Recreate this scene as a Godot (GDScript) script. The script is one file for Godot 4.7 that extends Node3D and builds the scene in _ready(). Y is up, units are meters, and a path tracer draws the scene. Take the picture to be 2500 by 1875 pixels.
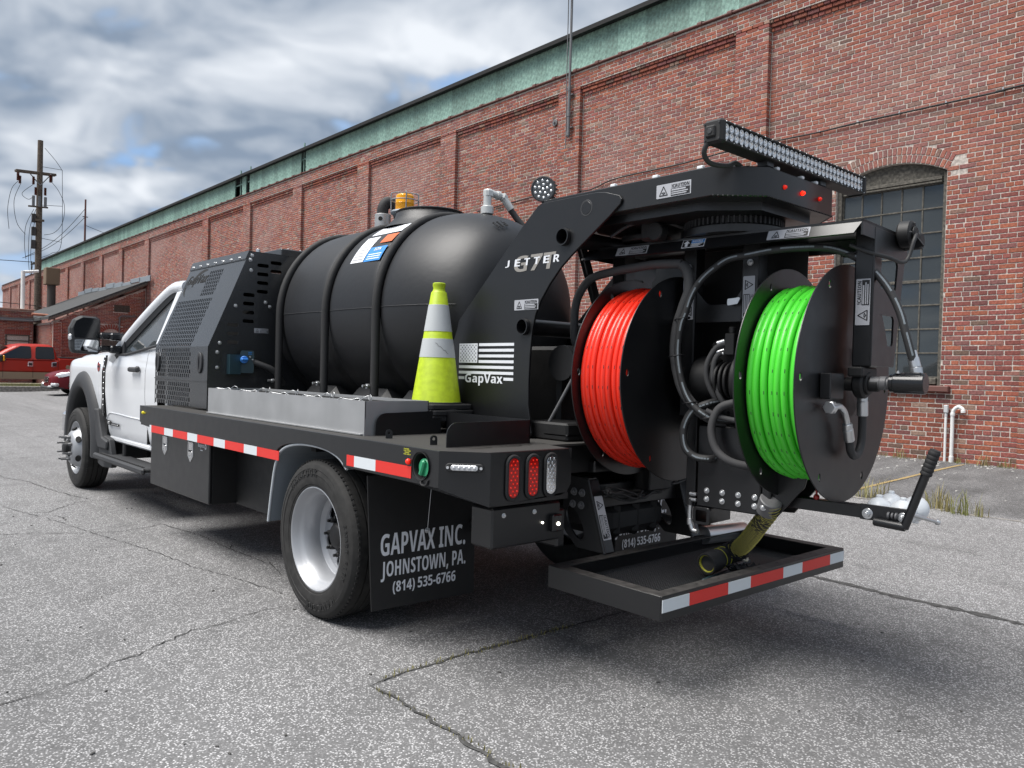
extends Node3D

# ---------------------------------------------------------------- geometry helper
class Geo:
	var v := PackedVector3Array()
	var n := PackedVector3Array()
	var xf := Transform3D()

	func t3(a: Vector3, b: Vector3, c: Vector3, na: Vector3, nb: Vector3, nc: Vector3) -> void:
		var bs := xf.basis
		var flip := bs.determinant() < 0.0
		var pa := xf * a
		var pb := xf * b
		var pc := xf * c
		v.append(pa)
		n.append((bs * na).normalized())
		if flip:
			v.append(pb); v.append(pc)
			n.append((bs * nb).normalized()); n.append((bs * nc).normalized())
		else:
			v.append(pc); v.append(pb)
			n.append((bs * nc).normalized()); n.append((bs * nb).normalized())

	func t(a: Vector3, b: Vector3, c: Vector3) -> void:
		var m := (b - a).cross(c - a).normalized()
		t3(a, b, c, m, m, m)

	func q(a: Vector3, b: Vector3, c: Vector3, d: Vector3) -> void:   # counter-clockwise seen from outside
		var m := (c - a).cross(d - b).normalized()
		t3(a, b, c, m, m, m)
		t3(a, c, d, m, m, m)

	func qn(a: Vector3, b: Vector3, c: Vector3, d: Vector3, na: Vector3, nb: Vector3, nc: Vector3, nd: Vector3) -> void:
		t3(a, b, c, na, nb, nc)
		t3(a, c, d, na, nc, nd)

	func box(c: Vector3, s: Vector3, bev := 0.0, b := Basis()) -> void:
		var h := s * 0.5
		var e: float = min(bev, min(h.x, min(h.y, h.z)) * 0.95)
		var sg := [-1.0, 1.0]
		var P := func(ax: int, sx: float, sy: float, sz: float) -> Vector3:
			var w := Vector3(sx * (h.x - e), sy * (h.y - e), sz * (h.z - e))
			if ax == 0: w.x = sx * h.x
			elif ax == 1: w.y = sy * h.y
			else: w.z = sz * h.z
			return c + b * w
		for k: float in sg:
			var a := [P.call(0, k, -1.0, -1.0), P.call(0, k, 1.0, -1.0), P.call(0, k, 1.0, 1.0), P.call(0, k, -1.0, 1.0)]
			if k > 0: q(a[0], a[1], a[2], a[3])
			else: q(a[3], a[2], a[1], a[0])
			a = [P.call(1, -1.0, k, -1.0), P.call(1, -1.0, k, 1.0), P.call(1, 1.0, k, 1.0), P.call(1, 1.0, k, -1.0)]
			if k > 0: q(a[0], a[1], a[2], a[3])
			else: q(a[3], a[2], a[1], a[0])
			a = [P.call(2, -1.0, -1.0, k), P.call(2, 1.0, -1.0, k), P.call(2, 1.0, 1.0, k), P.call(2, -1.0, 1.0, k)]
			if k > 0: q(a[0], a[1], a[2], a[3])
			else: q(a[3], a[2], a[1], a[0])
		if e <= 0.0:
			return
		for i: float in sg:
			for j: float in sg:
				_orient(P.call(0, i, j, -1.0), P.call(0, i, j, 1.0), P.call(1, i, j, 1.0), P.call(1, i, j, -1.0), b * Vector3(i, j, 0))
				_orient(P.call(0, i, -1.0, j), P.call(0, i, 1.0, j), P.call(2, i, 1.0, j), P.call(2, i, -1.0, j), b * Vector3(i, 0, j))
				_orient(P.call(1, -1.0, i, j), P.call(1, 1.0, i, j), P.call(2, 1.0, i, j), P.call(2, -1.0, i, j), b * Vector3(0, i, j))
				for k: float in sg:
					var d := b * Vector3(i, j, k)
					var pa: Vector3 = P.call(0, i, j, k)
					var pb: Vector3 = P.call(1, i, j, k)
					var pc: Vector3 = P.call(2, i, j, k)
					if (pb - pa).cross(pc - pa).dot(d) > 0: t(pa, pb, pc)
					else: t(pa, pc, pb)

	func _orient(a: Vector3, b: Vector3, c: Vector3, d: Vector3, out: Vector3) -> void:
		if (b - a).cross(c - a).dot(out) > 0: q(a, b, c, d)
		else: q(d, c, b, a)

	# a flat outline o + ux*x + uy*y, its face at the side of ux x uy, thick d backwards; holes are outlines too
	func prism(poly: PackedVector2Array, o: Vector3, ux: Vector3, uy: Vector3, d: float, bev := 0.0, holes := [], smooth := 50.0, back := true) -> void:
		var un := ux.cross(uy).normalized()
		var pl := _dedupe(poly)
		if _area(pl) < 0.0: pl.reverse()
		var cap := pl
		if bev > 0.0: cap = _inset(pl, bev)
		var hs := []
		for h: PackedVector2Array in holes:
			var hh := _dedupe(h)
			if _area(hh) > 0.0: hh.reverse()
			hs.append(hh)
		var full := cap
		for hh: PackedVector2Array in hs:
			full = _splice(full, hh)
		var ids := Geometry2D.triangulate_polygon(full) if hs.is_empty() else _ears(full)
		if ids.is_empty(): ids = _ears(full)
		var at := func(p: Vector2, w: float) -> Vector3: return o + ux * p.x + uy * p.y - un * w
		for i in range(0, ids.size(), 3):
			var a := full[ids[i]]
			var b := full[ids[i + 1]]
			var c := full[ids[i + 2]]
			if (b - a).cross(c - a) < 0.0:
				var s := b
				b = c
				c = s
			t3(at.call(a, 0.0), at.call(b, 0.0), at.call(c, 0.0), un, un, un)
			if back: t3(at.call(a, d), at.call(c, d), at.call(b, d), -un, -un, -un)
		if bev > 0.0:
			for i in pl.size():
				var j := (i + 1) % pl.size()
				q(at.call(pl[i], bev), at.call(pl[j], bev), at.call(cap[j], 0.0), at.call(cap[i], 0.0))
				if back: q(at.call(pl[j], d - bev), at.call(pl[i], d - bev), at.call(cap[i], d), at.call(cap[j], d))
		_wall(pl, at, ux, uy, bev, d - (bev if back else 0.0), smooth)
		for hh: PackedVector2Array in hs:
			_wall(hh, at, ux, uy, 0.0, d, smooth)

	func _wall(pl: PackedVector2Array, at: Callable, ux: Vector3, uy: Vector3, w0: float, w1: float, smooth: float) -> void:
		var m := pl.size()
		var en := []
		for i in m:
			var e := pl[(i + 1) % m] - pl[i]
			en.append(Vector2(e.y, -e.x).normalized())
		var lim := cos(deg_to_rad(smooth))
		for i in m:
			var j := (i + 1) % m
			var e: Vector2 = en[i]
			var pe: Vector2 = en[(i + m - 1) % m]
			var ne: Vector2 = en[j]
			var n0 := (e + pe).normalized() if e.dot(pe) > lim else e
			var n1 := (e + ne).normalized() if e.dot(ne) > lim else e
			var a3 := ux * n0.x + uy * n0.y
			var b3 := ux * n1.x + uy * n1.y
			qn(at.call(pl[i], w1), at.call(pl[j], w1), at.call(pl[j], w0), at.call(pl[i], w0), a3, b3, b3, a3)

	static func _area(p: PackedVector2Array) -> float:
		var s := 0.0
		for i in p.size():
			s += p[i].cross(p[(i + 1) % p.size()])
		return s * 0.5

	static func _dedupe(p: PackedVector2Array) -> PackedVector2Array:
		var r := PackedVector2Array()
		for i in p.size():
			if p[i].distance_to(p[(i + 1) % p.size()]) > 1e-5: r.append(p[i])
		return r

	static func _inset(p: PackedVector2Array, e: float) -> PackedVector2Array:
		var r := PackedVector2Array()
		var m := p.size()
		for i in m:
			var a := (p[i] - p[(i + m - 1) % m]).normalized()
			var b := (p[(i + 1) % m] - p[i]).normalized()
			var na := Vector2(-a.y, a.x)
			var nb := Vector2(-b.y, b.x)
			var s := na + nb
			var k: float = max(0.35, 1.0 + na.dot(nb))
			r.append(p[i] + s * (e / k))
		return r

	static func _splice(outer: PackedVector2Array, hole: PackedVector2Array) -> PackedVector2Array:
		var bi := 0
		var bj := 0
		var best := 1e9
		for i in outer.size():
			for j in hole.size():
				var d := outer[i].distance_squared_to(hole[j])
				if d < best and _in_wedge(outer, i, hole[j]):
					best = d
					bi = i
					bj = j
		var r := PackedVector2Array()
		for i in bi + 1: r.append(outer[i])
		for j in hole.size() + 1: r.append(hole[(bj + j) % hole.size()])
		r.append(outer[bi])
		for i in range(bi + 1, outer.size()): r.append(outer[i])
		return r

	static func _in_wedge(p: PackedVector2Array, i: int, q: Vector2) -> bool:
		var m := p.size()
		var a := p[(i + m - 1) % m] - p[i]
		var b := p[(i + 1) % m] - p[i]
		var d := q - p[i]
		var ang := fposmod(a.angle() - b.angle(), TAU)
		var x := fposmod(d.angle() - b.angle(), TAU)
		return x > 1e-6 and x < ang - 1e-6

	# ear clipping that bears outlines touching themselves (holes joined by a slit)
	static func _ears(p: PackedVector2Array) -> PackedInt32Array:
		var out := PackedInt32Array()
		var id := []
		for i in p.size(): id.append(i)
		var start := 0
		while id.size() > 3:
			var m := id.size()
			var found := false
			for loose in 2:
				for q in m:
					var k := (start + q) % m
					var ia: int = id[(k + m - 1) % m]
					var ib: int = id[k]
					var ic: int = id[(k + 1) % m]
					var a := p[ia]
					var b := p[ib]
					var c := p[ic]
					var cr := (b - a).cross(c - a)
					if cr <= (1e-12 if loose == 0 else -1e-9): continue
					var ok := true
					for j: int in id:
						var w := p[j]
						if w == a or w == b or w == c: continue
						if (b - a).cross(w - a) > -1e-11 and (c - b).cross(w - b) > -1e-11 and (a - c).cross(w - c) > -1e-11:
							ok = false
							break
					if not ok and loose == 0: continue
					if not ok and cr > 1e-9: continue
					out.append_array([ia, ib, ic])
					id.remove_at(k)
					start = k
					found = true
					break
				if found: break
			if not found:
				printerr("EARS LEFT ", id.size(), " of ", p.size(), " at ", p[id[0]], p[id[1]], p[id[2]])
				break
		if id.size() == 3: out.append_array([id[0], id[1], id[2]])
		return out

	# rows of points; normals from the grid itself
	func grid(rows: Array, flip := false, closed := false) -> void:
		var h := rows.size()
		var w: int = rows[0].size()
		var nn := []
		for i in h:
			var r := PackedVector3Array()
			for j in w:
				var du: Vector3
				if closed: du = rows[i][(j + 1) % w] - rows[i][(j + w - 1) % w]
				else: du = rows[i][min(j + 1, w - 1)] - rows[i][max(j - 1, 0)]
				var dv: Vector3 = rows[min(i + 1, h - 1)][j] - rows[max(i - 1, 0)][j]
				var m := du.cross(dv)
				if m.length() < 1e-12: m = Vector3.UP
				r.append(m.normalized() * (-1.0 if flip else 1.0))
			nn.append(r)
		for i in h - 1:
			for j in (w if closed else w - 1):
				var k := (j + 1) % w
				if flip: qn(rows[i + 1][j], rows[i + 1][k], rows[i][k], rows[i][j], nn[i + 1][j], nn[i + 1][k], nn[i][k], nn[i][j])
				else: qn(rows[i][j], rows[i][k], rows[i + 1][k], rows[i + 1][j], nn[i][j], nn[i][k], nn[i + 1][k], nn[i + 1][j])

	# profile of (radius, height along the axis); outside is to the left of the way the profile runs when flip is false
	func lathe(prof: Array, o: Vector3, axis: Vector3, segs := 32, smooth := 40.0, from := 0.0, upto := TAU) -> void:
		var ax := axis.normalized()
		var x := ax.cross(Vector3.UP if abs(ax.y) < 0.9 else Vector3.RIGHT).normalized()
		var y := ax.cross(x)
		var m := prof.size()
		var en := []
		for i in m - 1:
			var e: Vector2 = prof[i + 1] - prof[i]
			en.append(Vector2(e.y, -e.x).normalized())
		var lim := cos(deg_to_rad(smooth))
		for i in m - 1:
			var e: Vector2 = en[i]
			var n0 := e
			var n1 := e
			if i > 0 and e.dot(en[i - 1]) > lim: n0 = (e + en[i - 1]).normalized()
			if i < m - 2 and e.dot(en[i + 1]) > lim: n1 = (e + en[i + 1]).normalized()
			var p0: Vector2 = prof[i]
			var p1: Vector2 = prof[i + 1]
			for s in segs:
				var a0: float = lerp(from, upto, float(s) / segs)
				var a1: float = lerp(from, upto, float(s + 1) / segs)
				var r0 := x * cos(a0) + y * sin(a0)
				var r1 := x * cos(a1) + y * sin(a1)
				var A := o + r0 * p0.x + ax * p0.y
				var B := o + r1 * p0.x + ax * p0.y
				var C := o + r1 * p1.x + ax * p1.y
				var D := o + r0 * p1.x + ax * p1.y
				var na := r0 * n0.x + ax * n0.y
				var nb := r1 * n0.x + ax * n0.y
				var nc := r1 * n1.x + ax * n1.y
				var nd := r0 * n1.x + ax * n1.y
				if p0.x > 1e-6: t3(A, B, C, na, nb, nc)
				if p1.x > 1e-6: t3(A, C, D, na, nc, nd)

	func cyl(a: Vector3, b: Vector3, r0: float, r1 := -1.0, segs := 16, bev := 0.0) -> void:
		if r1 < 0.0: r1 = r0
		var L := a.distance_to(b)
		var pr := []
		if bev > 0.0: pr = [Vector2(0, 0), Vector2(r0 - bev, 0), Vector2(r0, bev), Vector2(r1, L - bev), Vector2(r1 - bev, L), Vector2(0, L)]
		else: pr = [Vector2(0, 0), Vector2(r0, 0), Vector2(r1, L), Vector2(0, L)]
		lathe(pr, a, b - a, segs)

	func pipe(a: Vector3, b: Vector3, r: float, wall: float, segs := 20) -> void:
		var L := a.distance_to(b)
		lathe([Vector2(r - wall, 0), Vector2(r, 0), Vector2(r, L), Vector2(r - wall, L), Vector2(r - wall, 0)], a, b - a, segs)

	func ball(c: Vector3, r: float, segs := 16, sy := 1.0) -> void:
		var pr := []
		var k := int(segs / 2.0)
		for i in k + 1:
			var a := -PI / 2 + PI * i / k
			pr.append(Vector2(max(0.0, r * cos(a)), r * sin(a) * sy))
		lathe(pr, c, Vector3.UP, segs, 90.0)

	func tube(pts: Array, r, sides := 10, closed := false) -> void:
		var m := pts.size()
		var T := []
		for i in m:
			var d: Vector3
			if closed: d = pts[(i + 1) % m] - pts[(i + m - 1) % m]
			else: d = pts[min(i + 1, m - 1)] - pts[max(i - 1, 0)]
			T.append(d.normalized())
		var u: Vector3 = T[0].cross(Vector3.UP if abs(T[0].y) < 0.9 else Vector3.RIGHT).normalized()
		var rings := []
		var norms := []
		for i in m:
			u = (u - T[i] * u.dot(T[i])).normalized()
			var w: Vector3 = T[i].cross(u)
			var rr: float = r[i] if r is Array else r
			var ring := PackedVector3Array()
			var nr := PackedVector3Array()
			for s in sides:
				var a := TAU * s / sides
				var dn := u * cos(a) + w * sin(a)
				ring.append(pts[i] + dn * rr)
				nr.append(dn)
			rings.append(ring)
			norms.append(nr)
		for i in (m if closed else m - 1):
			var k := (i + 1) % m
			for s in sides:
				var z := (s + 1) % sides
				qn(rings[i][s], rings[i][z], rings[k][z], rings[k][s], norms[i][s], norms[i][z], norms[k][z], norms[k][s])
		if not closed:
			for s in sides:
				var z := (s + 1) % sides
				t3(pts[0], rings[0][z], rings[0][s], -T[0], -T[0], -T[0])
				t3(pts[m - 1], rings[m - 1][s], rings[m - 1][z], T[m - 1], T[m - 1], T[m - 1])

	# a flat strip of given width swept along points (w is the direction across)
	func strip(pts: Array, across: Vector3, width: float, thick: float) -> void:
		var m := pts.size()
		for i in m - 1:
			var d: Vector3 = (pts[i + 1] - pts[i])
			var up := across.cross(d).normalized() * thick * 0.5
			var h := across.normalized() * width * 0.5
			var a: Vector3 = pts[i]
			var b: Vector3 = pts[i + 1]
			_orient(a - h + up, b - h + up, b + h + up, a + h + up, up)
			_orient(a - h - up, b - h - up, b + h - up, a + h - up, -up)
			_orient(a - h - up, b - h - up, b - h + up, a - h + up, -h)
			_orient(a + h - up, b + h - up, b + h + up, a + h + up, h)
			if i == 0: _orient(a - h - up, a + h - up, a + h + up, a - h + up, -d)
			if i == m - 2: _orient(b - h - up, b + h - up, b + h + up, b - h + up, d)

	func mesh(shift := Vector3()) -> ArrayMesh:
		var arr := []
		arr.resize(Mesh.ARRAY_MAX)
		if shift != Vector3():
			var w := PackedVector3Array()
			w.resize(v.size())
			for i in v.size(): w[i] = v[i] - shift
			arr[Mesh.ARRAY_VERTEX] = w
		else:
			arr[Mesh.ARRAY_VERTEX] = v
		arr[Mesh.ARRAY_NORMAL] = n
		var am := ArrayMesh.new()
		am.add_surface_from_arrays(Mesh.PRIMITIVE_TRIANGLES, arr)
		return am

# ---------------------------------------------------------------- small shape helpers
func V2(a: Array) -> PackedVector2Array:
	var r := PackedVector2Array()
	for i in range(0, a.size(), 2): r.append(Vector2(a[i], a[i + 1]))
	return r

func rect2(x0: float, y0: float, x1: float, y1: float) -> PackedVector2Array:
	return V2([x0, y0, x1, y0, x1, y1, x0, y1])

func oval(cx: float, cy: float, rx: float, ry: float, k := 20, turn := 0.0) -> PackedVector2Array:
	var r := PackedVector2Array()
	for i in k:
		var p := Vector2(cos(TAU * i / k) * rx, sin(TAU * i / k) * ry).rotated(turn)
		r.append(Vector2(cx, cy) + p)
	return r

func stadium(cx: float, cy: float, w: float, h: float, k := 8, turn := 0.0) -> PackedVector2Array:
	var r := PackedVector2Array()
	var q := minf(w, h) / 2
	var e := Vector2(w / 2 - q, h / 2 - q)
	var vert := h > w
	for half in 2:
		for i in k * 2 + 1:
			var a := (0.0 if vert else -PI / 2) + PI * half + PI * i / (k * 2)
			var sg := 1.0 if half == 0 else -1.0
			r.append(e * sg + Vector2(cos(a), sin(a)) * q)
	return turned(r, turn, Vector2(cx, cy))

func turned(p: PackedVector2Array, a: float, o := Vector2()) -> PackedVector2Array:
	var r := PackedVector2Array()
	for x in p: r.append(x.rotated(a) + o)
	return r

func rounded(p: PackedVector2Array, rad, k := 5) -> PackedVector2Array:
	var r := PackedVector2Array()
	var m := p.size()
	for i in m:
		var q: float = rad[i] if rad is Array else rad
		if q <= 0.0:
			r.append(p[i])
			continue
		var a := (p[(i + m - 1) % m] - p[i])
		var b := (p[(i + 1) % m] - p[i])
		var half: float = acos(clamp(a.normalized().dot(b.normalized()), -1.0, 1.0)) / 2
		if abs(half - PI / 2) < 0.01:
			r.append(p[i])
			continue
		var cut: float = min(q / tan(half), min(a.length(), b.length()) * 0.499)
		var s := p[i] + a.normalized() * cut
		var e := p[i] + b.normalized() * cut
		for j in k + 1:
			var t := float(j) / k
			# circle-like blend
			r.append(s.lerp(p[i], t).lerp(p[i].lerp(e, t), t) if k < 3 else _arc(s, p[i], e, t))
	return r

func _arc(s: Vector2, c: Vector2, e: Vector2, t: float) -> Vector2:
	var m := (s + e) * 0.5
	var cd := c - m
	var half := s.distance_to(e) * 0.5
	if cd.length() < 1e-6 or half < 1e-7: return s.lerp(e, t)
	var o := m - cd.normalized() * (half * half / cd.length())
	var a0 := (s - o).angle()
	var a1 := (e - o).angle()
	return o + Vector2(s.distance_to(o), 0).rotated(lerp_angle(a0, a1, t))

func smooth_path(p: Array, per := 6, closed := false) -> Array:
	var r := []
	var m := p.size()
	var last := m if closed else m - 1
	for i in last:
		var p0: Vector3 = p[(i + m - 1) % m] if closed else p[max(i - 1, 0)]
		var p1: Vector3 = p[i]
		var p2: Vector3 = p[(i + 1) % m]
		var p3: Vector3 = p[(i + 2) % m] if closed else p[min(i + 2, m - 1)]
		for j in per:
			var t := float(j) / per
			r.append(0.5 * ((2.0 * p1) + (p2 - p0) * t + (2.0 * p0 - 5.0 * p1 + 4.0 * p2 - p3) * t * t + (3.0 * p1 - p0 - 3.0 * p2 + p3) * t * t * t))
	if not closed: r.append(p[m - 1])
	return r

# ---------------------------------------------------------------- objects
var taken := {}

func numbered(s: String) -> String:
	var k: int = taken.get(s, -1) + 1
	taken[s] = k
	return s if k == 0 else "%s_%03d" % [s, k]

func metas(o: Node, label: String, cat: String, group: String, kind: String) -> void:
	if label: o.set_meta("label", label)
	if cat: o.set_meta("category", cat)
	if group: o.set_meta("group", group)
	if kind: o.set_meta("kind", kind)

func thing(called: String, label: String, cat: String, at := Vector3(), group := "", turn := 0.0) -> Node3D:
	var o := Node3D.new()
	o.name = numbered(called)
	add_child(o)
	o.position = at
	o.rotation.y = turn
	metas(o, label, cat, group, "")
	return o

# a mesh of its own: geometry in its parent's coordinates
func part(parent: Node3D, called: String, g: Geo, m: Material, label := "", kind := "") -> MeshInstance3D:
	var o := MeshInstance3D.new()
	var k := "%d/%s" % [parent.get_instance_id(), called]
	var c: int = taken.get(k, -1) + 1
	taken[k] = c
	o.name = called if c == 0 else "%s_%03d" % [called, c]
	o.mesh = g.mesh()
	o.material_override = m
	parent.add_child(o, true)
	if label: o.set_meta("label", label)
	if kind: o.set_meta("kind", kind)
	return o

func piece(parent: Node3D, called: String, mesh: Mesh, m: Material, x: Transform3D) -> MeshInstance3D:
	var o := MeshInstance3D.new()
	var k := "%d/%s" % [parent.get_instance_id(), called]
	var c: int = taken.get(k, -1) + 1
	taken[k] = c
	o.name = called if c == 0 else "%s_%03d" % [called, c]
	o.mesh = mesh
	o.material_override = m
	o.transform = x
	parent.add_child(o, true)
	return o

# a thing that is one mesh, built in the scene's coordinates round a base point
func single(called: String, g: Geo, m: Material, at: Vector3, label: String, cat: String, group := "", kind := "") -> MeshInstance3D:
	var o := MeshInstance3D.new()
	o.name = numbered(called)
	o.mesh = g.mesh(at)
	o.material_override = m
	o.position = at
	add_child(o)
	metas(o, label, cat, group, kind)
	return o

# a part of a thing that does not stand at the origin, its geometry in the scene's coordinates
func wpart(parent: Node3D, called: String, g: Geo, m: Material, label := "", kind := "") -> MeshInstance3D:
	var o := part(parent, called, g, m, label, kind)
	o.transform = parent.global_transform.affine_inverse()
	return o

func facing(x: Vector3, y: Vector3, z: Vector3, o: Vector3) -> Transform3D:
	return Transform3D(Basis(x, y, z), o)

var fonts := {}

func lettering(parent: Node3D, s: String, o: Vector3, ux: Vector3, uy: Vector3, height: float, m: Material, width := 0.0, called := "lettering", face := "Droid Sans", bold := true, slant := 0.0, thick := 0.0008) -> MeshInstance3D:
	var key := face + str(bold)
	if not fonts.has(key):
		var f := SystemFont.new()
		f.font_names = PackedStringArray([face])
		f.font_weight = 700 if bold else 400
		fonts[key] = f
	var tm := TextMesh.new()
	tm.font = fonts[key]
	tm.text = s
	tm.font_size = 48
	tm.pixel_size = 0.01
	tm.depth = 0.05
	tm.curve_step = 2.0 if height < 0.05 else 0.8
	var bb := tm.get_aabb()
	var sy: float = height / max(bb.size.y, 0.001)
	var sx := sy
	if width > 0.0: sx = width / max(bb.size.x, 0.001)
	var un := ux.cross(uy).normalized()
	var b := Basis(ux.normalized() * sx, (uy.normalized() + ux.normalized() * slant) * sy, un * (thick / 0.05))
	var off := b * Vector3(bb.position.x, bb.position.y, bb.position.z)
	return piece(parent, called, tm, m, Transform3D(b, o - off))

# ---------------------------------------------------------------- materials
var M := {}

func mat(lin: Color, rough := 0.6, metal := 0.0, spec := 0.5) -> StandardMaterial3D:
	var m := StandardMaterial3D.new()
	m.albedo_color = lin.linear_to_srgb()
	m.roughness = rough
	m.metallic = metal
	m.metallic_specular = spec
	return m

func noise_tex(freq: float, type: int, size := 256, seed_ := 1, octaves := 4, lo := 0.0, hi := 1.0, bump := 0.0) -> NoiseTexture2D:
	var f := FastNoiseLite.new()
	f.seed = seed_
	f.noise_type = type
	f.frequency = freq
	f.fractal_octaves = octaves
	var tx := NoiseTexture2D.new()
	tx.width = size
	tx.height = size
	tx.seamless = true
	tx.noise = f
	tx.generate_mipmaps = false
	if bump > 0.0:
		tx.as_normal_map = true
		tx.bump_strength = bump
	else:
		var g := Gradient.new()
		g.set_color(0, Color(lo, lo, lo))
		g.set_color(1, Color(hi, hi, hi))
		tx.color_ramp = g
	return tx

func triplanar(m: StandardMaterial3D, scale: float, world := false) -> StandardMaterial3D:
	m.uv1_triplanar = true
	m.uv1_world_triplanar = world
	m.uv1_scale = Vector3(scale, scale, scale)
	return m

func _ready() -> void:
	# camera
	var cam := Camera3D.new()
	cam.name = "camera"
	cam.position = Vector3(-3.1571, 1.2823, 3.6886)
	cam.rotation = Vector3(-0.0138, -0.7292, 0.0276)
	cam.fov = 51.53
	cam.near = 0.05
	cam.far = 1200.0
	add_child(cam)
	cam.current = true
	# sky, sun, exposure
	var we := WorldEnvironment.new()
	we.name = "world_environment"
	var env := Environment.new()
	env.background_mode = Environment.BG_SKY
	var sky := Sky.new()
	var pano := PanoramaSkyMaterial.new()
	pano.panorama = ImageTexture.create_from_image(cloud_panorama(2048, 1024))
	sky.sky_material = pano
	env.sky = sky
	env.background_energy_multiplier = SKY_ENERGY
	env.tonemap_mode = Environment.TONE_MAPPER_LINEAR
	env.tonemap_exposure = EXPOSURE
	env.sdfgi_enabled = true
	env.ssao_enabled = true
	env.ssil_enabled = true
	we.environment = env
	add_child(we)
	var sun := DirectionalLight3D.new()
	sun.name = "sun"
	sun.light_energy = SUN_ENERGY
	sun.light_angular_distance = 42.0
	sun.light_color = Color(1.0, 0.985, 0.965)
	sun.shadow_enabled = true
	add_child(sun)
	sun.look_at_from_position(Vector3(-5.2, 11, -2.6), Vector3(0, 0, 0), Vector3.UP)
	# setting, then things
	make_materials()
	build_ground()
	build_building()
	build_background()
	build_truck()
	build_loose_things()

const SKY_ENERGY := 0.82
const EXPOSURE := 1.5
const SUN_ENERGY := 1.35

func fl(seed_: int, freq: float, oct := 4, type := FastNoiseLite.TYPE_SIMPLEX_SMOOTH) -> FastNoiseLite:
	var f := FastNoiseLite.new()
	f.seed = seed_
	f.noise_type = type
	f.frequency = freq
	f.fractal_octaves = oct
	f.fractal_gain = 0.52
	return f

# clouds over a flat layer, seen from below; column 0 looks along -z, columns run towards +x
func cloud_panorama(w: int, h: int) -> Image:
	var big := fl(12, 0.55, 3)
	var mid := fl(23, 1.35, 7)
	mid.fractal_gain = 0.50
	var soft := fl(23, 1.35, 4)
	var warp := fl(5, 1.1, 3)
	var high := fl(77, 0.8, 5)
	var puff := fl(19, 2.2, 4)
	var img := Image.create(w, h, false, Image.FORMAT_RGBF)
	var half := int(h / 2.0)
	var to := Vector2(0.86, -0.5)
	for j in half + 2:
		var th: float = (float(j) + 0.5) / h * PI
		var y := cos(th)
		var s := sin(th)
		var k: float = 1.0 / (maxf(y, 0.0) + 0.20)
		for i in w:
			var ph := (float(i) + 0.5) / w * TAU
			var p := Vector2(sin(ph), -cos(ph)) * s * k
			var wx := warp.get_noise_2d(p.x, p.y) * 0.16
			var a := p + Vector2(wx, warp.get_noise_2d(p.x + 31.7, p.y - 12.3) * 0.16)
			var b := big.get_noise_2d(a.x * 0.8, a.y * 1.25)
			var m := mid.get_noise_2d(a.x * 1.25, a.y * 1.25)
			var pf := absf(puff.get_noise_2d(a.x, a.y))
			var dens := 0.42 + b * 0.50 + m * 0.80 - pf * 0.25
			# slope of the cloud towards the light gives its lit and shaded flanks
			var o := a * 1.25 + to * 0.11
			var o2 := a * 1.25 + to * 0.30
			var slope := m - mid.get_noise_2d(o.x, o.y)
			var wide := m - soft.get_noise_2d(o2.x, o2.y)
			var lit := 0.42 + slope * 0.75 + wide * 0.45 - b * 0.42 + (0.20 - pf) * 0.55
			var toward: float = clampf(0.5 + 0.5 * (sin(ph) * 0.86 - cos(ph) * 0.5) * s, 0.0, 1.0)
			lit = clampf(lit * 0.84 - 0.05 + 0.50 * pow(toward, 4.0) * smoothstep(0.15, 0.62, y), 0.0, 1.0)
			lit = 0.02 + 0.80 * lit
			var c := Color(0.205, 0.265, 0.355).lerp(Color(0.84, 0.87, 0.91), lit)
			var veil: float = clampf(0.5 + high.get_noise_2d(p.x * 0.9 + 9.0, p.y * 1.6), 0.0, 1.0)
			var blue := Color(0.14, 0.31, 0.62).lerp(Color(0.30, 0.47, 0.72), clampf(1.0 - y * 2.2, 0.0, 1.0)).lerp(Color(0.50, 0.58, 0.68), veil * 0.7)
			c = blue.lerp(c, smoothstep(-0.16, 0.06, dens))
			var haze: float = clampf(1.0 - y / 0.16, 0.0, 1.0)
			c = c.lerp(Color(0.56, 0.64, 0.73), haze * haze * 0.6)
			img.set_pixel(i, j, c)
	img.fill_rect(Rect2i(0, half + 2, w, h - half - 2), Color(0.2, 0.2, 0.2))
	return img

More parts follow.
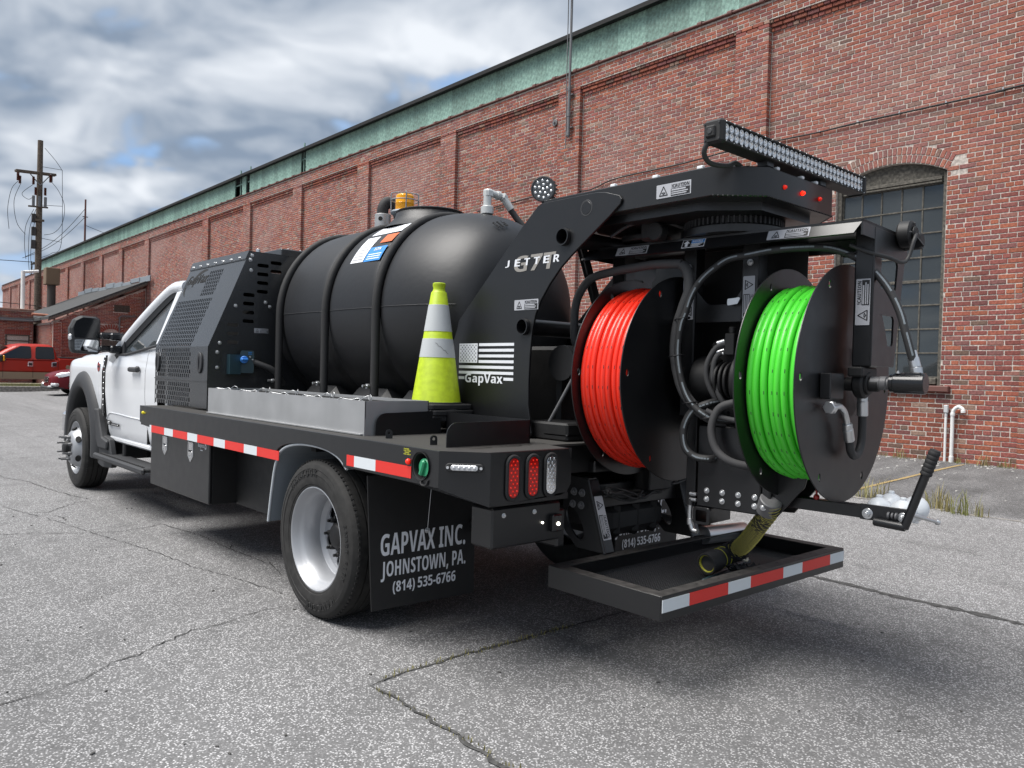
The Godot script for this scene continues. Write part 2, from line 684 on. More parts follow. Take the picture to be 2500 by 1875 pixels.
func make_materials() -> void:
	# black paint of the bodywork: a smooth powder coat
	M.black = mat(Color(0.0068, 0.0071, 0.0082), 0.36, 0.0, 0.55)
	M.black_flat = mat(Color(0.0065, 0.0065, 0.007), 0.62)
	M.black_gloss = mat(Color(0.010, 0.0105, 0.012), 0.2)
	M.dark = mat(Color(0.004, 0.004, 0.0044), 0.8)
	var scuff := noise_tex(0.02, FastNoiseLite.TYPE_SIMPLEX_SMOOTH, 512, 3, 3, 0.56, 0.66)
	for k in ["black", "black_flat"]:
		triplanar(M[k], 0.9)
		M[k].roughness_texture = scuff
		M[k].roughness = 0.60 if k == "black" else 0.95
	# tank: roto-moulded plastic
	M.tank = mat(Color(0.0105, 0.0112, 0.0132), 0.48)
	triplanar(M.tank, 1.3)
	M.tank.normal_enabled = true
	M.tank.normal_texture = noise_tex(0.03, FastNoiseLite.TYPE_SIMPLEX_SMOOTH, 512, 9, 4, 0, 1, 1.5)
	M.tank.normal_scale = 0.25
	M.rubber = mat(Color(0.018, 0.018, 0.019), 0.75)
	M.tyre = mat(Color(0.027, 0.026, 0.025), 0.8)
	triplanar(M.tyre, 3.0)
	M.tyre.albedo_texture = noise_tex(0.02, FastNoiseLite.TYPE_SIMPLEX_SMOOTH, 256, 14, 5, 0.55, 1.0)
	M.hose_black = mat(Color(0.028, 0.028, 0.029), 0.62)
	M.trim = mat(Color(0.030, 0.031, 0.034), 0.6)
	M.white_paint = mat(Color(0.74, 0.76, 0.79), 0.22)
	M.white_paint.clearcoat_enabled = true
	M.white_paint.clearcoat = 0.6
	M.white_paint.clearcoat_roughness = 0.05
	M.silver = mat(Color(0.37, 0.38, 0.40), 0.40, 0.35)
	M.zinc = mat(Color(0.62, 0.63, 0.64), 0.32, 0.9)
	M.chrome = mat(Color(0.72, 0.73, 0.75), 0.14, 1.0)
	M.alu = mat(Color(0.46, 0.465, 0.47), 0.5, 0.6)
	triplanar(M.alu, 0.5)
	M.alu.albedo_texture = noise_tex(0.012, FastNoiseLite.TYPE_SIMPLEX_SMOOTH, 512, 41, 3, 0.90, 1.0)
	M.galv = mat(Color(0.23, 0.26, 0.29), 0.55, 0.2)
	M.glass = mat(Color(0.05, 0.06, 0.065), 0.03)
	M.glass.transparency = BaseMaterial3D.TRANSPARENCY_ALPHA
	M.glass.albedo_color.a = 0.62
	M.mirror = mat(Color(0.8, 0.82, 0.84), 0.03, 1.0)
	M.dark_glass = mat(Color(0.006, 0.007, 0.009), 0.06)
	M.red_tape = mat(Color(0.66, 0.028, 0.020), 0.45)
	M.white_tape = mat(Color(0.62, 0.66, 0.69), 0.45)
	M.white_print = mat(Color(0.72, 0.74, 0.78), 0.5)
	M.grey_print = mat(Color(0.27, 0.255, 0.235), 0.5)
	M.label = mat(Color(0.40, 0.41, 0.44), 0.4)
	M.black_print = mat(Color(0.012, 0.012, 0.014), 0.5)
	M.blue_print = mat(Color(0.03, 0.22, 0.58), 0.5)
	M.orange_print = mat(Color(0.55, 0.12, 0.03), 0.5)
	M.yellow_print = mat(Color(0.55, 0.55, 0.05), 0.5)
	M.red_hose = mat(Color(0.78, 0.030, 0.012), 0.33)
	M.green_hose = mat(Color(0.075, 0.62, 0.040), 0.36)
	M.lime = mat(Color(0.50, 0.66, 0.010), 0.5)
	triplanar(M.lime, 4.0)
	M.lime.albedo_texture = noise_tex(0.02, FastNoiseLite.TYPE_SIMPLEX_SMOOTH, 256, 61, 5, 0.8, 1.0)
	M.sheet = mat(Color(0.62, 0.65, 0.66), 0.4)
	triplanar(M.sheet, 90.0)
	M.sheet.albedo_texture = noise_tex(0.08, FastNoiseLite.TYPE_CELLULAR, 128, 62, 1, 0.8, 1.0)
	M.red_lens = mat(Color(0.42, 0.006, 0.004), 0.1)
	M.red_led = mat(Color(0.8, 0.03, 0.01), 0.2)
	M.red_led.emission_enabled = true
	M.red_led.emission = Color(1.0, 0.10, 0.03)
	M.red_led.emission_energy_multiplier = 0.22
	M.red_lit = M.red_led.duplicate()
	M.red_lit.emission_energy_multiplier = 3.0
	M.white_led = mat(Color(0.9, 0.9, 0.9), 0.2)
	M.white_led.emission_enabled = true
	M.white_led.emission = Color(1.0, 0.97, 0.9)
	M.white_led.emission_energy_multiplier = 4.0
	M.clear_lens = mat(Color(0.60, 0.61, 0.63), 0.08, 0.3)
	M.reflector = mat(Color(0.75, 0.76, 0.77), 0.12, 0.9)
	M.amber = mat(Color(0.80, 0.34, 0.006), 0.15)
	M.cap_green = mat(Color(0.03, 0.30, 0.14), 0.45)
	M.cap_blue = mat(Color(0.03, 0.20, 0.62), 0.45)
	M.yellow_ring = mat(Color(0.50, 0.45, 0.10), 0.5)
	M.white_plastic = mat(Color(0.74, 0.77, 0.80), 0.35)
	M.rope = mat(Color(0.014, 0.015, 0.018), 0.9)
	M.blue_steel = mat(Color(0.02, 0.05, 0.065), 0.4)
	M.interior = mat(Color(0.03, 0.031, 0.034), 0.8)
	# building
	M.mortar = mat(Color(0.74, 0.66, 0.59), 0.95)
	triplanar(M.mortar, 1.2)
	M.mortar.albedo_texture = noise_tex(0.03, FastNoiseLite.TYPE_SIMPLEX_SMOOTH, 512, 71, 5, 0.62, 1.0)
	M.brick = mat(Color(1, 1, 1), 0.92)
	M.brick.vertex_color_use_as_albedo = true
	triplanar(M.brick, 2.2)
	M.brick.albedo_texture = brick_grain()
	M.concrete = mat(Color(0.36, 0.34, 0.31), 0.9)
	triplanar(M.concrete, 0.8)
	M.concrete.albedo_texture = noise_tex(0.02, FastNoiseLite.TYPE_SIMPLEX_SMOOTH, 512, 72, 5, 0.6, 1.0)
	M.clay = mat(Color(0.13, 0.055, 0.045), 0.6)
	M.steel_grey = mat(Color(0.16, 0.16, 0.165), 0.55, 0.4)
	M.wood_grey = mat(Color(0.17, 0.155, 0.13), 0.85)
	triplanar(M.wood_grey, 2.0)
	M.wood_grey.albedo_texture = noise_tex(0.03, FastNoiseLite.TYPE_SIMPLEX_SMOOTH, 256, 73, 5, 0.5, 1.0)
	M.pole_wood = mat(Color(0.20, 0.155, 0.12), 0.9)
	triplanar(M.pole_wood, 1.0)
	M.pole_wood.albedo_texture = M.wood_grey.albedo_texture
	M.roofing = mat(Color(0.075, 0.078, 0.08), 0.9)
	triplanar(M.roofing, 0.7)
	M.roofing.albedo_texture = M.concrete.albedo_texture
	M.pvc = mat(Color(0.72, 0.72, 0.71), 0.4)
	M.wire = mat(Color(0.012, 0.012, 0.013), 0.7)
	M.porcelain = mat(Color(0.10, 0.03, 0.02), 0.25)
	M.grass = mat(Color(0.13, 0.14, 0.045), 0.8)
	M.grass.vertex_color_use_as_albedo = false
	M.asphalt = asphalt()
	M.crack = mat(Color(0.022, 0.021, 0.020), 0.95)
	M.sealant = mat(Color(0.10, 0.099, 0.097), 0.85)
	triplanar(M.sealant, 3.0)
	M.sealant.albedo_texture = M.wood_grey.albedo_texture

func brick_grain() -> ImageTexture:
	var size := 512
	var a := fl(81, 0.02, 5)
	var b := fl(82, 0.11, 3)
	var ia := a.get_seamless_image(size, size)
	var ib := b.get_seamless_image(size, size)
	var da := ia.get_data()
	var db := ib.get_data()
	var out := PackedByteArray()
	out.resize(size * size * 3)
	for i in size * size:
		var k: float = 0.66 + 0.26 * (da[i] / 255.0) + 0.22 * (db[i] / 255.0 - 0.35)
		var pale: float = clamp((da[i] / 255.0 - 0.72) * 2.5, 0.0, 1.0)
		var u := int(clamp(k, 0.0, 1.0) * 255)
		out[i * 3] = u
		out[i * 3 + 1] = int(min(255.0, u * (1.0 + pale * 0.1)))
		out[i * 3 + 2] = int(min(255.0, u * (1.0 + pale * 0.14)))
	return ImageTexture.create_from_image(Image.create_from_data(size, size, false, Image.FORMAT_RGB8, out))

func asphalt() -> StandardMaterial3D:
	var size := 1024
	var st := FastNoiseLite.new()
	st.seed = 91
	st.noise_type = FastNoiseLite.TYPE_CELLULAR
	st.frequency = 0.12
	st.fractal_type = FastNoiseLite.FRACTAL_NONE
	st.cellular_return_type = FastNoiseLite.RETURN_CELL_VALUE
	var cv := st.get_seamless_image(size, size).get_data()
	st.cellular_return_type = FastNoiseLite.RETURN_DISTANCE
	var cd := st.get_seamless_image(size, size).get_data()
	var g := fl(92, 0.2, 3).get_seamless_image(size, size).get_data()
	var lo := fl(93, 0.008, 4).get_seamless_image(size, size).get_data()
	var out := PackedByteArray()
	out.resize(size * size * 3)
	var hgt := PackedByteArray()
	hgt.resize(size * size)
	for i in size * size:
		var v := cv[i] / 255.0
		var d := cd[i] / 255.0
		var stone: float = clamp((0.62 - d) * 3.0, 0.0, 1.0)
		var k: float = 0.45 + (g[i] / 255.0 - 0.5) * 0.20 + (lo[i] / 255.0 - 0.5) * 0.10
		var s: float = 0.36 + v * 0.26
		if v > 0.74: s = 0.74 + (v - 0.74) * 0.9
		k = lerp(k * 0.95, s, stone * 0.75)
		k = clamp(k, 0.0, 1.0)
		out[i * 3] = int(k * 255)
		out[i * 3 + 1] = int(k * 254)
		out[i * 3 + 2] = int(k * 254)
		hgt[i] = int(clamp(stone * (0.4 + 0.6 * v) * 0.8 + g[i] / 255.0 * 0.3, 0.0, 1.0) * 255)
	var m := mat(Color(1, 1, 1), 0.88)
	m.albedo_texture = ImageTexture.create_from_image(Image.create_from_data(size, size, false, Image.FORMAT_RGB8, out))
	var hi := Image.create_from_data(size, size, false, Image.FORMAT_L8, hgt)
	hi.convert(Image.FORMAT_RGBA8)
	hi.bump_map_to_normal_map(2.2)
	m.normal_enabled = true
	m.normal_texture = ImageTexture.create_from_image(hi)
	m.normal_scale = 0.8
	m.vertex_color_use_as_albedo = true
	return triplanar(m, 1.0 / 0.85, true)

func ground_y(x: float) -> float:
	var t: float = clamp((x - 2.5) / 6.2, 0.0, 1.0)
	return 0.22 * t * t * (3.0 - 2.0 * t)

func axis(lo: float, hi: float, step: float, far: float) -> PackedFloat32Array:
	var r := PackedFloat32Array()
	var a := []
	var s := step
	var x := lo
	while x > -far:
		s *= 1.35
		x -= s
		a.append(x)
	a.reverse()
	for k in a: r.append(k)
	x = lo
	while x < hi:
		r.append(x)
		x += step
	s = step
	while x < far:
		r.append(x)
		s *= 1.35
		x += s
	r.append(far)
	return r

var ground: MeshInstance3D

func build_ground() -> void:
	var xs := axis(-8.0, 11.0, 0.14, 520.0)
	var zs := axis(-15.0, 5.0, 0.14, 520.0)
	var tone := fl(101, 0.35, 4)
	var blot := fl(102, 1.3, 4)
	var v := PackedVector3Array()
	var c := PackedColorArray()
	for z in zs:
		for x in xs:
			v.append(Vector3(x, ground_y(x), z))
			var k := 0.84 + tone.get_noise_2d(x, z) * 0.16 + blot.get_noise_2d(x, z) * 0.08
			var stain := blot.get_noise_2d(x * 1.7 + 40.0, z * 1.7)
			k *= 1.0 - 0.22 * smoothstep(0.28, 0.55, stain)
			k *= 1.0 - 0.07 * smoothstep(0.3, 0.0, absf(fposmod(x + 1.6 + 0.25 * tone.get_noise_1d(z), 1.75) - 0.87))
			if x > -1.42 and x < 1.78 and z > 0.9: k *= 0.92            # the newer patch behind the truck
			if x > 5.05: k *= 0.56 + 0.22 * smoothstep(-0.2, 0.35, blot.get_noise_2d(x * 0.4, z * 2.2))   # old dark strip along the wall
			elif x > 1.78: k *= 1.04
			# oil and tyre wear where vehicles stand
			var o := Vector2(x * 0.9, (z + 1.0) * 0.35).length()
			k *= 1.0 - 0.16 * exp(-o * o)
			c.append(Color(k, k * 1.0, k * 1.01))
	var idx := PackedInt32Array()
	var w := xs.size()
	for j in zs.size() - 1:
		for i in w - 1:
			var p := j * w + i
			idx.append_array([p, p + 1, p + w, p + 1, p + w + 1, p + w])
	var nn := PackedVector3Array()
	for p in v:
		var d := (ground_y(p.x + 0.05) - ground_y(p.x - 0.05)) / 0.1
		nn.append(Vector3(-d, 1, 0).normalized())
	var arr := []
	arr.resize(Mesh.ARRAY_MAX)
	arr[Mesh.ARRAY_VERTEX] = v
	arr[Mesh.ARRAY_NORMAL] = nn
	arr[Mesh.ARRAY_COLOR] = c
	arr[Mesh.ARRAY_INDEX] = idx
	var am := ArrayMesh.new()
	am.add_surface_from_arrays(Mesh.PRIMITIVE_TRIANGLES, arr)
	var o := MeshInstance3D.new()
	o.name = "ground"
	o.mesh = am
	o.material_override = M.asphalt
	add_child(o)
	ground = o
	metas(o, "worn grey asphalt yard with pale stones showing", "ground", "", "structure")
	# cracks
	var rng := RandomNumberGenerator.new()
	rng.seed = 7
	var lines := [
		[[-2.75, 0.30, -2.60, 0.27, -2.42, 0.23, -2.32, 0.21, -2.23, 0.12, -2.16, 0.06, -2.04, 0.03, -1.92, -0.05, -1.74, -0.16, -1.60, -0.16, -1.44, -0.23, -1.32, -0.26, -1.13, -0.25], 0.0050],
		[[-1.75, -0.13, -1.59, -0.17, -1.45, -0.16, -1.29, -0.19, -1.16, -0.22], 0.0022],
		[[-2.5, -3.3, -2.06, -3.09, -1.82, -2.98, -1.55, -2.82, -1.34, -2.74, -1.09, -2.81, -1.01, -2.89, -0.97, -2.62, -0.91, -2.22, -0.92, -1.84, -0.90, -1.44, -0.88, -1.11, -0.94, -0.87], 0.0050],
		[[-1.85, -4.44, -1.76, -3.97, -1.66, -3.60, -1.59, -3.20, -1.52, -2.78, -1.41, -2.27, -1.34, -1.83, -1.29, -1.33, -1.20, -0.99, -1.15, -0.63, -1.11, -0.49], 0.0044],
		[[-1.76, -3.97, -1.59, -3.87, -1.47, -4.05, -1.27, -4.29, -0.95, -4.29], 0.0055],
		[[-1.6, -7.3, -1.51, -6.32, -1.37, -5.92, -1.32, -5.32, -1.22, -4.65, -1.13, -4.44], 0.0066],
		[[-1.60, -3.74, -1.55, -3.58, -1.57, -3.36], 0.0066],
		[[-0.91, -2.22, -0.77, -2.17, -0.64, -2.19], 0.0044],
		[[-0.94, -1.68, -0.87, -1.81, -0.77, -1.92], 0.0066],
		[[-0.27, 0.62, -0.23, 0.74, -0.22, 0.89, 0.01, 0.92], 0.0055],
		[[-1.06, 0.55, -0.85, 0.70, -0.70, 0.80, -0.62, 0.90], 0.0033],
		[[-1.41, 0.95, -1.36, 0.93, -1.31, 0.92, -1.24, 0.90], 0.0077],
		[[0.3, 0.92, 1.0, 0.90, 1.75, 0.93], 0.0044],
		[[-6.0, -6.5, -4.0, -7.2, -2.4, -7.6, -0.6, -8.4, 1.0, -8.8], 0.0066],
		[[-3.0, -11.0, -1.0, -11.8, 1.5, -12.0, 3.0, -12.6], 0.0088],
	]
	for ln in lines:
		crack(ln[0], ln[1], 0.004, M.crack, "crack", "dark crack wandering over the asphalt", rng)
	# straight paving joints
	crack([-1.43, 0.94, -1.30, 0.91, -0.9, 0.89, -0.4, 0.90, 0.2, 0.91, 1.0, 0.90, 1.78, 0.92], 0.012, 0.003, M.sealant, "paving_joint", "filled joint across the yard behind the truck", rng)
	crack([-1.43, 0.94, -1.41, 1.08, -1.42, 1.4, -1.44, 1.76, -1.43, 2.4, -1.44, 3.2, -1.43, 4.4], 0.014, 0.0045, M.sealant, "paving_joint", "filled joint running along the yard nearest the camera", rng)
	crack([1.80, 0.2, 1.80, 0.9, 1.81, 1.38, 1.77, 1.69, 1.79, 2.0, 1.78, 2.36, 1.79, 3.4], 0.05, 0.003, M.sealant, "paving_joint", "dark filled joint beside the rear step", rng)
	crack([5.06, -14.0, 5.05, -6.0, 5.02, -2.0, 5.08, -0.3, 5.06, 0.15, 5.04, 0.7, 4.98, 1.1, 5.02, 3.0], 0.05, 0.003, M.concrete, "paving_joint", "sandy joint where weeds grow", rng)
	# faded yellow parking line
	crack([5.3, -0.28, 6.0, -0.25, 6.6, -0.22, 7.3, -0.2, 8.5, -0.2], 0.05, 0.005, mat(Color(0.30, 0.22, 0.10), 0.9), "parking_line", "faded yellow parking line running to the brick wall", rng, 0.3)
	# stones along the foot of the wall, and loose bits on the yard
	var g := Geo.new()
	for i in 520:
		var u := rng.randf()
		var p := Vector3(8.62 - abs(rng.randfn(0.0, 0.28)), 0, rng.randf_range(-6.0, 3.0))
		if i % 4 == 0: p = Vector3(rng.randf_range(5.2, 8.5), 0, rng.randf_range(-3.0, 2.0))
		p.y = ground_y(p.x) + 0.004
		var s := 0.006 + 0.02 * u * u
		g.box(p, Vector3(s * 1.6, s * 0.8, s), s * 0.2, Basis(Vector3.UP, rng.randf() * TAU))
	single("gravel", g, mat(Color(0.42, 0.41, 0.39), 0.9), Vector3(8.3, 0.2, -1), "pale crumbs of stone along the foot of the wall", "gravel", "", "stuff")
	g = Geo.new()
	for i in 150:
		var p := Vector3(rng.randf_range(-3.6, 1.6), 0.003, rng.randf_range(-4.5, 2.6))
		var s := 0.004 + 0.006 * rng.randf()
		g.box(p, Vector3(s * 1.8, s * 0.7, s), s * 0.2, Basis(Vector3.UP, rng.randf() * TAU))
	single("rubble", g, mat(Color(0.07, 0.068, 0.065), 0.9), Vector3(-1, 0, 0), "dark loose grit scattered on the asphalt", "grit", "", "stuff")
	# weeds
	var spots := [[5.15, -0.02, 0.22, "along the sandy joint, nearest the brick wall's window"], [5.2, 0.1, 0.26, ""], [5.05, 0.62, 0.20, ""], [5.07, 0.74, 0.28, ""], [5.0, 0.86, 0.22, ""], [4.94, 0.99, 0.24, ""], [4.98, 1.12, 0.16, ""], [5.1, -0.3, 0.14, ""], [8.55, -1.06, 0.18, "w"], [8.58, -0.30, 0.13, "w"], [8.56, 0.02, 0.2, "w"], [8.6, 0.22, 0.15, "w"], [8.6, -1.5, 0.15, "w"]]
	const NAMED := ["dry weed tuft in the sandy joint just behind the green hose reel", "taller dry weed tuft in the sandy joint right beside the green reel's edge", "dry weed tuft in the sandy joint, first behind the crank handle", "tallest dry weed tuft in the sandy joint, beside the crank handle", "dry weed tuft in the sandy joint, second beyond the crank handle", "dry weed tuft in the sandy joint, third beyond the crank handle", "small dry weed tuft at the far end of the sandy joint", "tiny weed tuft in the sandy joint hidden behind the reel", "weed tuft at the wall's foot below the arched window", "weed tuft at the wall's foot beside the white pipes", "leggy weed tuft at the wall's foot past the white pipes", "weed tuft at the wall's foot near the brick pier", "weed tuft at the wall's foot beneath the window's far jamb"]
	for s in spots:
		var at := Vector3(s[0], ground_y(s[0]), s[1])
		var q := Geo.new()
		var n := int(12 + s[2] * 70)
		for b in n:
			blade(q, at + Vector3(rng.randfn(0, 0.03), 0, rng.randfn(0, 0.045)), s[2] * rng.randf_range(0.35, 1.05), rng)
		var m: StandardMaterial3D = mat(Color(0.16, 0.17, 0.05).lerp(Color(0.30, 0.25, 0.12), rng.randf() * 0.8), 0.8)
		var grp := "weeds at the foot of the brick wall" if s[3] == "w" else "weeds in the sandy joint"
		var lb: String = NAMED[spots.find(s)]
		single("weed_tuft", q, m, at, lb, "weed", grp)
	g = Geo.new()
	for i in 260:
		blade(g, Vector3(8.6 + rng.randfn(0, 0.03), ground_y(8.6), rng.randf_range(-2.6, 2.0)), 0.07 * rng.randf_range(0.3, 1.1), rng)
	for i in 260:
		var t := rng.randf()
		blade(g, Vector3(lerp(-1.36, -0.2, t) , 0, 0.9 + rng.randfn(0, 0.012)) if i % 3 else Vector3(-1.42 + rng.randfn(0, 0.01), 0, lerp(0.95, 2.2, t)), 0.018 * rng.randf_range(0.4, 1.2), rng)
	single("grass", g, mat(Color(0.20, 0.18, 0.06), 0.85), Vector3(8.6, 0.2, 0), "thin dry grass along the wall and in the joints", "grass", "", "stuff")

func blade(g: Geo, p: Vector3, h: float, rng: RandomNumberGenerator) -> void:
	var a := rng.randf() * TAU
	var lean := Vector3(cos(a), 0, sin(a)) * h * rng.randf_range(0.1, 0.6)
	var w := Vector3(-sin(a), 0, cos(a)) * (0.0025 + h * 0.012)
	var m := p + lean * 0.35 + Vector3(0, h * 0.6, 0)
	g.q(p - w, p + w, m + w * 0.7, m - w * 0.7)
	g.t(m - w * 0.7, m + w * 0.7, p + lean + Vector3(0, h, 0))

func crack(pts: Array, width: float, lift: float, m: Material, called: String, _label: String, rng: RandomNumberGenerator, ragged := 1.0) -> void:
	var g := Geo.new()
	var path := []
	for i in range(0, pts.size() - 2, 2):
		var a := Vector2(pts[i], pts[i + 1])
		var b := Vector2(pts[i + 2], pts[i + 3])
		var k := int(max(2.0, a.distance_to(b) / 0.035))
		for j in k: path.append(a.lerp(b, float(j) / k))
	path.append(Vector2(pts[pts.size() - 2], pts[pts.size() - 1]))
	var L := []
	var R := []
	for i in path.size():
		var d: Vector2 = (path[min(i + 1, path.size() - 1)] - path[max(i - 1, 0)]).normalized()
		var nrm := Vector2(-d.y, d.x)
		var edge: float = min(1.0, min(i, path.size() - 1 - i) / 4.0 + 0.15)
		var off := nrm * rng.randfn(0.0, 0.006) * ragged
		var w: float = width * 0.5 * edge * (1.0 + ragged * rng.randf_range(-0.6, 0.7))
		var c: Vector2 = path[i] + off
		var l := c + nrm * w
		var r := c - nrm * w
		L.append(Vector3(l.x, ground_y(l.x) + lift, l.y))
		R.append(Vector3(r.x, ground_y(r.x) + lift, r.y))
	for i in path.size() - 1:
		var up := Vector3.UP
		if (L[i + 1] - L[i]).cross(R[i] - L[i]).y > 0: g.t3(L[i], L[i + 1], R[i + 1], up, up, up); g.t3(L[i], R[i + 1], R[i], up, up, up)
		else: g.t3(L[i], R[i + 1], L[i + 1], up, up, up); g.t3(L[i], R[i], R[i + 1], up, up, up)
	part(ground, called, g, m)

const COURSE := 0.0677
const WALL_X := 8.66
const WALL_TURN := -0.0125
const BAY_IN := 0.10
var brick_meshes := []
var brick_list := []          # [transform in the building's axes, colour]
var clip_window := Rect2(-2.255, 1.25, 1.61, 3.25)   # z, y of the window hole in the wall's axes

func brick_colour(rng: RandomNumberGenerator, z: float, y: float, fade: FastNoiseLite, old := 0.0) -> Color:
	var r := rng.randf()
	var c: Color
	if r < 0.40: c = Color(0.430, 0.130, 0.085)
	elif r < 0.62: c = Color(0.370, 0.115, 0.095)
	elif r < 0.78: c = Color(0.470, 0.150, 0.088)
	elif r < 0.88: c = Color(0.310, 0.115, 0.105)
	elif r < 0.935: c = Color(0.30, 0.17, 0.13)
	elif r < 0.962: c = Color(0.26, 0.16, 0.12)
	else: c = Color(0.46, 0.29, 0.22)
	var k := rng.randf_range(0.80, 1.16)
	c = Color(c.r * k, c.g * k, c.b * k)
	var f := fade.get_noise_2d(z, y)
	var streak := fade.get_noise_2d(z * 9.0 + 70.0, y * 1.1)
	var soot: float = 1.0 - 0.20 * smoothstep(0.05, 0.5, streak) - 0.12 * smoothstep(0.1, 0.5, fade.get_noise_2d(z * 2.0 - 30.0, y * 2.0))
	c = Color(c.r * soot, c.g * soot, c.b * soot)
	c = c.lerp(Color(0.46, 0.26, 0.23), clamp(f * 0.9 + old, 0.0, 0.7))
	return c

func make_brick_meshes() -> void:
	# three unequal bricks, long side along z, face at x = 0 (the visible side is -x), unit size
	for k in 3:
		var g := Geo.new()
		var e: float = [0.004, 0.006, 0.005][k]
		g.box(Vector3(0.05, 0, 0), Vector3(0.10, 0.0565, 0.205), e, Basis(Vector3(1, 0, 0), [0.0, 0.006, -0.006][k]))
		brick_meshes.append(g.mesh())

func lay(x: float, y: float, z: float, ln: float, ht: float, rng: RandomNumberGenerator, fade: FastNoiseLite, old := 0.0, turn := Basis()) -> void:
	var s := Basis.from_scale(Vector3(1.0, ht / 0.0565 * rng.randf_range(0.96, 1.03), (ln - 0.010) / 0.205 * rng.randf_range(0.97, 1.02)))
	var t := Transform3D(turn * s, Vector3(x + rng.randf_range(-0.0025, 0.0025), y + rng.randf_range(-0.0015, 0.0015), z + rng.randf_range(-0.002, 0.002)))
	brick_list.append([t, brick_colour(rng, z, y, fade, old)])

# one course of bricks from z0 back to z1 (z1 < z0) at depth x
func course(x: float, y: float, z0: float, z1: float, shift: bool, header: bool, rng: RandomNumberGenerator, fade: FastNoiseLite, old := 0.0, window := true) -> void:
	var unit := 0.2165
	var L := z0 - z1
	if header: unit *= 0.5
	var k: int = max(1, int(round(L / unit)))
	unit = L / k
	var z := z0
	var first := unit * 0.5 if shift else unit
	while z > z1 + 0.01:
		var ln: float = min(first, z - z1)
		first = unit
		var a := z
		var b := z - ln
		z = b
		if window and y > clip_window.position.y - 0.03 and y < clip_window.end.y and a > clip_window.position.x and b < clip_window.end.x:
			# cut at the window's jambs
			if a > clip_window.end.x + 0.03: lay(x, y, (a + clip_window.end.x) / 2, a - clip_window.end.x, 0.0565, rng, fade, old)
			if b < clip_window.position.x - 0.03: lay(x, y, (clip_window.position.x + b) / 2, clip_window.position.x - b, 0.0565, rng, fade, old)
			continue
		var mz := (a + b) / 2
		if window and in_arch(mz, y): continue
		lay(x, y, mz, ln, 0.0565, rng, fade, old)

const ARCH_C := Vector2(-1.45, 2.845)     # z, y of the arch's centre
const ARCH_R := 1.66

func in_arch(z: float, y: float) -> bool:
	if abs(z - ARCH_C.x) > 1.02 or y < 4.15: return false
	var d := Vector2(z, y).distance_to(ARCH_C)
	return d < ARCH_R + 0.245

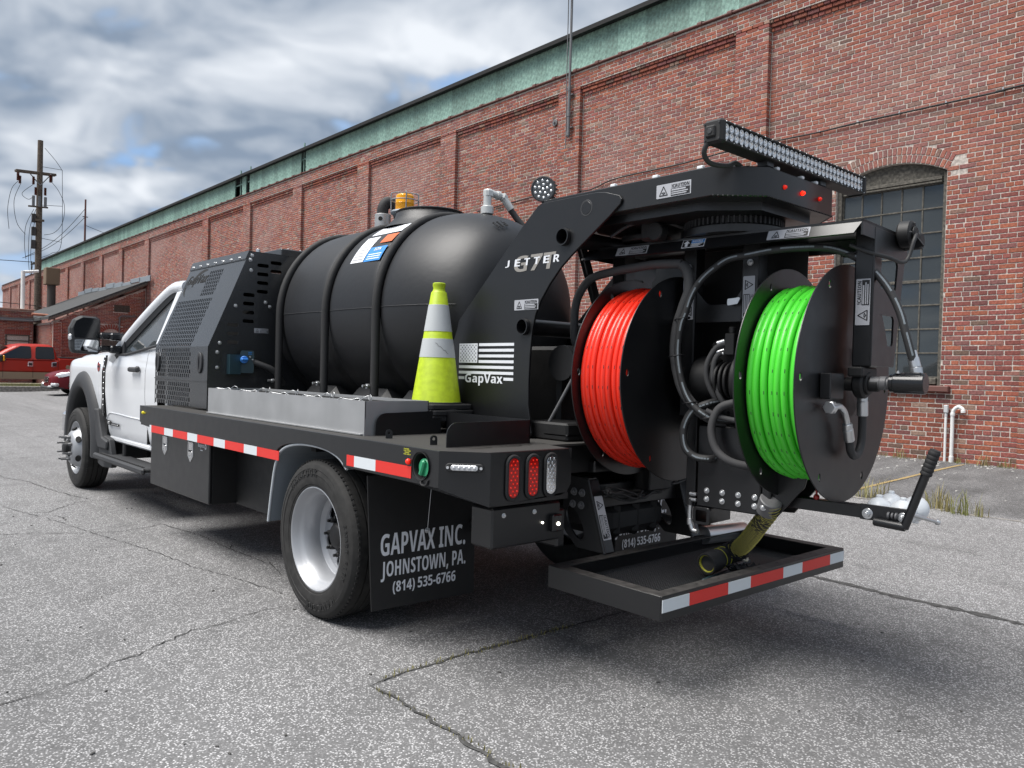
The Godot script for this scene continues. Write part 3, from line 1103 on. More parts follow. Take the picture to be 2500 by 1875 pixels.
func build_building() -> void:
	make_brick_meshes()
	var rng := RandomNumberGenerator.new()
	rng.seed = 2024
	var fade := fl(55, 0.22, 4)
	var b := thing("brick_building", "long red brick industrial building with green metal siding above its parapet", "building", Vector3(WALL_X, 0, 0), "", WALL_TURN)
	var zs := [4.5, 0.36]              # right end and pilaster edges: pairs (right edge, next) handled below
	# pilasters: z of their edge that faces the camera; each 0.645 wide, going back
	var pil := [1.0, -3.45, -7.78, -12.04, -16.16, -20.36, -24.45, -28.6, -36.3, -40.7, -44.6, -48.7, -52.7, -56.5, -60.8, -64.8, -68.8, -72.8]
	var pw := 0.645
	var ny := 112
	var ylow := -0.03
	for r in ny:
		var y := ylow + r * COURSE
		var hdr := r % 7 == 3
		var sh := r % 2 == 1
		if y > 7.27:
			# the band above the bays stands flush with the pilasters
			course(0.0, y, 4.5, -77.0, sh, hdr, rng, fade, 0.0, false)
			continue
		for i in pil.size():
			var p: float = pil[i]
			course(0.0, y, p, p - pw, sh, hdr, rng, fade, 0.0, false)
			var nx: float = pil[i + 1] if i + 1 < pil.size() else -77.0
			var dep := BAY_IN
			# four courses step out at the head of each bay
			var up := (y - 7.06) / COURSE
			if up > -0.5: dep = BAY_IN * (1.0 - clamp((floorf(up + 0.5) + 1.0) * 0.25, 0.0, 1.0))
			var old := 0.0
			if i == 7: old = 0.34
			elif i > 7: old = 0.12
			course(dep, y, p - pw, nx, sh, hdr or (up > -0.5 and int(up + 0.5) % 2 == 0), rng, fade, old, i == 0)
		course(BAY_IN, y, 4.5, pil[0], sh, hdr, rng, fade)
	# rings of the window arch
	for ring in 2:
		var rr: float = ARCH_R + 0.06 + ring * 0.118
		var a0 := deg_to_rad(90 - 29.3)
		var a1 := deg_to_rad(90 + 29.3)
		var n := int((a1 - a0) * rr / 0.0685)
		for i in n:
			var a: float = lerp(a0, a1, (i + 0.5) / n)
			var dir := Vector2(cos(a), sin(a))
			var p := ARCH_C + dir * rr
			# the brick's long side points along the radius
			var bs := Basis(Vector3(1, 0, 0), Vector3(0, dir.x, -dir.y), Vector3(0, dir.y, dir.x))
			var t := Transform3D(bs * Basis.from_scale(Vector3(1, 1.02, 0.106 / 0.205)), Vector3(BAY_IN - 0.002, p.y, p.x))
			brick_list.append([t, brick_colour(rng, p.x, p.y, fade)])
	# the mortar body behind the bricks: one slab with the window left open
	var g := Geo.new()
	var cw := clip_window
	var back := 0.45
	for s in [[-77.0, cw.position.x, -0.3, 7.55], [cw.end.x, 4.5, -0.3, 7.55], [cw.position.x, cw.end.x, -0.3, cw.position.y]]:
		g.box(Vector3(BAY_IN + 0.006 + back / 2, (s[2] + s[3]) / 2, (s[0] + s[1]) / 2), Vector3(back, s[3] - s[2], s[1] - s[0]))
	# above the window, cut to the arch
	var hd := PackedVector2Array()
	hd.append(Vector2(cw.end.x, 7.55))
	hd.append(Vector2(cw.position.x, 7.55))
	for i in 25:
		var a := deg_to_rad(lerp(90 + 29.0, 90 - 29.0, i / 24.0))
		hd.append(ARCH_C + Vector2(cos(a), sin(a)) * ARCH_R)
	g.prism(hd, Vector3(BAY_IN + 0.006, 0, 0), Vector3(0, 0, 1), Vector3(0, 1, 0), back)
	g.box(Vector3(0.25, 7.39, -36.2), Vector3(0.488, 0.31, 81.4))
	var wall := part(b, "wall", g, M.mortar)
	# pilaster cores
	for p: float in pil:
		var h := Geo.new()
		h.box(Vector3(0.056, 3.42, p - pw / 2), Vector3(0.10, 7.44, pw - 0.022))
		part(b, "pilaster", h, M.mortar)
	# the bricks: the 300 that show largest are pieces of their own
	var eye := b.global_transform.affine_inverse() * Vector3(-3.157, 1.282, 3.689)
	var order := []
	for i in brick_list.size():
		var o: Vector3 = brick_list[i][0].origin
		var d := o.distance_to(eye)
		if o.z > 0.40 or o.y < 0.25 or (o.z < -0.2 and o.y < 1.0) or (o.z < -0.75 and o.y < 4.3): d += 100.0
		order.append([d, i])
	order.sort_custom(func(p, q): return p[0] < q[0])
	var tones := []
	for i in 24:
		var m: StandardMaterial3D = M.brick.duplicate()
		m.vertex_color_use_as_albedo = false
		m.albedo_color = brick_colour(rng, i * 7.3, i * 3.1, fade).linear_to_srgb()
		tones.append(m)
	var own := {}
	for k in 300:
		var i: int = order[k][1]
		own[i] = true
		var best := 0
		var bd := 9.0
		for q in tones.size():
			var c: Color = tones[q].albedo_color.srgb_to_linear()
			var w: Color = brick_list[i][1]
			var dd: float = abs(c.r - w.r) + abs(c.g - w.g) + abs(c.b - w.b)
			if dd < bd:
				bd = dd
				best = q
		piece(wall, "brick", brick_meshes[i % 3], tones[best], brick_list[i][0])
	for k in 3:
		var sel := []
		for i in brick_list.size():
			if i % 3 == k and not own.has(i): sel.append(i)
		mass(wall, "brick_courses", brick_meshes[k], M.brick, sel)
	brick_list.clear()
	window_in_wall(b)
	# clay coping tiles along the parapet
	var ct := Geo.new()
	ct.prism(rounded(V2([-0.05, 0.0, 0.42, 0.0, 0.42, 0.05, 0.18, 0.10, -0.05, 0.03]), 0.012, 2), Vector3(0, 0, 0.325), Vector3(1, 0, 0), Vector3(0, 1, 0), 0.62, 0.0)
	ct.prism(rounded(V2([-0.065, -0.01, 0.43, -0.01, 0.43, 0.065, 0.18, 0.125, -0.065, 0.05]), 0.012, 2), Vector3(0, 0, 0.33), Vector3(1, 0, 0), Vector3(0, 1, 0), 0.09, 0.0)
	var ctm := ct.mesh()
	var z := 4.2
	while z > -77.0:
		piece(b, "coping_tile", ctm, M.clay, Transform3D(Basis(), Vector3(0, 7.555, z)))
		z -= 0.62
	# green siding of the monitor roof, set back behind the parapet
	var greens := []
	for i in 5:
		var m := mat(Color(0.36, 0.58, 0.49) * (0.82 + 0.075 * i), 0.6)
		m.albedo_color.a = 1.0
		triplanar(m, 0.9)
		m.albedo_texture = M.concrete.albedo_texture
		greens.append(m)
	var sx := 1.5
	var back_wall := Geo.new()
	back_wall.box(Vector3(sx + 0.35, 8.0, -33.0), Vector3(0.04, 2.3, 74.0))
	part(b, "siding_backing", back_wall, M.dark)
	var sheet := Geo.new()
	var prof := []
	for k in 9:
		var zz := -0.19 + 0.0475 * k
		prof.append(Vector2(-0.012 if k % 2 == 0 else 0.0, zz))
	for k in 8:
		var p0: Vector2 = prof[k]
		var p1: Vector2 = prof[k + 1]
		sheet.q(Vector3(p0.x, 0, p0.y), Vector3(p0.x, 2.3, p0.y), Vector3(p1.x, 2.3, p1.y), Vector3(p1.x, 0, p1.y))
	sheet.box(Vector3(0.012, 1.15, 0.19), Vector3(0.05, 2.3, 0.012))
	sheet.box(Vector3(0.02, 1.15, 0), Vector3(0.012, 2.3, 0.38))
	var shm := sheet.mesh()
	z = 4.0
	var skip := [[-29.7, -28.75], [-28.45, -28.02], [-23.6, -23.2]]
	while z > -69.0:
		var gone := false
		for s in skip:
			if z > s[0] and z < s[1]: gone = true
		if not gone: piece(b, "siding_sheet", shm, greens[rng.randi() % 5], Transform3D(Basis(), Vector3(sx + rng.randf_range(0, 0.006), 6.9, z)))
		z -= 0.385
	# broken openings keep a bar or two
	for s in skip:
		var bar := Geo.new()
		bar.box(Vector3(sx + 0.06, 8.3, (s[0] + s[1]) / 2), Vector3(0.04, 2.4, 0.05))
		bar.box(Vector3(sx + 0.06, 8.9, (s[0] + s[1]) / 2), Vector3(0.04, 0.05, s[1] - s[0]))
		part(b, "opening_frame", bar, greens[0])
	var rf := Geo.new()
	rf.prism(V2([sx - 0.22, 9.20, sx - 0.22, 9.10, sx + 9.0, 11.0, sx + 9.0, 11.2]), Vector3(0, 0, 4.5), Vector3(1, 0, 0), Vector3(0, 1, 0), 76.5)
	part(b, "roof", rf, M.dark)
	rf = Geo.new()
	rf.box(Vector3(sx / 2 + 0.45, 7.0, -36), Vector3(sx, 0.1, 81))
	part(b, "gutter_roof", rf, M.roofing)
	# steel end frame of the monitor
	rf = Geo.new()
	for k in 4: rf.box(Vector3(sx - 0.02, 7.6 + k * 0.55, -72.0), Vector3(0.06, 0.06, 1.6))
	for k in 2: rf.box(Vector3(sx - 0.02, 8.4, -71.2 - k * 1.6), Vector3(0.08, 2.2, 0.08))
	part(b, "end_frame", rf, M.steel_grey)
	# anchor plates
	for a in [[6.68, -8.60], [6.69, -8.30], [4.9, -16.1], [4.95, -15.85]]:
		var pl := Geo.new()
		pl.cyl(Vector3(BAY_IN - 0.005, a[0], a[1]), Vector3(BAY_IN - 0.03, a[0], a[1]), 0.075, -1, 18, 0.006)
		pl.cyl(Vector3(BAY_IN - 0.03, a[0], a[1]), Vector3(BAY_IN - 0.06, a[0], a[1]), 0.025, -1, 6)
		part(b, "anchor_plate", pl, M.steel_grey)
	# the shadowed interior behind the window
	var room := Geo.new()
	for s in [[Vector3(3.3, -0.1, -1.5), Vector3(5.4, 0.2, 9)], [Vector3(3.3, 5.4, -1.5), Vector3(5.4, 0.2, 9)], [Vector3(6.0, 2.6, -1.5), Vector3(0.2, 5.8, 9)], [Vector3(3.3, 2.6, 3.1), Vector3(5.4, 5.8, 0.2)], [Vector3(3.3, 2.6, -6.1), Vector3(5.4, 5.8, 0.2)]]:
		room.box(s[0], s[1])
	part(b, "room", room, mat(Color(0.12, 0.115, 0.11), 0.9))
	var shelf := Geo.new()
	for k in 3: shelf.box(Vector3(1.25, 1.35 + k * 0.5, -1.5), Vector3(0.45, 0.03, 2.2))
	for k in 3: shelf.box(Vector3(1.05, 1.3, -2.3 + k * 0.75), Vector3(0.05, 1.7, 0.05))
	part(b, "shelf", shelf, mat(Color(0.25, 0.25, 0.24), 0.7))
	for k in 4:
		var bin := Geo.new()
		bin.box(Vector3(1.1, 1.48, -2.0 + k * 0.36), Vector3(0.25, 0.22, 0.2), 0.01)
		part(b, "bin", bin, [mat(Color(0.45, 0.32, 0.04), 0.6), mat(Color(0.10, 0.17, 0.30), 0.6)][k % 2])
	wall_fixtures(b)

func mass(parent: Node3D, called: String, mesh: Mesh, m: Material, sel: Array) -> void:
	var mm := MultiMesh.new()
	mm.transform_format = MultiMesh.TRANSFORM_3D
	mm.use_colors = true
	mm.mesh = mesh
	mm.instance_count = sel.size()
	for i in sel.size():
		mm.set_instance_transform(i, brick_list[sel[i]][0])
		mm.set_instance_color(i, brick_list[sel[i]][1])
	var o := MultiMeshInstance3D.new()
	var k := "%d/%s" % [parent.get_instance_id(), called]
	var c: int = taken.get(k, -1) + 1
	taken[k] = c
	o.name = called if c == 0 else "%s_%03d" % [called, c]
	o.multimesh = mm
	o.material_override = m
	parent.add_child(o, true)
	o.set_meta("kind", "stuff")

func window_in_wall(b: Node3D) -> void:
	var zl := -2.255
	var zr := -0.645
	var x := BAY_IN + 0.13
	# frame: jambs, sill board, arched head board
	var g := Geo.new()
	g.box(Vector3(x, 2.75, zr - 0.033), Vector3(0.14, 3.1, 0.064), 0.008)
	g.box(Vector3(x, 2.75, zl + 0.033), Vector3(0.14, 3.1, 0.064), 0.008)
	g.box(Vector3(x, 1.33, (zl + zr) / 2), Vector3(0.14, 0.09, zr - zl - 0.16), 0.008)
	var hd := PackedVector2Array()
	for i in 21:
		var a := deg_to_rad(lerp(90 - 28.6, 90 + 28.6, i / 20.0))
		hd.append(ARCH_C + Vector2(cos(a), sin(a)) * (ARCH_R - 0.006))
	hd.append(Vector2(zl + 0.02, 4.17))
	hd.append(Vector2(zr - 0.02, 4.17))
	g.prism(hd, Vector3(x - 0.03, 0, 0), Vector3(0, 0, 1), Vector3(0, 1, 0), 0.08)
	g.box(Vector3(x - 0.045, 4.215, (zl + zr) / 2), Vector3(0.07, 0.05, zr - zl - 0.17), 0.006)
	g.box(Vector3(x - 0.05, 4.165, (zl + zr) / 2), Vector3(0.05, 0.03, zr - zl - 0.17), 0.006)
	var w := part(b, "window", g, M.wood_grey)
	var nx := 5
	var nyy := 8
	var z0 := zl + 0.065
	var z1 := zr - 0.065
	var y0 := 1.385
	var y1 := 4.15
	for i in nx + 1:
		var bar := Geo.new()
		bar.box(Vector3(x, (y0 + y1) / 2, lerp(z0, z1, float(i) / nx)), Vector3(0.03, y1 - y0, 0.022), 0.004)
		part(w, "muntin", bar, M.wood_grey)
	for i in nyy + 1:
		var bar := Geo.new()
		var th := 0.045 if i == 4 else 0.022
		bar.box(Vector3(x - 0.003, lerp(y0, y1, float(i) / nyy), (z0 + z1) / 2), Vector3(0.03, th, z1 - z0), 0.004)
		part(w, "muntin", bar, M.wood_grey)
	var rng := RandomNumberGenerator.new()
	rng.seed = 77
	var pane := Geo.new()
	pane.box(Vector3(), Vector3(0.004, (y1 - y0) / nyy - 0.02, (z1 - z0) / nx - 0.02))
	var pm := pane.mesh()
	var gl := M.glass.duplicate() as StandardMaterial3D
	gl.albedo_color = Color(0.30, 0.32, 0.33, 0.72)
	gl.metallic = 0.45
	for i in nx:
		for j in nyy:
			var tilt := Basis(Vector3(0, 1, 0), rng.randfn(0, 0.008)) * Basis(Vector3(0, 0, 1), rng.randfn(0, 0.008))
			piece(w, "pane", pm, gl, Transform3D(tilt, Vector3(x, lerp(y0, y1, (j + 0.5) / nyy), lerp(z0, z1, (i + 0.5) / nx))))
	# brick-red sill
	g = Geo.new()
	g.box(Vector3(BAY_IN + 0.04, 1.225, (zl + zr) / 2 + 0.02), Vector3(0.24, 0.085, zr - zl + 0.24), 0.01)
	part(b, "window_sill", g, M.clay)

func wall_fixtures(b: Node3D) -> void:
	# black cable sagging along the wall
	var x := BAY_IN - 0.03
	var pts := []
	for p in [[5.26, 4.0], [5.235, 0.27], [5.22, 0.03], [5.222, -0.68], [5.222, -1.32], [5.225, -1.93], [5.21, -2.55], [5.217, -2.96], [5.222, -3.3], [5.2, -3.44], [5.2, -4.1], [5.19, -5.2], [5.185, -6.75], [5.10, -7.3], [5.073, -7.6], [5.147, -8.4], [5.186, -9.0], [5.153, -10.1], [5.12, -11.2]]:
		var xx := x
		if (p[1] < -3.4 and p[1] > -4.15) or (p[1] < -7.6 and p[1] > -8.35): xx = -0.03
		pts.append(b.transform * Vector3(xx, p[0], p[1]))
	var g := Geo.new()
	g.tube(smooth_path(pts, 5), 0.013, 6)
	var cable := single("wall_cable", g, M.wire, b.transform * Vector3(x, 5.2, -2.0), "black cable sagging along the brick wall above the arched window", "cable")
	for p in [[5.235, 0.03], [5.222, -0.68], [5.222, -1.32], [5.225, -1.93], [5.21, -2.55]]:
		var k := Geo.new()
		k.box(b.transform * Vector3(x + 0.015, p[0] + 0.012, p[1]), Vector3(0.05, 0.035, 0.02), 0.003)
		var o := part(cable, "clip", k, M.zinc)
		o.position = -cable.position
	# pole of the yard light, strapped to the parapet
	var base: Vector3 = b.transform * Vector3(-0.07, 6.22, -8.03)
	var lp := thing("yard_light", "thin steel pole carrying a yard lamp above the brick parapet", "lamp post", base)
	g = Geo.new()
	g.cyl(Vector3(0, 0, 0), Vector3(0, 3.35, 0), 0.03, 0.026, 12)
	part(lp, "pole", g, M.steel_grey)
	g = Geo.new()
	for y: float in [0.02, 0.42, 0.95]: g.cyl(Vector3(0, y, 0), Vector3(0, y + 0.1, 0), 0.044, -1, 14, 0.006)
	g.cyl(Vector3(0, 0.1, 0), Vector3(0, 0.95, 0), 0.037, -1, 12)
	part(lp, "sleeve", g, M.steel_grey)
	for y: float in [0.2, 0.88]:
		g = Geo.new()
		g.box(Vector3(0.03, y, 0.03), Vector3(0.06, 0.03, 0.12), 0.004)
		part(lp, "bracket", g, M.steel_grey)
	g = Geo.new()
	g.tube(smooth_path([Vector3(0.02, -0.19, -0.32), Vector3(0.02, -0.2, -0.12), Vector3(0.02, -0.15, -0.09), Vector3(0.02, 0.4, -0.09), Vector3(0.0, 1.3, -0.09), Vector3(0, 3.3, -0.1)], 5), 0.011, 6)
	part(lp, "conduit", g, M.steel_grey)
	g = Geo.new()
	g.lathe([Vector2(0, 0.28), Vector2(0.1, 0.26), Vector2(0.2, 0.15), Vector2(0.26, 0.02), Vector2(0.24, 0.0), Vector2(0.0, 0.03)], Vector3(-0.12, 3.24, -0.12), Vector3.UP, 24)
	part(lp, "lamp_head", g, M.galv)
	g = Geo.new()
	g.lathe([Vector2(0, -0.05), Vector2(0.12, -0.03), Vector2(0.22, 0.01)], Vector3(-0.12, 3.235, -0.12), Vector3.UP, 20)
	part(lp, "lamp_glass", g, M.clear_lens)
	g = Geo.new()
	g.box(Vector3(-0.02, 3.28, -0.03), Vector3(0.26, 0.09, 0.16), 0.01)
	part(lp, "ballast_box", g, M.galv)
	# two white plastic pipes at the foot of the wall
	var p0: Vector3 = b.transform * Vector3(BAY_IN - 0.05, 0.20, -0.53)
	var pp := thing("vent_pipe", "straight white plastic pipe with a grey fitting on top", "pipe", p0)
	g = Geo.new()
	g.tube([Vector3(0, 0, 0), Vector3(-0.005, 0.55, 0.0), Vector3(0, 0.68, 0.0)], 0.017, 12)
	part(pp, "pipe", g, M.pvc)
	g = Geo.new()
	g.cyl(Vector3(0, 0.64, 0), Vector3(0, 0.70, 0), 0.02, -1, 8)
	g.box(Vector3(0, 0.75, 0), Vector3(0.05, 0.11, 0.055), 0.008)
	part(pp, "fitting", g, mat(Color(0.5, 0.51, 0.52), 0.5))
	p0 = b.transform * Vector3(BAY_IN - 0.06, 0.20, -0.44)
	pp = thing("vent_pipe", "white plastic pipe bent over into a hook at its top", "pipe", p0)
	g = Geo.new()
	g.tube(smooth_path([Vector3(0, 0, 0), Vector3(0, 0.4, 0), Vector3(0, 0.68, 0), Vector3(0, 0.755, 0.025), Vector3(0, 0.785, 0.075), Vector3(0, 0.755, 0.125), Vector3(0, 0.71, 0.135)], 6), 0.025, 14)
	part(pp, "pipe", g, M.pvc)
	g = Geo.new()
	g.cyl(Vector3(0, 0, 0), Vector3(0, 0.1, 0), 0.031, -1, 16, 0.003)
	g.cyl(Vector3(0, 0.66, 0), Vector3(0, 0.70, 0), 0.031, -1, 16, 0.003)
	g.cyl(Vector3(0, 0.705, 0.134), Vector3(0, 0.745, 0.13), 0.031, -1, 16, 0.003)
	part(pp, "coupling", g, M.pvc)

func brick_panel(parent: Node3D, o: Vector3, ux: Vector3, w: float, h: float, holes: Array, seed_: int, keep: Callable) -> void:
	# bricks on a wall whose face looks along ux x up; hidden cut-outs are given as rectangles (u, v)
	var rng := RandomNumberGenerator.new()
	rng.seed = seed_
	var fade := fl(seed_, 0.3, 3)
	var out := ux.cross(Vector3.UP)
	var turn := Basis(-out, Vector3.UP, -ux)    # the brick's -x is its face, z its length
	if turn.determinant() < 0: turn = Basis(-out, Vector3.UP, ux)
	var start := brick_list.size()
	var rows := int(h / COURSE)
	for r in rows:
		var v := (r + 0.5) * COURSE
		var hdr := r % 7 == 3
		var unit := 0.1083 if hdr else 0.2165
		var u := -unit * 0.5 if r % 2 else 0.0
		while u < w:
			var a: float = max(u, 0.0)
			var b: float = min(u + unit, w)
			u += unit
			if b - a < 0.03: continue
			var m := Vector2((a + b) / 2, v)
			var hid := false
			for q: Rect2 in holes:
				if q.has_point(m): hid = true
			if hid or not keep.call(m): continue
			var p := o + ux * m.x + Vector3.UP * v
			var s := Basis.from_scale(Vector3(1, 1, (b - a - 0.01) / 0.205))
			brick_list.append([Transform3D(turn * s, p), brick_colour(rng, m.x + seed_, v, fade)])
	var sel := []
	for i in range(start, brick_list.size()): sel.append(i)
	mass(parent, "brick_courses", brick_meshes[0], M.brick, sel)
	brick_list.resize(start)

func build_background() -> void:
	# ---- lean-to against the long wall
	var zf := -36.5
	var lt := thing("brick_lean_to", "brick lean-to with a dark sloping roof against the long building", "shed", Vector3(7.2, 0.1, zf))
	var g := Geo.new()
	var zb := -48.0
	var xl := 5.18
	g.prism(V2([xl, -0.2, 9.1, -0.2, 9.1, 4.85, xl, 3.03]), Vector3(0, 0, zf - 0.012), Vector3(1, 0, 0), Vector3(0, 1, 0), 0.3)
	g.box(Vector3(xl + 0.15, 1.4, (zf + zb) / 2 - 0.2), Vector3(0.3, 3.2, zf - zb - 0.6))
	g.box(Vector3(7.2, 1.4, zb), Vector3(3.9, 3.2, 0.3))
	var w := wpart(lt, "wall", g, M.mortar)
	brick_panel(w, Vector3(xl - 0.012, 0, zf - 11.0), Vector3(0, 0, 1), 11.0, 2.95, [], 304, func(_m): return true)
	var roofline := func(m: Vector2) -> bool: return m.y < 2.95 + m.x * 0.465
	brick_panel(w, Vector3(xl, 0, zf), Vector3(1, 0, 0), 3.9, 4.9, [Rect2(2.52, 3.62, 0.7, 0.34), Rect2(2.0, 1.6, 0.85, 1.45)], 301, roofline)
	# corner pier
	g = Geo.new()
	g.box(Vector3(xl + 0.17, 1.45, zf + 0.04), Vector3(0.34, 3.1, 0.10))
	wpart(lt, "pier", g, M.mortar)
	brick_panel(lt, lt.global_transform.affine_inverse() * Vector3(xl, 0, zf + 0.1), Vector3(1, 0, 0), 0.34, 2.98, [], 302, func(_m): return true)
	g = Geo.new()
	g.prism(V2([xl - 0.22, 3.10, 9.12, 5.10, 9.12, 5.22, xl - 0.22, 3.22]), Vector3(0, 0, zf + 0.25), Vector3(1, 0, 0), Vector3(0, 1, 0), zf + 0.25 - zb)
	wpart(lt, "roof", g, M.roofing)
	g = Geo.new()
	g.prism(V2([xl - 0.24, 3.02, 9.1, 5.0, 9.1, 5.11, xl - 0.24, 3.13]), Vector3(0, 0, zf + 0.285), Vector3(1, 0, 0), Vector3(0, 1, 0), 0.03)
	wpart(lt, "barge_board", g, M.wood_grey)
	g = Geo.new()
	for k in 9:
		var t := k / 8.0
		g.box(Vector3(9.05, 5.28 + 0.05 * sin(k * 2.1), lerp(zf, zb, t)), Vector3(0.06, 0.22 + 0.05 * cos(k * 1.7), 1.55), 0.01)
	wpart(lt, "flashing", g, M.galv)
	g = Geo.new()
	for k in 9: g.box(Vector3(8.05, 3.66 + k * 0.035, zf + 0.015), Vector3(0.66, 0.022, 0.03), 0.0, Basis(Vector3(1, 0, 0), 0.5))
	g.box(Vector3(8.05, 3.80, zf - 0.01), Vector3(0.7, 0.34, 0.01))
	wpart(lt, "louvre", g, M.wood_grey)
	g = Geo.new()
	g.box(Vector3(7.6, 2.1, zf + 0.0), Vector3(0.8, 1.1, 0.04), 0.01)
	wpart(lt, "door", g, M.wood_grey)
	g = Geo.new()
	for k in 11:
		var a := deg_to_rad(lerp(150.0, 30.0, k / 10.0))
		g.box(Vector3(7.6 + cos(a) * 0.5, 2.55 + sin(a) * 0.38, zf - 0.0), Vector3(0.22, 0.065, 0.08), 0.006, Basis(Vector3(0, 0, 1), a))
	wpart(lt, "arch", g, mat(Color(0.25, 0.065, 0.045), 0.9))
	g = Geo.new()
	g.tube(smooth_path([Vector3(8.62, 3.45, zf + 0.06), Vector3(8.1, 3.45, zf + 0.06), Vector3(7.97, 3.40, zf + 0.06), Vector3(7.94, 3.2, zf + 0.06), Vector3(7.93, 2.0, zf + 0.06)], 4), 0.035, 8)
	wpart(lt, "drain_pipe", g, M.steel_grey)
	# ---- low building in front of it
	var lb := thing("brick_outbuilding", "low flat-roofed brick outbuilding behind the red pickup", "building", Vector3(0, 0.1, -39.5))
	var zz := -39.5
	g = Geo.new()
	g.box(Vector3(-4.0, 1.65, zz - 3.0), Vector3(18.0, 3.9, 5.976))
	w = wpart(lb, "wall", g, M.mortar)
	brick_panel(w, Vector3(-6.0, 0, zz), Vector3(1, 0, 0), 11.0, 3.55, [Rect2(9.86, 1.6, 0.98, 1.0), Rect2(5.86, 1.6, 0.98, 1.0)], 303, func(_m): return true)
	g = Geo.new()
	g.box(Vector3(-4.0, 3.62, zz - 0.02), Vector3(18.1, 0.07, 0.3), 0.01)
	wpart(lb, "coping", g, mat(Color(0.36, 0.22, 0.17), 0.8))
	g = Geo.new()
	g.box(Vector3(-3.6, 3.10, zz + 0.12), Vector3(17.7, 0.07, 0.16), 0.01)
	g.box(Vector3(-3.6, 3.18, zz + 0.06), Vector3(17.7, 0.08, 0.04), 0.0)
	wpart(lb, "ledge", g, M.steel_grey)
	for x0 in [4.36, 0.36]:
		g = Geo.new()
		g.box(Vector3(x0, 2.05, zz - 0.05), Vector3(0.9, 0.72, 0.04))
		var wd := wpart(lb, "window", g, M.dark_glass)
		g = Geo.new()
		for s in [-0.46, 0.46]: g.box(Vector3(x0 + s, 2.05, zz - 0.01), Vector3(0.06, 0.78, 0.08), 0.006)
		for s in [-0.36, 0.36, 0.1]: g.box(Vector3(x0, 2.05 + s, zz - 0.012), Vector3(0.86, 0.05, 0.08), 0.006)
		part(wd, "frame", g, M.wood_grey)
		g = Geo.new()
		for k in 14: g.box(Vector3(x0 - 0.49 + k * 0.075, 2.55, zz + 0.004), Vector3(0.06, 0.21, 0.06), 0.004)
		wpart(lb, "lintel", g, mat(Color(0.26, 0.06, 0.045), 0.9))
	# copper gutter, white downpipe
	g = Geo.new()
	g.tube([Vector3(4.62, 3.36, zz + 1.6), Vector3(5.28, 3.34, zz + 1.6)], 0.06, 8)
	wpart(lt, "gutter", g, mat(Color(0.45, 0.20, 0.13), 0.5, 0.3))
	g = Geo.new()
	g.tube([Vector3(4.75, 3.4, zz - 1.2), Vector3(4.75, 5.55, zz - 1.2)], 0.09, 10)
	g.tube([Vector3(4.75, 5.5, zz - 1.2), Vector3(5.4, 5.6, zz - 1.2)], 0.07, 8)
	wpart(lb, "vent_stack", g, M.pvc)
	# ---- dark tall vent on the far side of the lean-to
	var vs := thing("roof_vent", "rusty brown square ventilator on a dark duct beside the utility pole", "ventilator", Vector3(7.3, 3.6, -47.2))
	g = Geo.new()
	g.cyl(Vector3(), Vector3(0, 2.0, 0), 0.22, -1, 12)
	part(vs, "duct", g, mat(Color(0.06, 0.05, 0.045), 0.8))
	g = Geo.new()
	g.box(Vector3(0, 2.4, 0), Vector3(0.7, 0.95, 0.7), 0.03)
	part(vs, "hood", g, mat(Color(0.16, 0.11, 0.07), 0.8))
	build_utility_pole()
	# thin mast behind the green roof
	var ma := thing("radio_mast", "thin rusty mast standing beyond the green roof", "mast", Vector3(12.0, 0, -60.0))
	g = Geo.new()
	g.cyl(Vector3(), Vector3(0, 12.95, 0), 0.10, 0.06, 8)
	part(ma, "mast", g, mat(Color(0.14, 0.06, 0.05), 0.8))
	g = Geo.new()
	g.box(Vector3(0, 11.7, 0), Vector3(0.35, 0.06, 0.06))
	part(ma, "cross_arm", g, M.steel_grey)
	for k in 3:
		g = Geo.new()
		var from := Vector3(12.0, 12.3 - k * 0.6, -60.0)
		var to := Vector3(8.3, 8.4, -60.0 - k * 1.0) if k < 2 else Vector3(17.5, 10.9, -60)
		var pts := []
		for i in 11:
			var t := i / 10.0
			pts.append(from.lerp(to, t) - Vector3(0, sin(t * PI) * 0.5, 0))
		g.tube(pts, 0.018, 5)
		single("guy_wire", g, M.wire, from, ["thin wire dropping from the rusty mast, uppermost of three", "thin wire dropping from the rusty mast, second from the top", "thin wire running from the rusty mast over the green roof"][k], "wire")
	# ---- raised grass verge with a concrete edge
	var vg := Geo.new()
	vg.box(Vector3(-8.0, 0.04, -33.1), Vector3(25.2, 0.36, 0.7), 0.03)
	var vo := single("verge", vg, mat(Color(0.10, 0.11, 0.04), 0.9), Vector3(-8, 0, -33.1), "low grass verge along the far edge of the yard", "verge", "", "structure")
	g = Geo.new()
	g.box(Vector3(-8.0, 0.06, -32.66), Vector3(25.3, 0.34, 0.16), 0.02)
	part(vo, "kerb", g, M.concrete).position = -vo.position
	g = Geo.new()
	g.box(Vector3(-8.0, 0.12, -33.5), Vector3(25.3, 0.42, 0.14), 0.02)
	part(vo, "kerb", g, mat(Color(0.34, 0.31, 0.22), 0.9)).position = -vo.position
	var rng := RandomNumberGenerator.new()
	rng.seed = 9
	g = Geo.new()
	for i in 2600:
		blade(g, Vector3(rng.randf_range(-6.0, 4.5), 0.21, rng.randf_range(-33.4, -32.78)), rng.randf_range(0.05, 0.16), rng)
	single("verge_grass", g, mat(Color(0.17, 0.17, 0.05), 0.9), Vector3(0, 0.2, -33), "ragged grass growing on the low verge", "grass", "", "stuff")
	build_pickup()
	build_wagon()

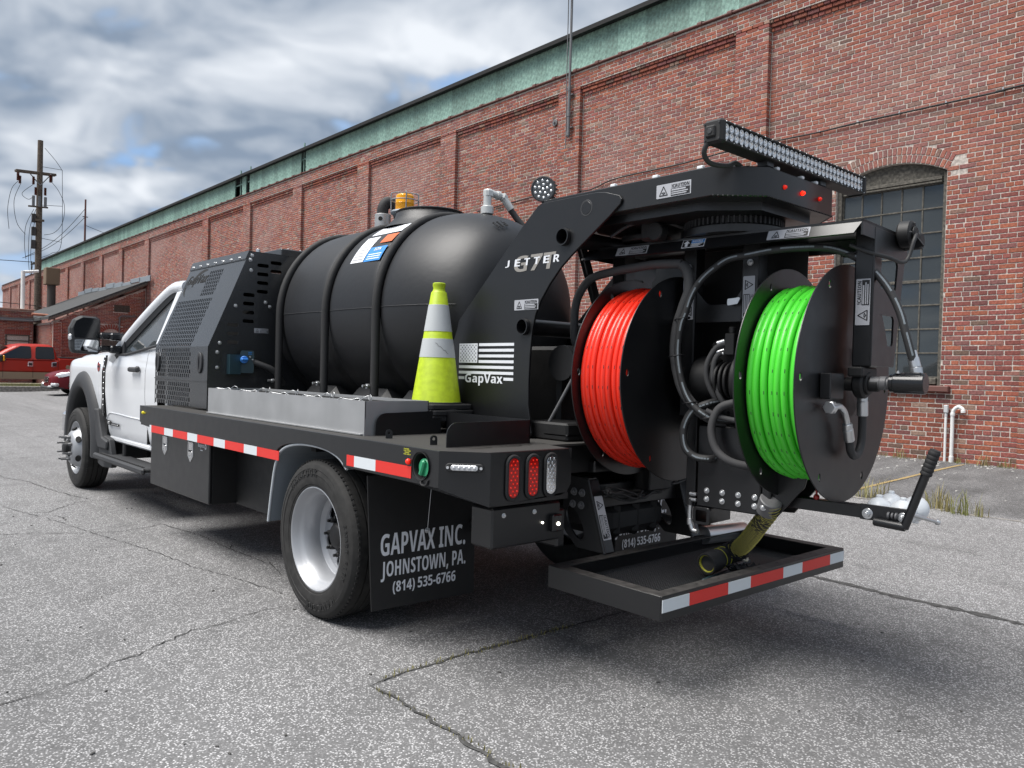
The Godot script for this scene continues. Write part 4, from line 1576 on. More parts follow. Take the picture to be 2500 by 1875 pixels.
func build_utility_pole() -> void:
	var at := Vector3(6.95, 0, -48.9)
	var up := thing("utility_pole", "tall weathered wooden utility pole with a cross-arm and hanging cables", "utility pole", at)
	var g := Geo.new()
	g.cyl(Vector3(), Vector3(0, 13.9, 0), 0.20, 0.14, 14)
	part(up, "pole", g, M.pole_wood)
	g = Geo.new()
	g.box(Vector3(-0.2, 12.0, 0.16), Vector3(2.3, 0.13, 0.11), 0.01, Basis(Vector3(0, 0, 1), 0.12) * Basis(Vector3(0, 1, 0), 0.35))
	g.box(Vector3(-0.2, 12.02, -0.16), Vector3(2.3, 0.13, 0.11), 0.01, Basis(Vector3(0, 0, 1), 0.12) * Basis(Vector3(0, 1, 0), 0.35))
	part(up, "cross_arm", g, M.pole_wood)
	for s in [-1.0, 1.0]:
		g = Geo.new()
		g.tube([Vector3(0, 11.3, 0.17), Vector3(s * 0.55, 11.98 + s * 0.06, 0.16)], 0.03, 6)
		part(up, "brace", g, M.steel_grey)
	var ip := []
	for k in 10: ip.append_array([Vector2(0.045, k * 0.045), Vector2(0.085, k * 0.045 + 0.018)])
	var im := Geo.new()
	im.lathe([Vector2(0, -0.01)] + ip + [Vector2(0, 0.46)], Vector3(), Vector3.UP, 10, 20.0)
	var imm := im.mesh()
	for p in [[-1.15, 11.35, 0.4], [-1.0, 11.25, 0.1], [-0.35, 11.3, 0.2], [0.5, 11.55, 0.2], [0.62, 11.65, -0.15], [0.24, 10.75, 0.25], [-0.24, 10.7, 0.25]]:
		piece(up, "insulator", imm, M.porcelain, Transform3D(Basis(), Vector3(p[0], p[1], p[2])))
	for k in 3:
		g = Geo.new()
		g.cyl(Vector3(-0.35 + 0.3 * k, 10.05, 0.28), Vector3(-0.35 + 0.3 * k, 10.65, 0.28), 0.075, -1, 10, 0.01)
		part(up, "cutout", g, M.steel_grey)
	g = Geo.new()
	g.box(Vector3(-0.1, 10.05, 0.24), Vector3(1.0, 0.09, 0.09), 0.01, Basis(Vector3(0, 0, 1), 0.05))
	g.box(Vector3(0.0, 9.3, 0.2), Vector3(0.45, 0.12, 0.12), 0.01)
	part(up, "bracket", g, M.pole_wood)
	g = Geo.new()
	for k in 3: g.box(Vector3(-0.28, 7.9 + k * 0.75, 0.1), Vector3(0.22, 0.5, 0.16), 0.02)
	part(up, "cable_sleeve", g, mat(Color(0.05, 0.045, 0.045), 0.8))
	# cable drops and loops
	var loops := [
		[[-0.2, 9.9, 0.2], [-0.5, 8.8, 0.3], [-0.55, 7.6, 0.3], [-0.5, 6.6, 0.2], [-0.4, 6.1, 0.2], [-0.3, 6.8, 0.2]],
		[[-0.3, 9.9, 0.2], [-0.7, 8.9, 0.3], [-0.75, 7.8, 0.3], [-0.65, 7.0, 0.2]],
		[[-0.25, 9.2, 0.2], [-0.4, 8.2, 0.25], [-0.42, 7.0, 0.25], [-0.3, 6.3, 0.2]],
		[[-1.15, 11.3, 0.4], [-1.45, 10.8, 0.4], [-1.6, 9.7, 0.3], [-1.5, 8.6, 0.2]],
		[[-1.0, 11.2, 0.3], [-1.3, 10.2, 0.3], [-1.15, 9.0, 0.3], [-0.7, 8.4, 0.2]],
		[[0.55, 11.6, 0.2], [0.95, 11.1, 0.2], [1.25, 10.3, 0.2], [1.15, 9.3, 0.2], [0.75, 8.7, 0.2], [0.25, 8.5, 0.15]],
		[[-0.35, 11.3, 0.2], [-0.9, 10.7, 0.2], [-0.6, 10.4, 0.25], [-0.35, 10.6, 0.28]],
		[[0.2, 13.5, 0.1], [0.75, 12.9, 0.1], [1.1, 12.4, 0.1]],
		[[1.12, 12.4, 0.1], [1.15, 8.2, 0.1], [0.65, 7.5, 0.1], [0.15, 7.2, 0.1]],
		[[0.1, 12.4, 0.1], [1.12, 12.4, 0.1]], [[0.1, 10.2, 0.1], [1.15, 10.3, 0.1]], [[0.1, 8.3, 0.1], [1.15, 8.2, 0.1]],
	]
	for l in loops:
		var pts := []
		for p in l: pts.append(Vector3(p[0], p[1], p[2]))
		g = Geo.new()
		g.tube(smooth_path(pts, 6) if pts.size() > 2 else pts, 0.014, 5)
		part(up, "cable", g, M.wire)
	# lines that leave the picture
	for k in 3:
		g = Geo.new()
		var a: Vector3 = [at + Vector3(0, 6.9, 0), at + Vector3(0, 4.4, 0.1), Vector3(9.2, 3.95, -40.2)][k]
		var b: Vector3 = [Vector3(-28, 8.6, -56), Vector3(-28, 7.2, -40.0), at + Vector3(0, 4.4, 0.1)][k]
		var pts := []
		for i in 13:
			var t := i / 12.0
			pts.append(a.lerp(b, t) - Vector3(0, sin(t * PI) * (0.7 if k < 2 else 0.25), 0))
		g.tube(pts, 0.02, 5)
		single("power_line", g, M.wire, a, ["thin upper line running away from the utility pole", "lower sagging line running away from the utility pole", "line from the utility pole to the brick wall above the lean-to"][k], "wire")

# a vehicle side as rows from the sill up; f gives half width for (x, y)
func build_pickup() -> void:
	# built along x, nose towards -x, its near side at z = 0; y up
	var pk := thing("red_pickup_truck", "red crew-cab pickup truck with tan lower body behind the verge", "pickup truck", Vector3(0.6, 0.02, -34.05))
	var red := mat(Color(0.36, 0.026, 0.016), 0.3, 0.0, 0.4)
	var tan_ := mat(Color(0.27, 0.20, 0.14), 0.35)
	# body outline in x, y; extruded with a bevel (near side z = 0, far side z = -1.95)
	var lower := V2([0.0, 0.75, 0.0, 1.12, 0.12, 1.18, 1.75, 1.22, 2.1, 1.26, 4.30, 1.26, 4.33, 1.36, 6.25, 1.36, 6.28, 0.75])
	var g := Geo.new()
	g.prism(lower, Vector3(0, 0, 0), Vector3(1, 0, 0), Vector3(0, 1, 0), 1.95, 0.05)
	part(pk, "body", g, red)
	g = Geo.new()
	var low := PackedVector2Array()
	for p in [[0.0, 0.75], [0.0, 0.48], [0.55, 0.46]]: low.append(Vector2(p[0], p[1]))
	for k in 9:
		var a := PI - PI * k / 8.0
		low.append(Vector2(1.02 + cos(a) * 0.47, 0.42 + sin(a) * 0.31))
	low.append(Vector2(1.55, 0.46))
	low.append(Vector2(4.45, 0.46))
	for k in 9:
		var a := PI - PI * k / 8.0
		low.append(Vector2(4.98 + cos(a) * 0.47, 0.42 + sin(a) * 0.31))
	low.append_array(V2([5.5, 0.5, 6.28, 0.55, 6.28, 0.75]))
	g.prism(low, Vector3(0, 0, 0.004), Vector3(1, 0, 0), Vector3(0, 1, 0), 1.958, 0.0)
	part(pk, "lower_body", g, tan_)
	# cab above the belt: tapered
	var rows := []
	var prof := [[1.26, 1.75, 4.30, 0.0], [1.32, 1.86, 4.30, 0.015], [1.62, 2.30, 4.24, 0.10], [1.80, 2.58, 4.18, 0.17], [1.90, 2.80, 4.05, 0.26], [1.93, 3.0, 3.9, 0.5]]
	for p in prof:
		var r := PackedVector3Array()
		var y: float = p[0]
		var a: float = p[1]
		var b: float = p[2]
		var ins: float = p[3]
		for q in [[a + 0.3, -ins], [b - 0.15, -ins], [b, -ins - 0.12], [b, -1.95 + ins + 0.12], [b - 0.15, -1.95 + ins], [a + 0.3, -1.95 + ins], [a, -1.95 + ins + 0.25], [a, -ins - 0.25]]:
			r.append(Vector3(q[0], y, q[1]))
		rows.append(r)
	g = Geo.new()
	g.grid(rows, false, true)
	var top: PackedVector3Array = rows[5]
	for i in range(1, 7): g.t(top[0], top[i], top[i + 1])
	part(pk, "cab", g, red)
	# side windows, windscreen, lamps, mirror, handles, wheels
	var tilt := Vector3(0, 0.54, -0.155).normalized()
	for wq in [[2.42, 2.95, 3.30, 3.30, 2.36], [3.48, 3.48, 4.12, 4.16, 3.46]]:
		var f := PackedVector2Array([Vector2(wq[0] - 0.28 if wq[0] < 3 else wq[0], 0.02), Vector2(wq[3], 0.02), Vector2(wq[2], 0.52), Vector2(wq[1] if wq[0] < 3 else wq[1] + 0.03, 0.52)])
		g = Geo.new()
		g.prism(rounded(f, 0.06, 3), Vector3(0, 1.30, 0.012), Vector3(1, 0, 0), tilt, 0.02, 0.004)
		var wn := part(pk, "side_window", g, M.dark_glass)
		g = Geo.new()
		var ring := rounded(f, 0.06, 3)
		g.prism(Geo._inset(ring, -0.02) if Geo._area(ring) > 0 else Geo._inset(ring, 0.02), Vector3(0, 1.30, 0.008), Vector3(1, 0, 0), tilt, 0.02)
		part(wn, "seal", g, M.rubber)
	g = Geo.new()
	g.q(Vector3(1.84, 1.30, -1.75), Vector3(1.84, 1.30, -0.2), Vector3(2.52, 1.80, -0.36), Vector3(2.52, 1.80, -1.6))
	part(pk, "windscreen", g, M.dark_glass)
	for x: float in [3.29, 4.16]:
		g = Geo.new()
		g.box(Vector3(x, 1.08, 0.012), Vector3(0.19, 0.20, 0.025), 0.03)
		var h := part(pk, "door_handle", g, M.chrome)
		g = Geo.new()
		g.box(Vector3(x, 1.08, 0.02), Vector3(0.13, 0.10, 0.03), 0.01)
		part(h, "grip", g, M.black)
	for x: float in [2.32, 3.38, 4.31]:
		g = Geo.new()
		g.box(Vector3(x, 0.92, 0.002), Vector3(0.012, 0.80, 0.012))
		part(pk, "door_seam", g, M.dark)
	g = Geo.new()
	g.box(Vector3(2.2, 1.30, 0.20), Vector3(0.18, 0.30, 0.26), 0.05)
	g.box(Vector3(2.32, 1.22, 0.05), Vector3(0.2, 0.06, 0.12), 0.02)
	var mr := part(pk, "mirror", g, M.black)
	g = Geo.new()
	g.box(Vector3(2.30, 1.30, 0.28), Vector3(0.06, 0.22, 0.12), 0.02)
	part(mr, "turn_signal", g, M.amber)
	g = Geo.new()
	g.cyl(Vector3(4.68, 0.98, -0.01), Vector3(4.68, 0.98, 0.014), 0.09, -1, 16, 0.004)
	part(pk, "fuel_cap", g, tan_)
	g = Geo.new()
	g.box(Vector3(-0.06, 0.66, -0.97), Vector3(0.16, 0.24, 1.98), 0.04)
	part(pk, "bumper", g, M.chrome)
	g = Geo.new()
	g.box(Vector3(0.06, 0.98, 0.005), Vector3(0.22, 0.22, 0.03), 0.02)
	part(pk, "headlight", g, M.clear_lens)
	g = Geo.new()
	g.box(Vector3(6.24, 1.1, 0.005), Vector3(0.10, 0.40, 0.03), 0.02)
	part(pk, "tail_light", g, M.red_lens)
	g = Geo.new()
	g.box(Vector3(5.3, 1.385, -0.06), Vector3(1.9, 0.05, 0.08), 0.01)
	part(pk, "bed_rail", g, M.trim)
	for c in [[1.02, -0.05], [4.98, -0.05], [1.02, -1.62], [4.98, -1.62]]:
		car_wheel(pk, Vector3(c[0], 0.40, c[1]), 0.40, 0.26)

func car_wheel(parent: Node3D, c: Vector3, r: float, w: float) -> void:
	var g := Geo.new()
	g.lathe([Vector2(r * 0.62, -w), Vector2(r * 0.9, -w), Vector2(r, -w * 0.86), Vector2(r, -w * 0.14), Vector2(r * 0.9, 0), Vector2(r * 0.62, 0)], c, Vector3(0, 0, 1), 28)
	var t := part(parent, "wheel", g, M.tyre)
	g = Geo.new()
	g.lathe([Vector2(0, -0.05), Vector2(r * 0.2, -0.045), Vector2(r * 0.25, -0.07), Vector2(r * 0.55, -0.08), Vector2(r * 0.6, -0.02), Vector2(r * 0.64, -0.015)], c, Vector3(0, 0, 1), 24)
	part(t, "rim", g, M.silver)

func build_wagon() -> void:
	var wg := thing("maroon_wagon", "dark maroon wagon parked in front of the red pickup", "car", Vector3(3.42, 0.04, -27.85))
	var paint := mat(Color(0.12, 0.006, 0.012), 0.3, 0.0, 0.35)
	# stations along x: [x, half width, bumper y, sill y, hood/belt y, roof y]
	var st := [[0.0, 0.45, 0.30, 0.62], [0.06, 0.68, 0.26, 0.72], [0.25, 0.83, 0.24, 0.80], [0.6, 0.90, 0.24, 0.88], [1.3, 0.91, 0.24, 0.98], [1.6, 0.91, 0.24, 1.02], [3.2, 0.91, 0.24, 1.05], [4.3, 0.88, 0.3, 1.06], [4.7, 0.80, 0.35, 1.0], [4.78, 0.6, 0.45, 0.95]]
	var rows := []
	for s in st:
		var x: float = s[0]
		var hw: float = s[1]
		var y0: float = s[2]
		var y1: float = s[3]
		var r := PackedVector3Array()
		var c := -0.91
		for q in [[hw * 0.93, y0], [hw, y0 + 0.12], [hw, y0 + (y1 - y0) * 0.6], [hw * 0.97, y1 - 0.10], [hw * 0.86, y1 - 0.02], [hw * 0.4, y1 + 0.03], [0.0, y1 + 0.04]]:
			r.append(Vector3(x, q[1], c + q[0]))
		for q in [[hw * 0.4, y1 + 0.03], [hw * 0.86, y1 - 0.02], [hw * 0.97, y1 - 0.10], [hw, y0 + (y1 - y0) * 0.6], [hw, y0 + 0.12], [hw * 0.93, y0]]:
			r.append(Vector3(x, q[1], c - q[0]))
		rows.append(r)
	var g := Geo.new()
	g.grid(rows, true)
	var f: PackedVector3Array = rows[0]
	for i in range(1, f.size() - 1): g.t(f[0], f[i + 1], f[i])
	f = rows[rows.size() - 1]
	for i in range(1, f.size() - 1): g.t(f[0], f[i], f[i + 1])
	part(wg, "body", g, paint)
	rows = []
	for p in [[1.02, 1.5, 4.55, 0.80], [1.30, 1.95, 4.45, 0.70], [1.52, 2.45, 4.25, 0.60], [1.56, 2.7, 4.0, 0.45]]:
		var r := PackedVector3Array()
		for q in [[p[1] + 0.15, p[3]], [p[2] - 0.1, p[3]], [p[2], p[3] - 0.1], [p[2], -p[3] + 0.1], [p[2] - 0.1, -p[3]], [p[1] + 0.15, -p[3]], [p[1], -p[3] + 0.15], [p[1], p[3] - 0.15]]:
			r.append(Vector3(q[0], p[0], -0.91 + q[1]))
		rows.append(r)
	g = Geo.new()
	g.grid(rows, false, true)
	f = rows[3]
	for i in range(1, 7): g.t(f[0], f[i], f[i + 1])
	part(wg, "cabin", g, M.dark_glass)
	g = Geo.new()
	g.box(Vector3(0.012, 0.56, -0.91), Vector3(0.08, 0.20, 0.56), 0.03)
	var gr := part(wg, "grille", g, M.black)
	g = Geo.new()
	for k in 4: g.box(Vector3(-0.03, 0.49 + k * 0.05, -0.91), Vector3(0.02, 0.018, 0.52), 0.004)
	part(gr, "grille_bar", g, M.chrome)
	for s in [1.0, -1.0]:
		g = Geo.new()
		g.grid([PackedVector3Array([Vector3(0.05, 0.60, -0.91 + s * 0.44), Vector3(0.22, 0.62, -0.91 + s * 0.80), Vector3(0.62, 0.74, -0.91 + s * 0.925)]), PackedVector3Array([Vector3(0.03, 0.67, -0.91 + s * 0.42), Vector3(0.20, 0.74, -0.91 + s * 0.82), Vector3(0.66, 0.82, -0.91 + s * 0.915)]), PackedVector3Array([Vector3(0.10, 0.73, -0.91 + s * 0.42), Vector3(0.28, 0.81, -0.91 + s * 0.78), Vector3(0.68, 0.86, -0.91 + s * 0.90)])], s > 0)
		part(wg, "headlight", g, M.clear_lens)
		g = Geo.new()
		g.box(Vector3(0.13, 0.38, -0.91 + s * 0.72), Vector3(0.26, 0.12, 0.26), 0.04, Basis(Vector3.UP, s * 0.6))
		part(wg, "fog_light", g, M.clear_lens)
		g = Geo.new()
		g.box(Vector3(1.75, 1.06, -0.91 + s * 0.98), Vector3(0.12, 0.14, 0.2), 0.04)
		part(wg, "mirror", g, paint)
		for x: float in [0.93, 3.68]:
			g = Geo.new()
			var arc := []
			for k in 13: arc.append(Vector3(x + cos(PI * k / 12.0) * 0.39, 0.30 + sin(PI * k / 12.0) * 0.41, -0.91 + s * 0.905))
			g.strip(arc, Vector3(0, 0, 1), 0.06, 0.09)
			part(wg, "wheel_arch", g, M.trim)
			car_wheel(wg, Vector3(x, 0.335, -0.91 + s * 0.80 + 0.11), 0.335, 0.22)
	g = Geo.new()
	g.box(Vector3(0.3, 0.27, -0.91), Vector3(0.7, 0.10, 1.62), 0.04)
	part(wg, "bumper_skirt", g, M.trim)
	g = Geo.new()
	g.box(Vector3(0.02, 0.30, -0.40), Vector3(0.10, 0.09, 0.24), 0.03, Basis(Vector3.UP, 0.5))
	part(wg, "bumper_plate", g, M.silver)
	g = Geo.new()
	g.box(Vector3(2.2, 0.28, -0.03), Vector3(2.2, 0.16, 0.06), 0.02)
	part(wg, "side_cladding", g, M.trim)

var truck: Node3D

func bolt_mesh() -> ArrayMesh:
	# a zinc hex bolt on a washer, standing along +z
	var g := Geo.new()
	g.cyl(Vector3(0, 0, -0.002), Vector3(0, 0, 0.0025), 0.0135, -1, 16, 0.001)
	g.cyl(Vector3(0, 0, 0.002), Vector3(0, 0, 0.010), 0.0088, -1, 6, 0.0012)
	g.cyl(Vector3(0, 0, 0.009), Vector3(0, 0, 0.014), 0.0045, -1, 8, 0.001)
	return g.mesh()

var bolt_m: ArrayMesh

func look_z(n: Vector3) -> Basis:
	var z := n.normalized()
	var x := (Vector3.UP if abs(z.y) < 0.9 else Vector3.RIGHT).cross(z).normalized()
	return Basis(x, z.cross(x), z)

func bolt(parent: Node3D, p: Vector3, n: Vector3, m: Material = null, scale := 1.0) -> void:
	piece(parent, "bolt", bolt_m, m if m else M.zinc, Transform3D(look_z(n) * Basis.from_scale(Vector3.ONE * scale), p))

# a caution sticker: ux along its length, uy up its height
func caution(parent: Node3D, o: Vector3, ux: Vector3, uy: Vector3, L: float, H: float, flip := false) -> MeshInstance3D:
	var un := ux.cross(uy).normalized()
	var g := Geo.new()
	g.prism(rounded(rect2(0, 0, L, H), H * 0.05, 2), o + un * 0.0012, ux, uy, 0.0012)
	var lb := part(parent, "caution_label", g, M.label)
	var p := Geo.new()
	var f := o + un * 0.0022
	# the warning triangle with a crushed hand in it
	var tx := L * 0.21
	var th := H * 0.40
	var tri := V2([tx - th * 1.05, H * 0.14, tx + th * 1.05, H * 0.14, tx, H * 0.90])
	p.prism(rounded(tri, H * 0.05, 2), f, ux, uy, 0.001, 0.0, [V2([tx - th * 0.78, H * 0.22, tx, H * 0.76, tx + th * 0.78, H * 0.22])])
	for k in 3: p.prism(turned(rect2(-H * 0.11, -H * 0.025, H * 0.11, H * 0.025), -0.6 + k * 0.55, Vector2(tx + (k - 1) * H * 0.08, H * (0.32 + 0.07 * (k % 2)))), f, ux, uy, 0.001)
	p.prism(rect2(L * 0.43, H * 0.06, L * 0.97, H * 0.58), f, ux, uy, 0.001)
	part(lb, "label_print", p, M.black_print)
	var wl := Geo.new()
	var f2 := f + un * 0.0008
	wl.prism(rect2(L * 0.45, H * 0.42, L * 0.86, H * 0.53), f2, ux, uy, 0.0005)
	wl.prism(rect2(L * 0.45, H * 0.27, L * 0.92, H * 0.35), f2, ux, uy, 0.0005)
	wl.prism(rect2(L * 0.45, H * 0.13, L * 0.88, H * 0.21), f2, ux, uy, 0.0005)
	part(lb, "small_print", wl, M.label)
	lettering(lb, "!CAUTION", o + un * 0.0016 + ux * L * 0.45 + uy * H * 0.64, ux, uy, H * 0.25, M.black_print, L * 0.50)
	return lb

func build_truck() -> void:
	bolt_m = bolt_mesh()
	truck = thing("jetter_truck", "white cab truck with black flatbed, black water tank and two hose reels behind", "truck")
	build_chassis()
	build_wheels()
	build_bed()
	build_cab()
	build_enclosure()
	build_tank()
	build_gantry()
	build_reels()
	build_step()

func build_chassis() -> void:
	var g := Geo.new()
	for s in [-1.0, 1.0]: g.box(Vector3(s * 0.43, 0.66, -2.5), Vector3(0.08, 0.2, 6.6), 0.01)
	for z in [-4.6, -3.2, -1.6, -0.6, 0.6]: g.box(Vector3(0, 0.66, z), Vector3(0.86, 0.12, 0.08), 0.01)
	part(truck, "chassis_frame", g, M.black_flat)
	g = Geo.new()
	g.cyl(Vector3(-0.9, 0.405, 0), Vector3(0.9, 0.405, 0), 0.07, -1, 14)
	g.ball(Vector3(0.0, 0.41, 0.02), 0.2, 16, 1.0)
	g.cyl(Vector3(-0.9, 0.405, -5.2647), Vector3(0.9, 0.405, -5.2647), 0.05, -1, 12)
	g.cyl(Vector3(0, 0.45, 0), Vector3(0, 0.6, -4.4), 0.05, -1, 12)
	for s in [-1.0, 1.0]:
		g.box(Vector3(s * 0.55, 0.50, 0.0), Vector3(0.09, 0.07, 1.5), 0.02)
		g.box(Vector3(s * 0.5, 0.50, -5.2), Vector3(0.08, 0.06, 1.2), 0.02)
	part(truck, "axle", g, M.dark)
	# plastic fuel tank behind the axle, between the rails
	g = Geo.new()
	g.box(Vector3(0.17, 0.535, 0.72), Vector3(0.50, 0.18, 0.56), 0.05)
	for k in 3: g.box(Vector3(0.02 + k * 0.15, 0.535, 0.72), Vector3(0.05, 0.19, 0.57), 0.05)
	part(truck, "fuel_tank", g, M.black_flat)
	g = Geo.new()
	g.cyl(Vector3(0.55, 0.42, 1.15), Vector3(0.95, 0.40, 1.15), 0.05, -1, 16)
	g.tube(smooth_path([Vector3(0.5, 0.5, -3.0), Vector3(0.5, 0.46, -1.0), Vector3(0.6, 0.5, 0.2), Vector3(0.62, 0.44, 0.8), Vector3(0.7, 0.41, 1.15)], 5), 0.045, 12)
	part(truck, "exhaust_pipe", g, M.zinc)
	# rear cross member with wiring and a control box
	g = Geo.new()
	g.box(Vector3(0.19, 0.83, 1.02), Vector3(0.86, 0.06, 0.06), 0.006)
	g.box(Vector3(0.19, 0.68, 1.03), Vector3(0.86, 0.12, 0.02), 0.004)
	part(truck, "rear_cross_member", g, M.black)
	g = Geo.new()
	g.box(Vector3(0.16, 0.76, 1.10), Vector3(0.18, 0.12, 0.1), 0.006)
	part(truck, "control_box", g, M.black_flat)
	var rng := RandomNumberGenerator.new()
	rng.seed = 33
	for k in 9:
		g = Geo.new()
		var pts := []
		for i in 9:
			var t := i / 8.0
			pts.append(Vector3(lerp(-0.2, 0.46, t) + rng.randfn(0, 0.01), 0.715 - 0.04 * sin(t * PI * 1.5) + rng.randfn(0, 0.014), 1.11 + rng.randfn(0, 0.02)))
		g.tube(smooth_path(pts, 4), 0.006, 6)
		part(truck, "wire", g, M.hose_black)

func build_wheels() -> void:
	# rear duals, then fronts; each wheel: tyre > rim
	for s in [-1.0, 1.0]:
		for inner in 2:
			var w := wheel_tyre(s, 1.19 - inner * 0.34, 0.0)
			if inner == 0:
				rear_rim(w, s, 1.19, 0.0)
				if s < 0: tyre_words(w, s, 1.19, 0.0)
			else:
				var g := Geo.new()
				g.lathe([Vector2(0, 0.0), Vector2(0.2, 0.0), Vector2(0.24, 0.06), Vector2(0.255, 0.18)], Vector3(s * 0.68, 0.405, 0), Vector3(s, 0, 0), 28)
				part(w, "rim", g, M.silver)
		var f := wheel_tyre(s, 1.075, -5.2647)
		front_rim(f, s, 1.075, -5.2647)

func wheel_tyre(s: float, x_out: float, z: float) -> MeshInstance3D:
	var g := Geo.new()
	var R := 0.405
	var W := 0.235
	# height along the outward axis, 0 at the outer face
	var pr := [Vector2(0.25, -W), Vector2(0.262, -W + 0.002), Vector2(0.30, -W - 0.008), Vector2(0.35, -W - 0.006), Vector2(0.385, -W + 0.008), Vector2(0.398, -W + 0.022)]
	var edges := [-W + 0.03, -W + 0.062, -W + 0.072, -W + 0.108, -W + 0.118, -W + 0.155, -W + 0.165, -0.03]
	for i in range(0, 8, 2):
		pr.append(Vector2(R, edges[i]))
		pr.append(Vector2(R, edges[i + 1]))
		if i < 6:
			pr.append(Vector2(R - 0.013, edges[i + 1] + 0.002))
			pr.append(Vector2(R - 0.013, edges[i + 2] - 0.002))
	pr.append_array([Vector2(0.400, -0.024), Vector2(0.394, -0.010), Vector2(0.388, -0.006), Vector2(0.386, -0.002), Vector2(0.379, 0.002), Vector2(0.360, 0.007), Vector2(0.357, 0.005), Vector2(0.333, 0.009), Vector2(0.330, 0.006), Vector2(0.300, 0.008), Vector2(0.281, 0.004), Vector2(0.279, 0.001), Vector2(0.270, 0.000), Vector2(0.266, -0.006), Vector2(0.258, -0.016)])
	g.lathe(pr, Vector3(s * x_out, R, z), Vector3(s, 0, 0), 72, 35.0)
	# sipes across the shoulder ribs
	for k in 90:
		var a := TAU * k / 90.0
		var b := Basis(Vector3(1, 0, 0), a)
		g.box(Vector3(s * (x_out - 0.026), R, z) + b * Vector3(0, R - 0.001, 0), Vector3(0.016, 0.005, 0.012), 0.0, b)
	return part(truck, "wheel", g, M.tyre)

func tyre_words(w: Node3D, s: float, x: float, z: float) -> void:
	var ink := mat(Color(0.012, 0.012, 0.012), 0.5)
	for word in [["HANKOOK", 1.93, 0.036, 0.135, 0.323], ["SMART FLEX", -0.05, 0.026, 0.085, 0.325], ["HANKOOK", -1.3, 0.036, 0.135, 0.323]]:
		var t: String = word[0]
		var n := t.length()
		for i in n:
			if t[i] == " ": continue
			# letters run clockwise round the sidewall as one looks at it
			var a: float = word[1] - (i - (n - 1) / 2.0) * word[3]
			# the wheel's outer side is seen from -x: right is +z there
			var up := Vector3(0, sin(a), cos(a))
			var rt := Vector3(0, -cos(a), sin(a))
			var c: Vector3 = Vector3(s * (x + 0.0085), 0.405, z) + up * word[4]
			lettering(w, t[i], c - rt * word[2] * 0.45, rt, up, word[2], ink, 0.0, "tyre_lettering", "Droid Sans", true, 0.0, 0.0016)

func hand_holes(n: int, r: float, rx: float, ry: float, start: float) -> Array:
	var a := []
	for k in n:
		var t := start + TAU * k / n
		a.append(turned(oval(0, 0, rx, ry, 14), t + PI / 2, Vector2(cos(t), sin(t)) * r))
	return a

func rear_rim(w: Node3D, s: float, x: float, z: float) -> void:
	var c := Vector3(s * x, 0.405, z)
	var g := Geo.new()
	# flange, barrel and the deep dish
	g.lathe([Vector2(0.248, -0.215), Vector2(0.246, -0.16), Vector2(0.222, -0.15), Vector2(0.222, -0.06), Vector2(0.236, -0.045), Vector2(0.250, -0.030), Vector2(0.254, -0.008), Vector2(0.262, -0.002), Vector2(0.268, -0.004), Vector2(0.268, -0.012)], c, Vector3(s, 0, 0), 56, 50.0)
	g.lathe([Vector2(0.222, -0.150), Vector2(0.205, -0.158), Vector2(0.19, -0.172), Vector2(0.182, -0.176)], c, Vector3(s, 0, 0), 56, 60.0)
	# reversed faces of the barrel as seen from outside
	g.lathe([Vector2(0.262, -0.002), Vector2(0.252, -0.012), Vector2(0.247, -0.032), Vector2(0.232, -0.048), Vector2(0.219, -0.06), Vector2(0.219, -0.15), Vector2(0.2, -0.165)], c, Vector3(s, 0, 0), 56, 50.0)
	var rim := part(w, "rim", g, M.silver)
	g = Geo.new()
	g.prism(oval(0, 0, 0.205, 0.205, 56), c - Vector3(s * 0.168, 0, 0), Vector3(0, 0, -s), Vector3(0, 1, 0), 0.008, 0.0, hand_holes(6, 0.152, 0.036, 0.030, 0.35))
	part(rim, "disc", g, M.silver)
	g = Geo.new()
	g.lathe([Vector2(0.112, -0.168), Vector2(0.106, -0.160), Vector2(0.075, -0.157), Vector2(0.068, -0.135), Vector2(0.060, -0.120), Vector2(0.05, -0.114), Vector2(0.0, -0.112)], c, Vector3(s, 0, 0), 28)
	g.cyl(c - Vector3(s * 0.3, 0, 0), c - Vector3(s * 0.19, 0, 0), 0.2, -1, 24)
	part(rim, "hub", g, M.black_flat)
	var nut := Geo.new()
	nut.cyl(Vector3(), Vector3(s * 0.03, 0, 0), 0.016, 0.013, 6, 0.003)
	nut.cyl(Vector3(), Vector3(s * 0.045, 0, 0), 0.008, -1, 8)
	var nm := nut.mesh()
	for k in 8:
		var a := TAU * k / 8
		piece(rim, "lug_nut", nm, M.black_flat, Transform3D(Basis(), c + Vector3(-s * 0.158, sin(a) * 0.1, cos(a) * 0.1)))

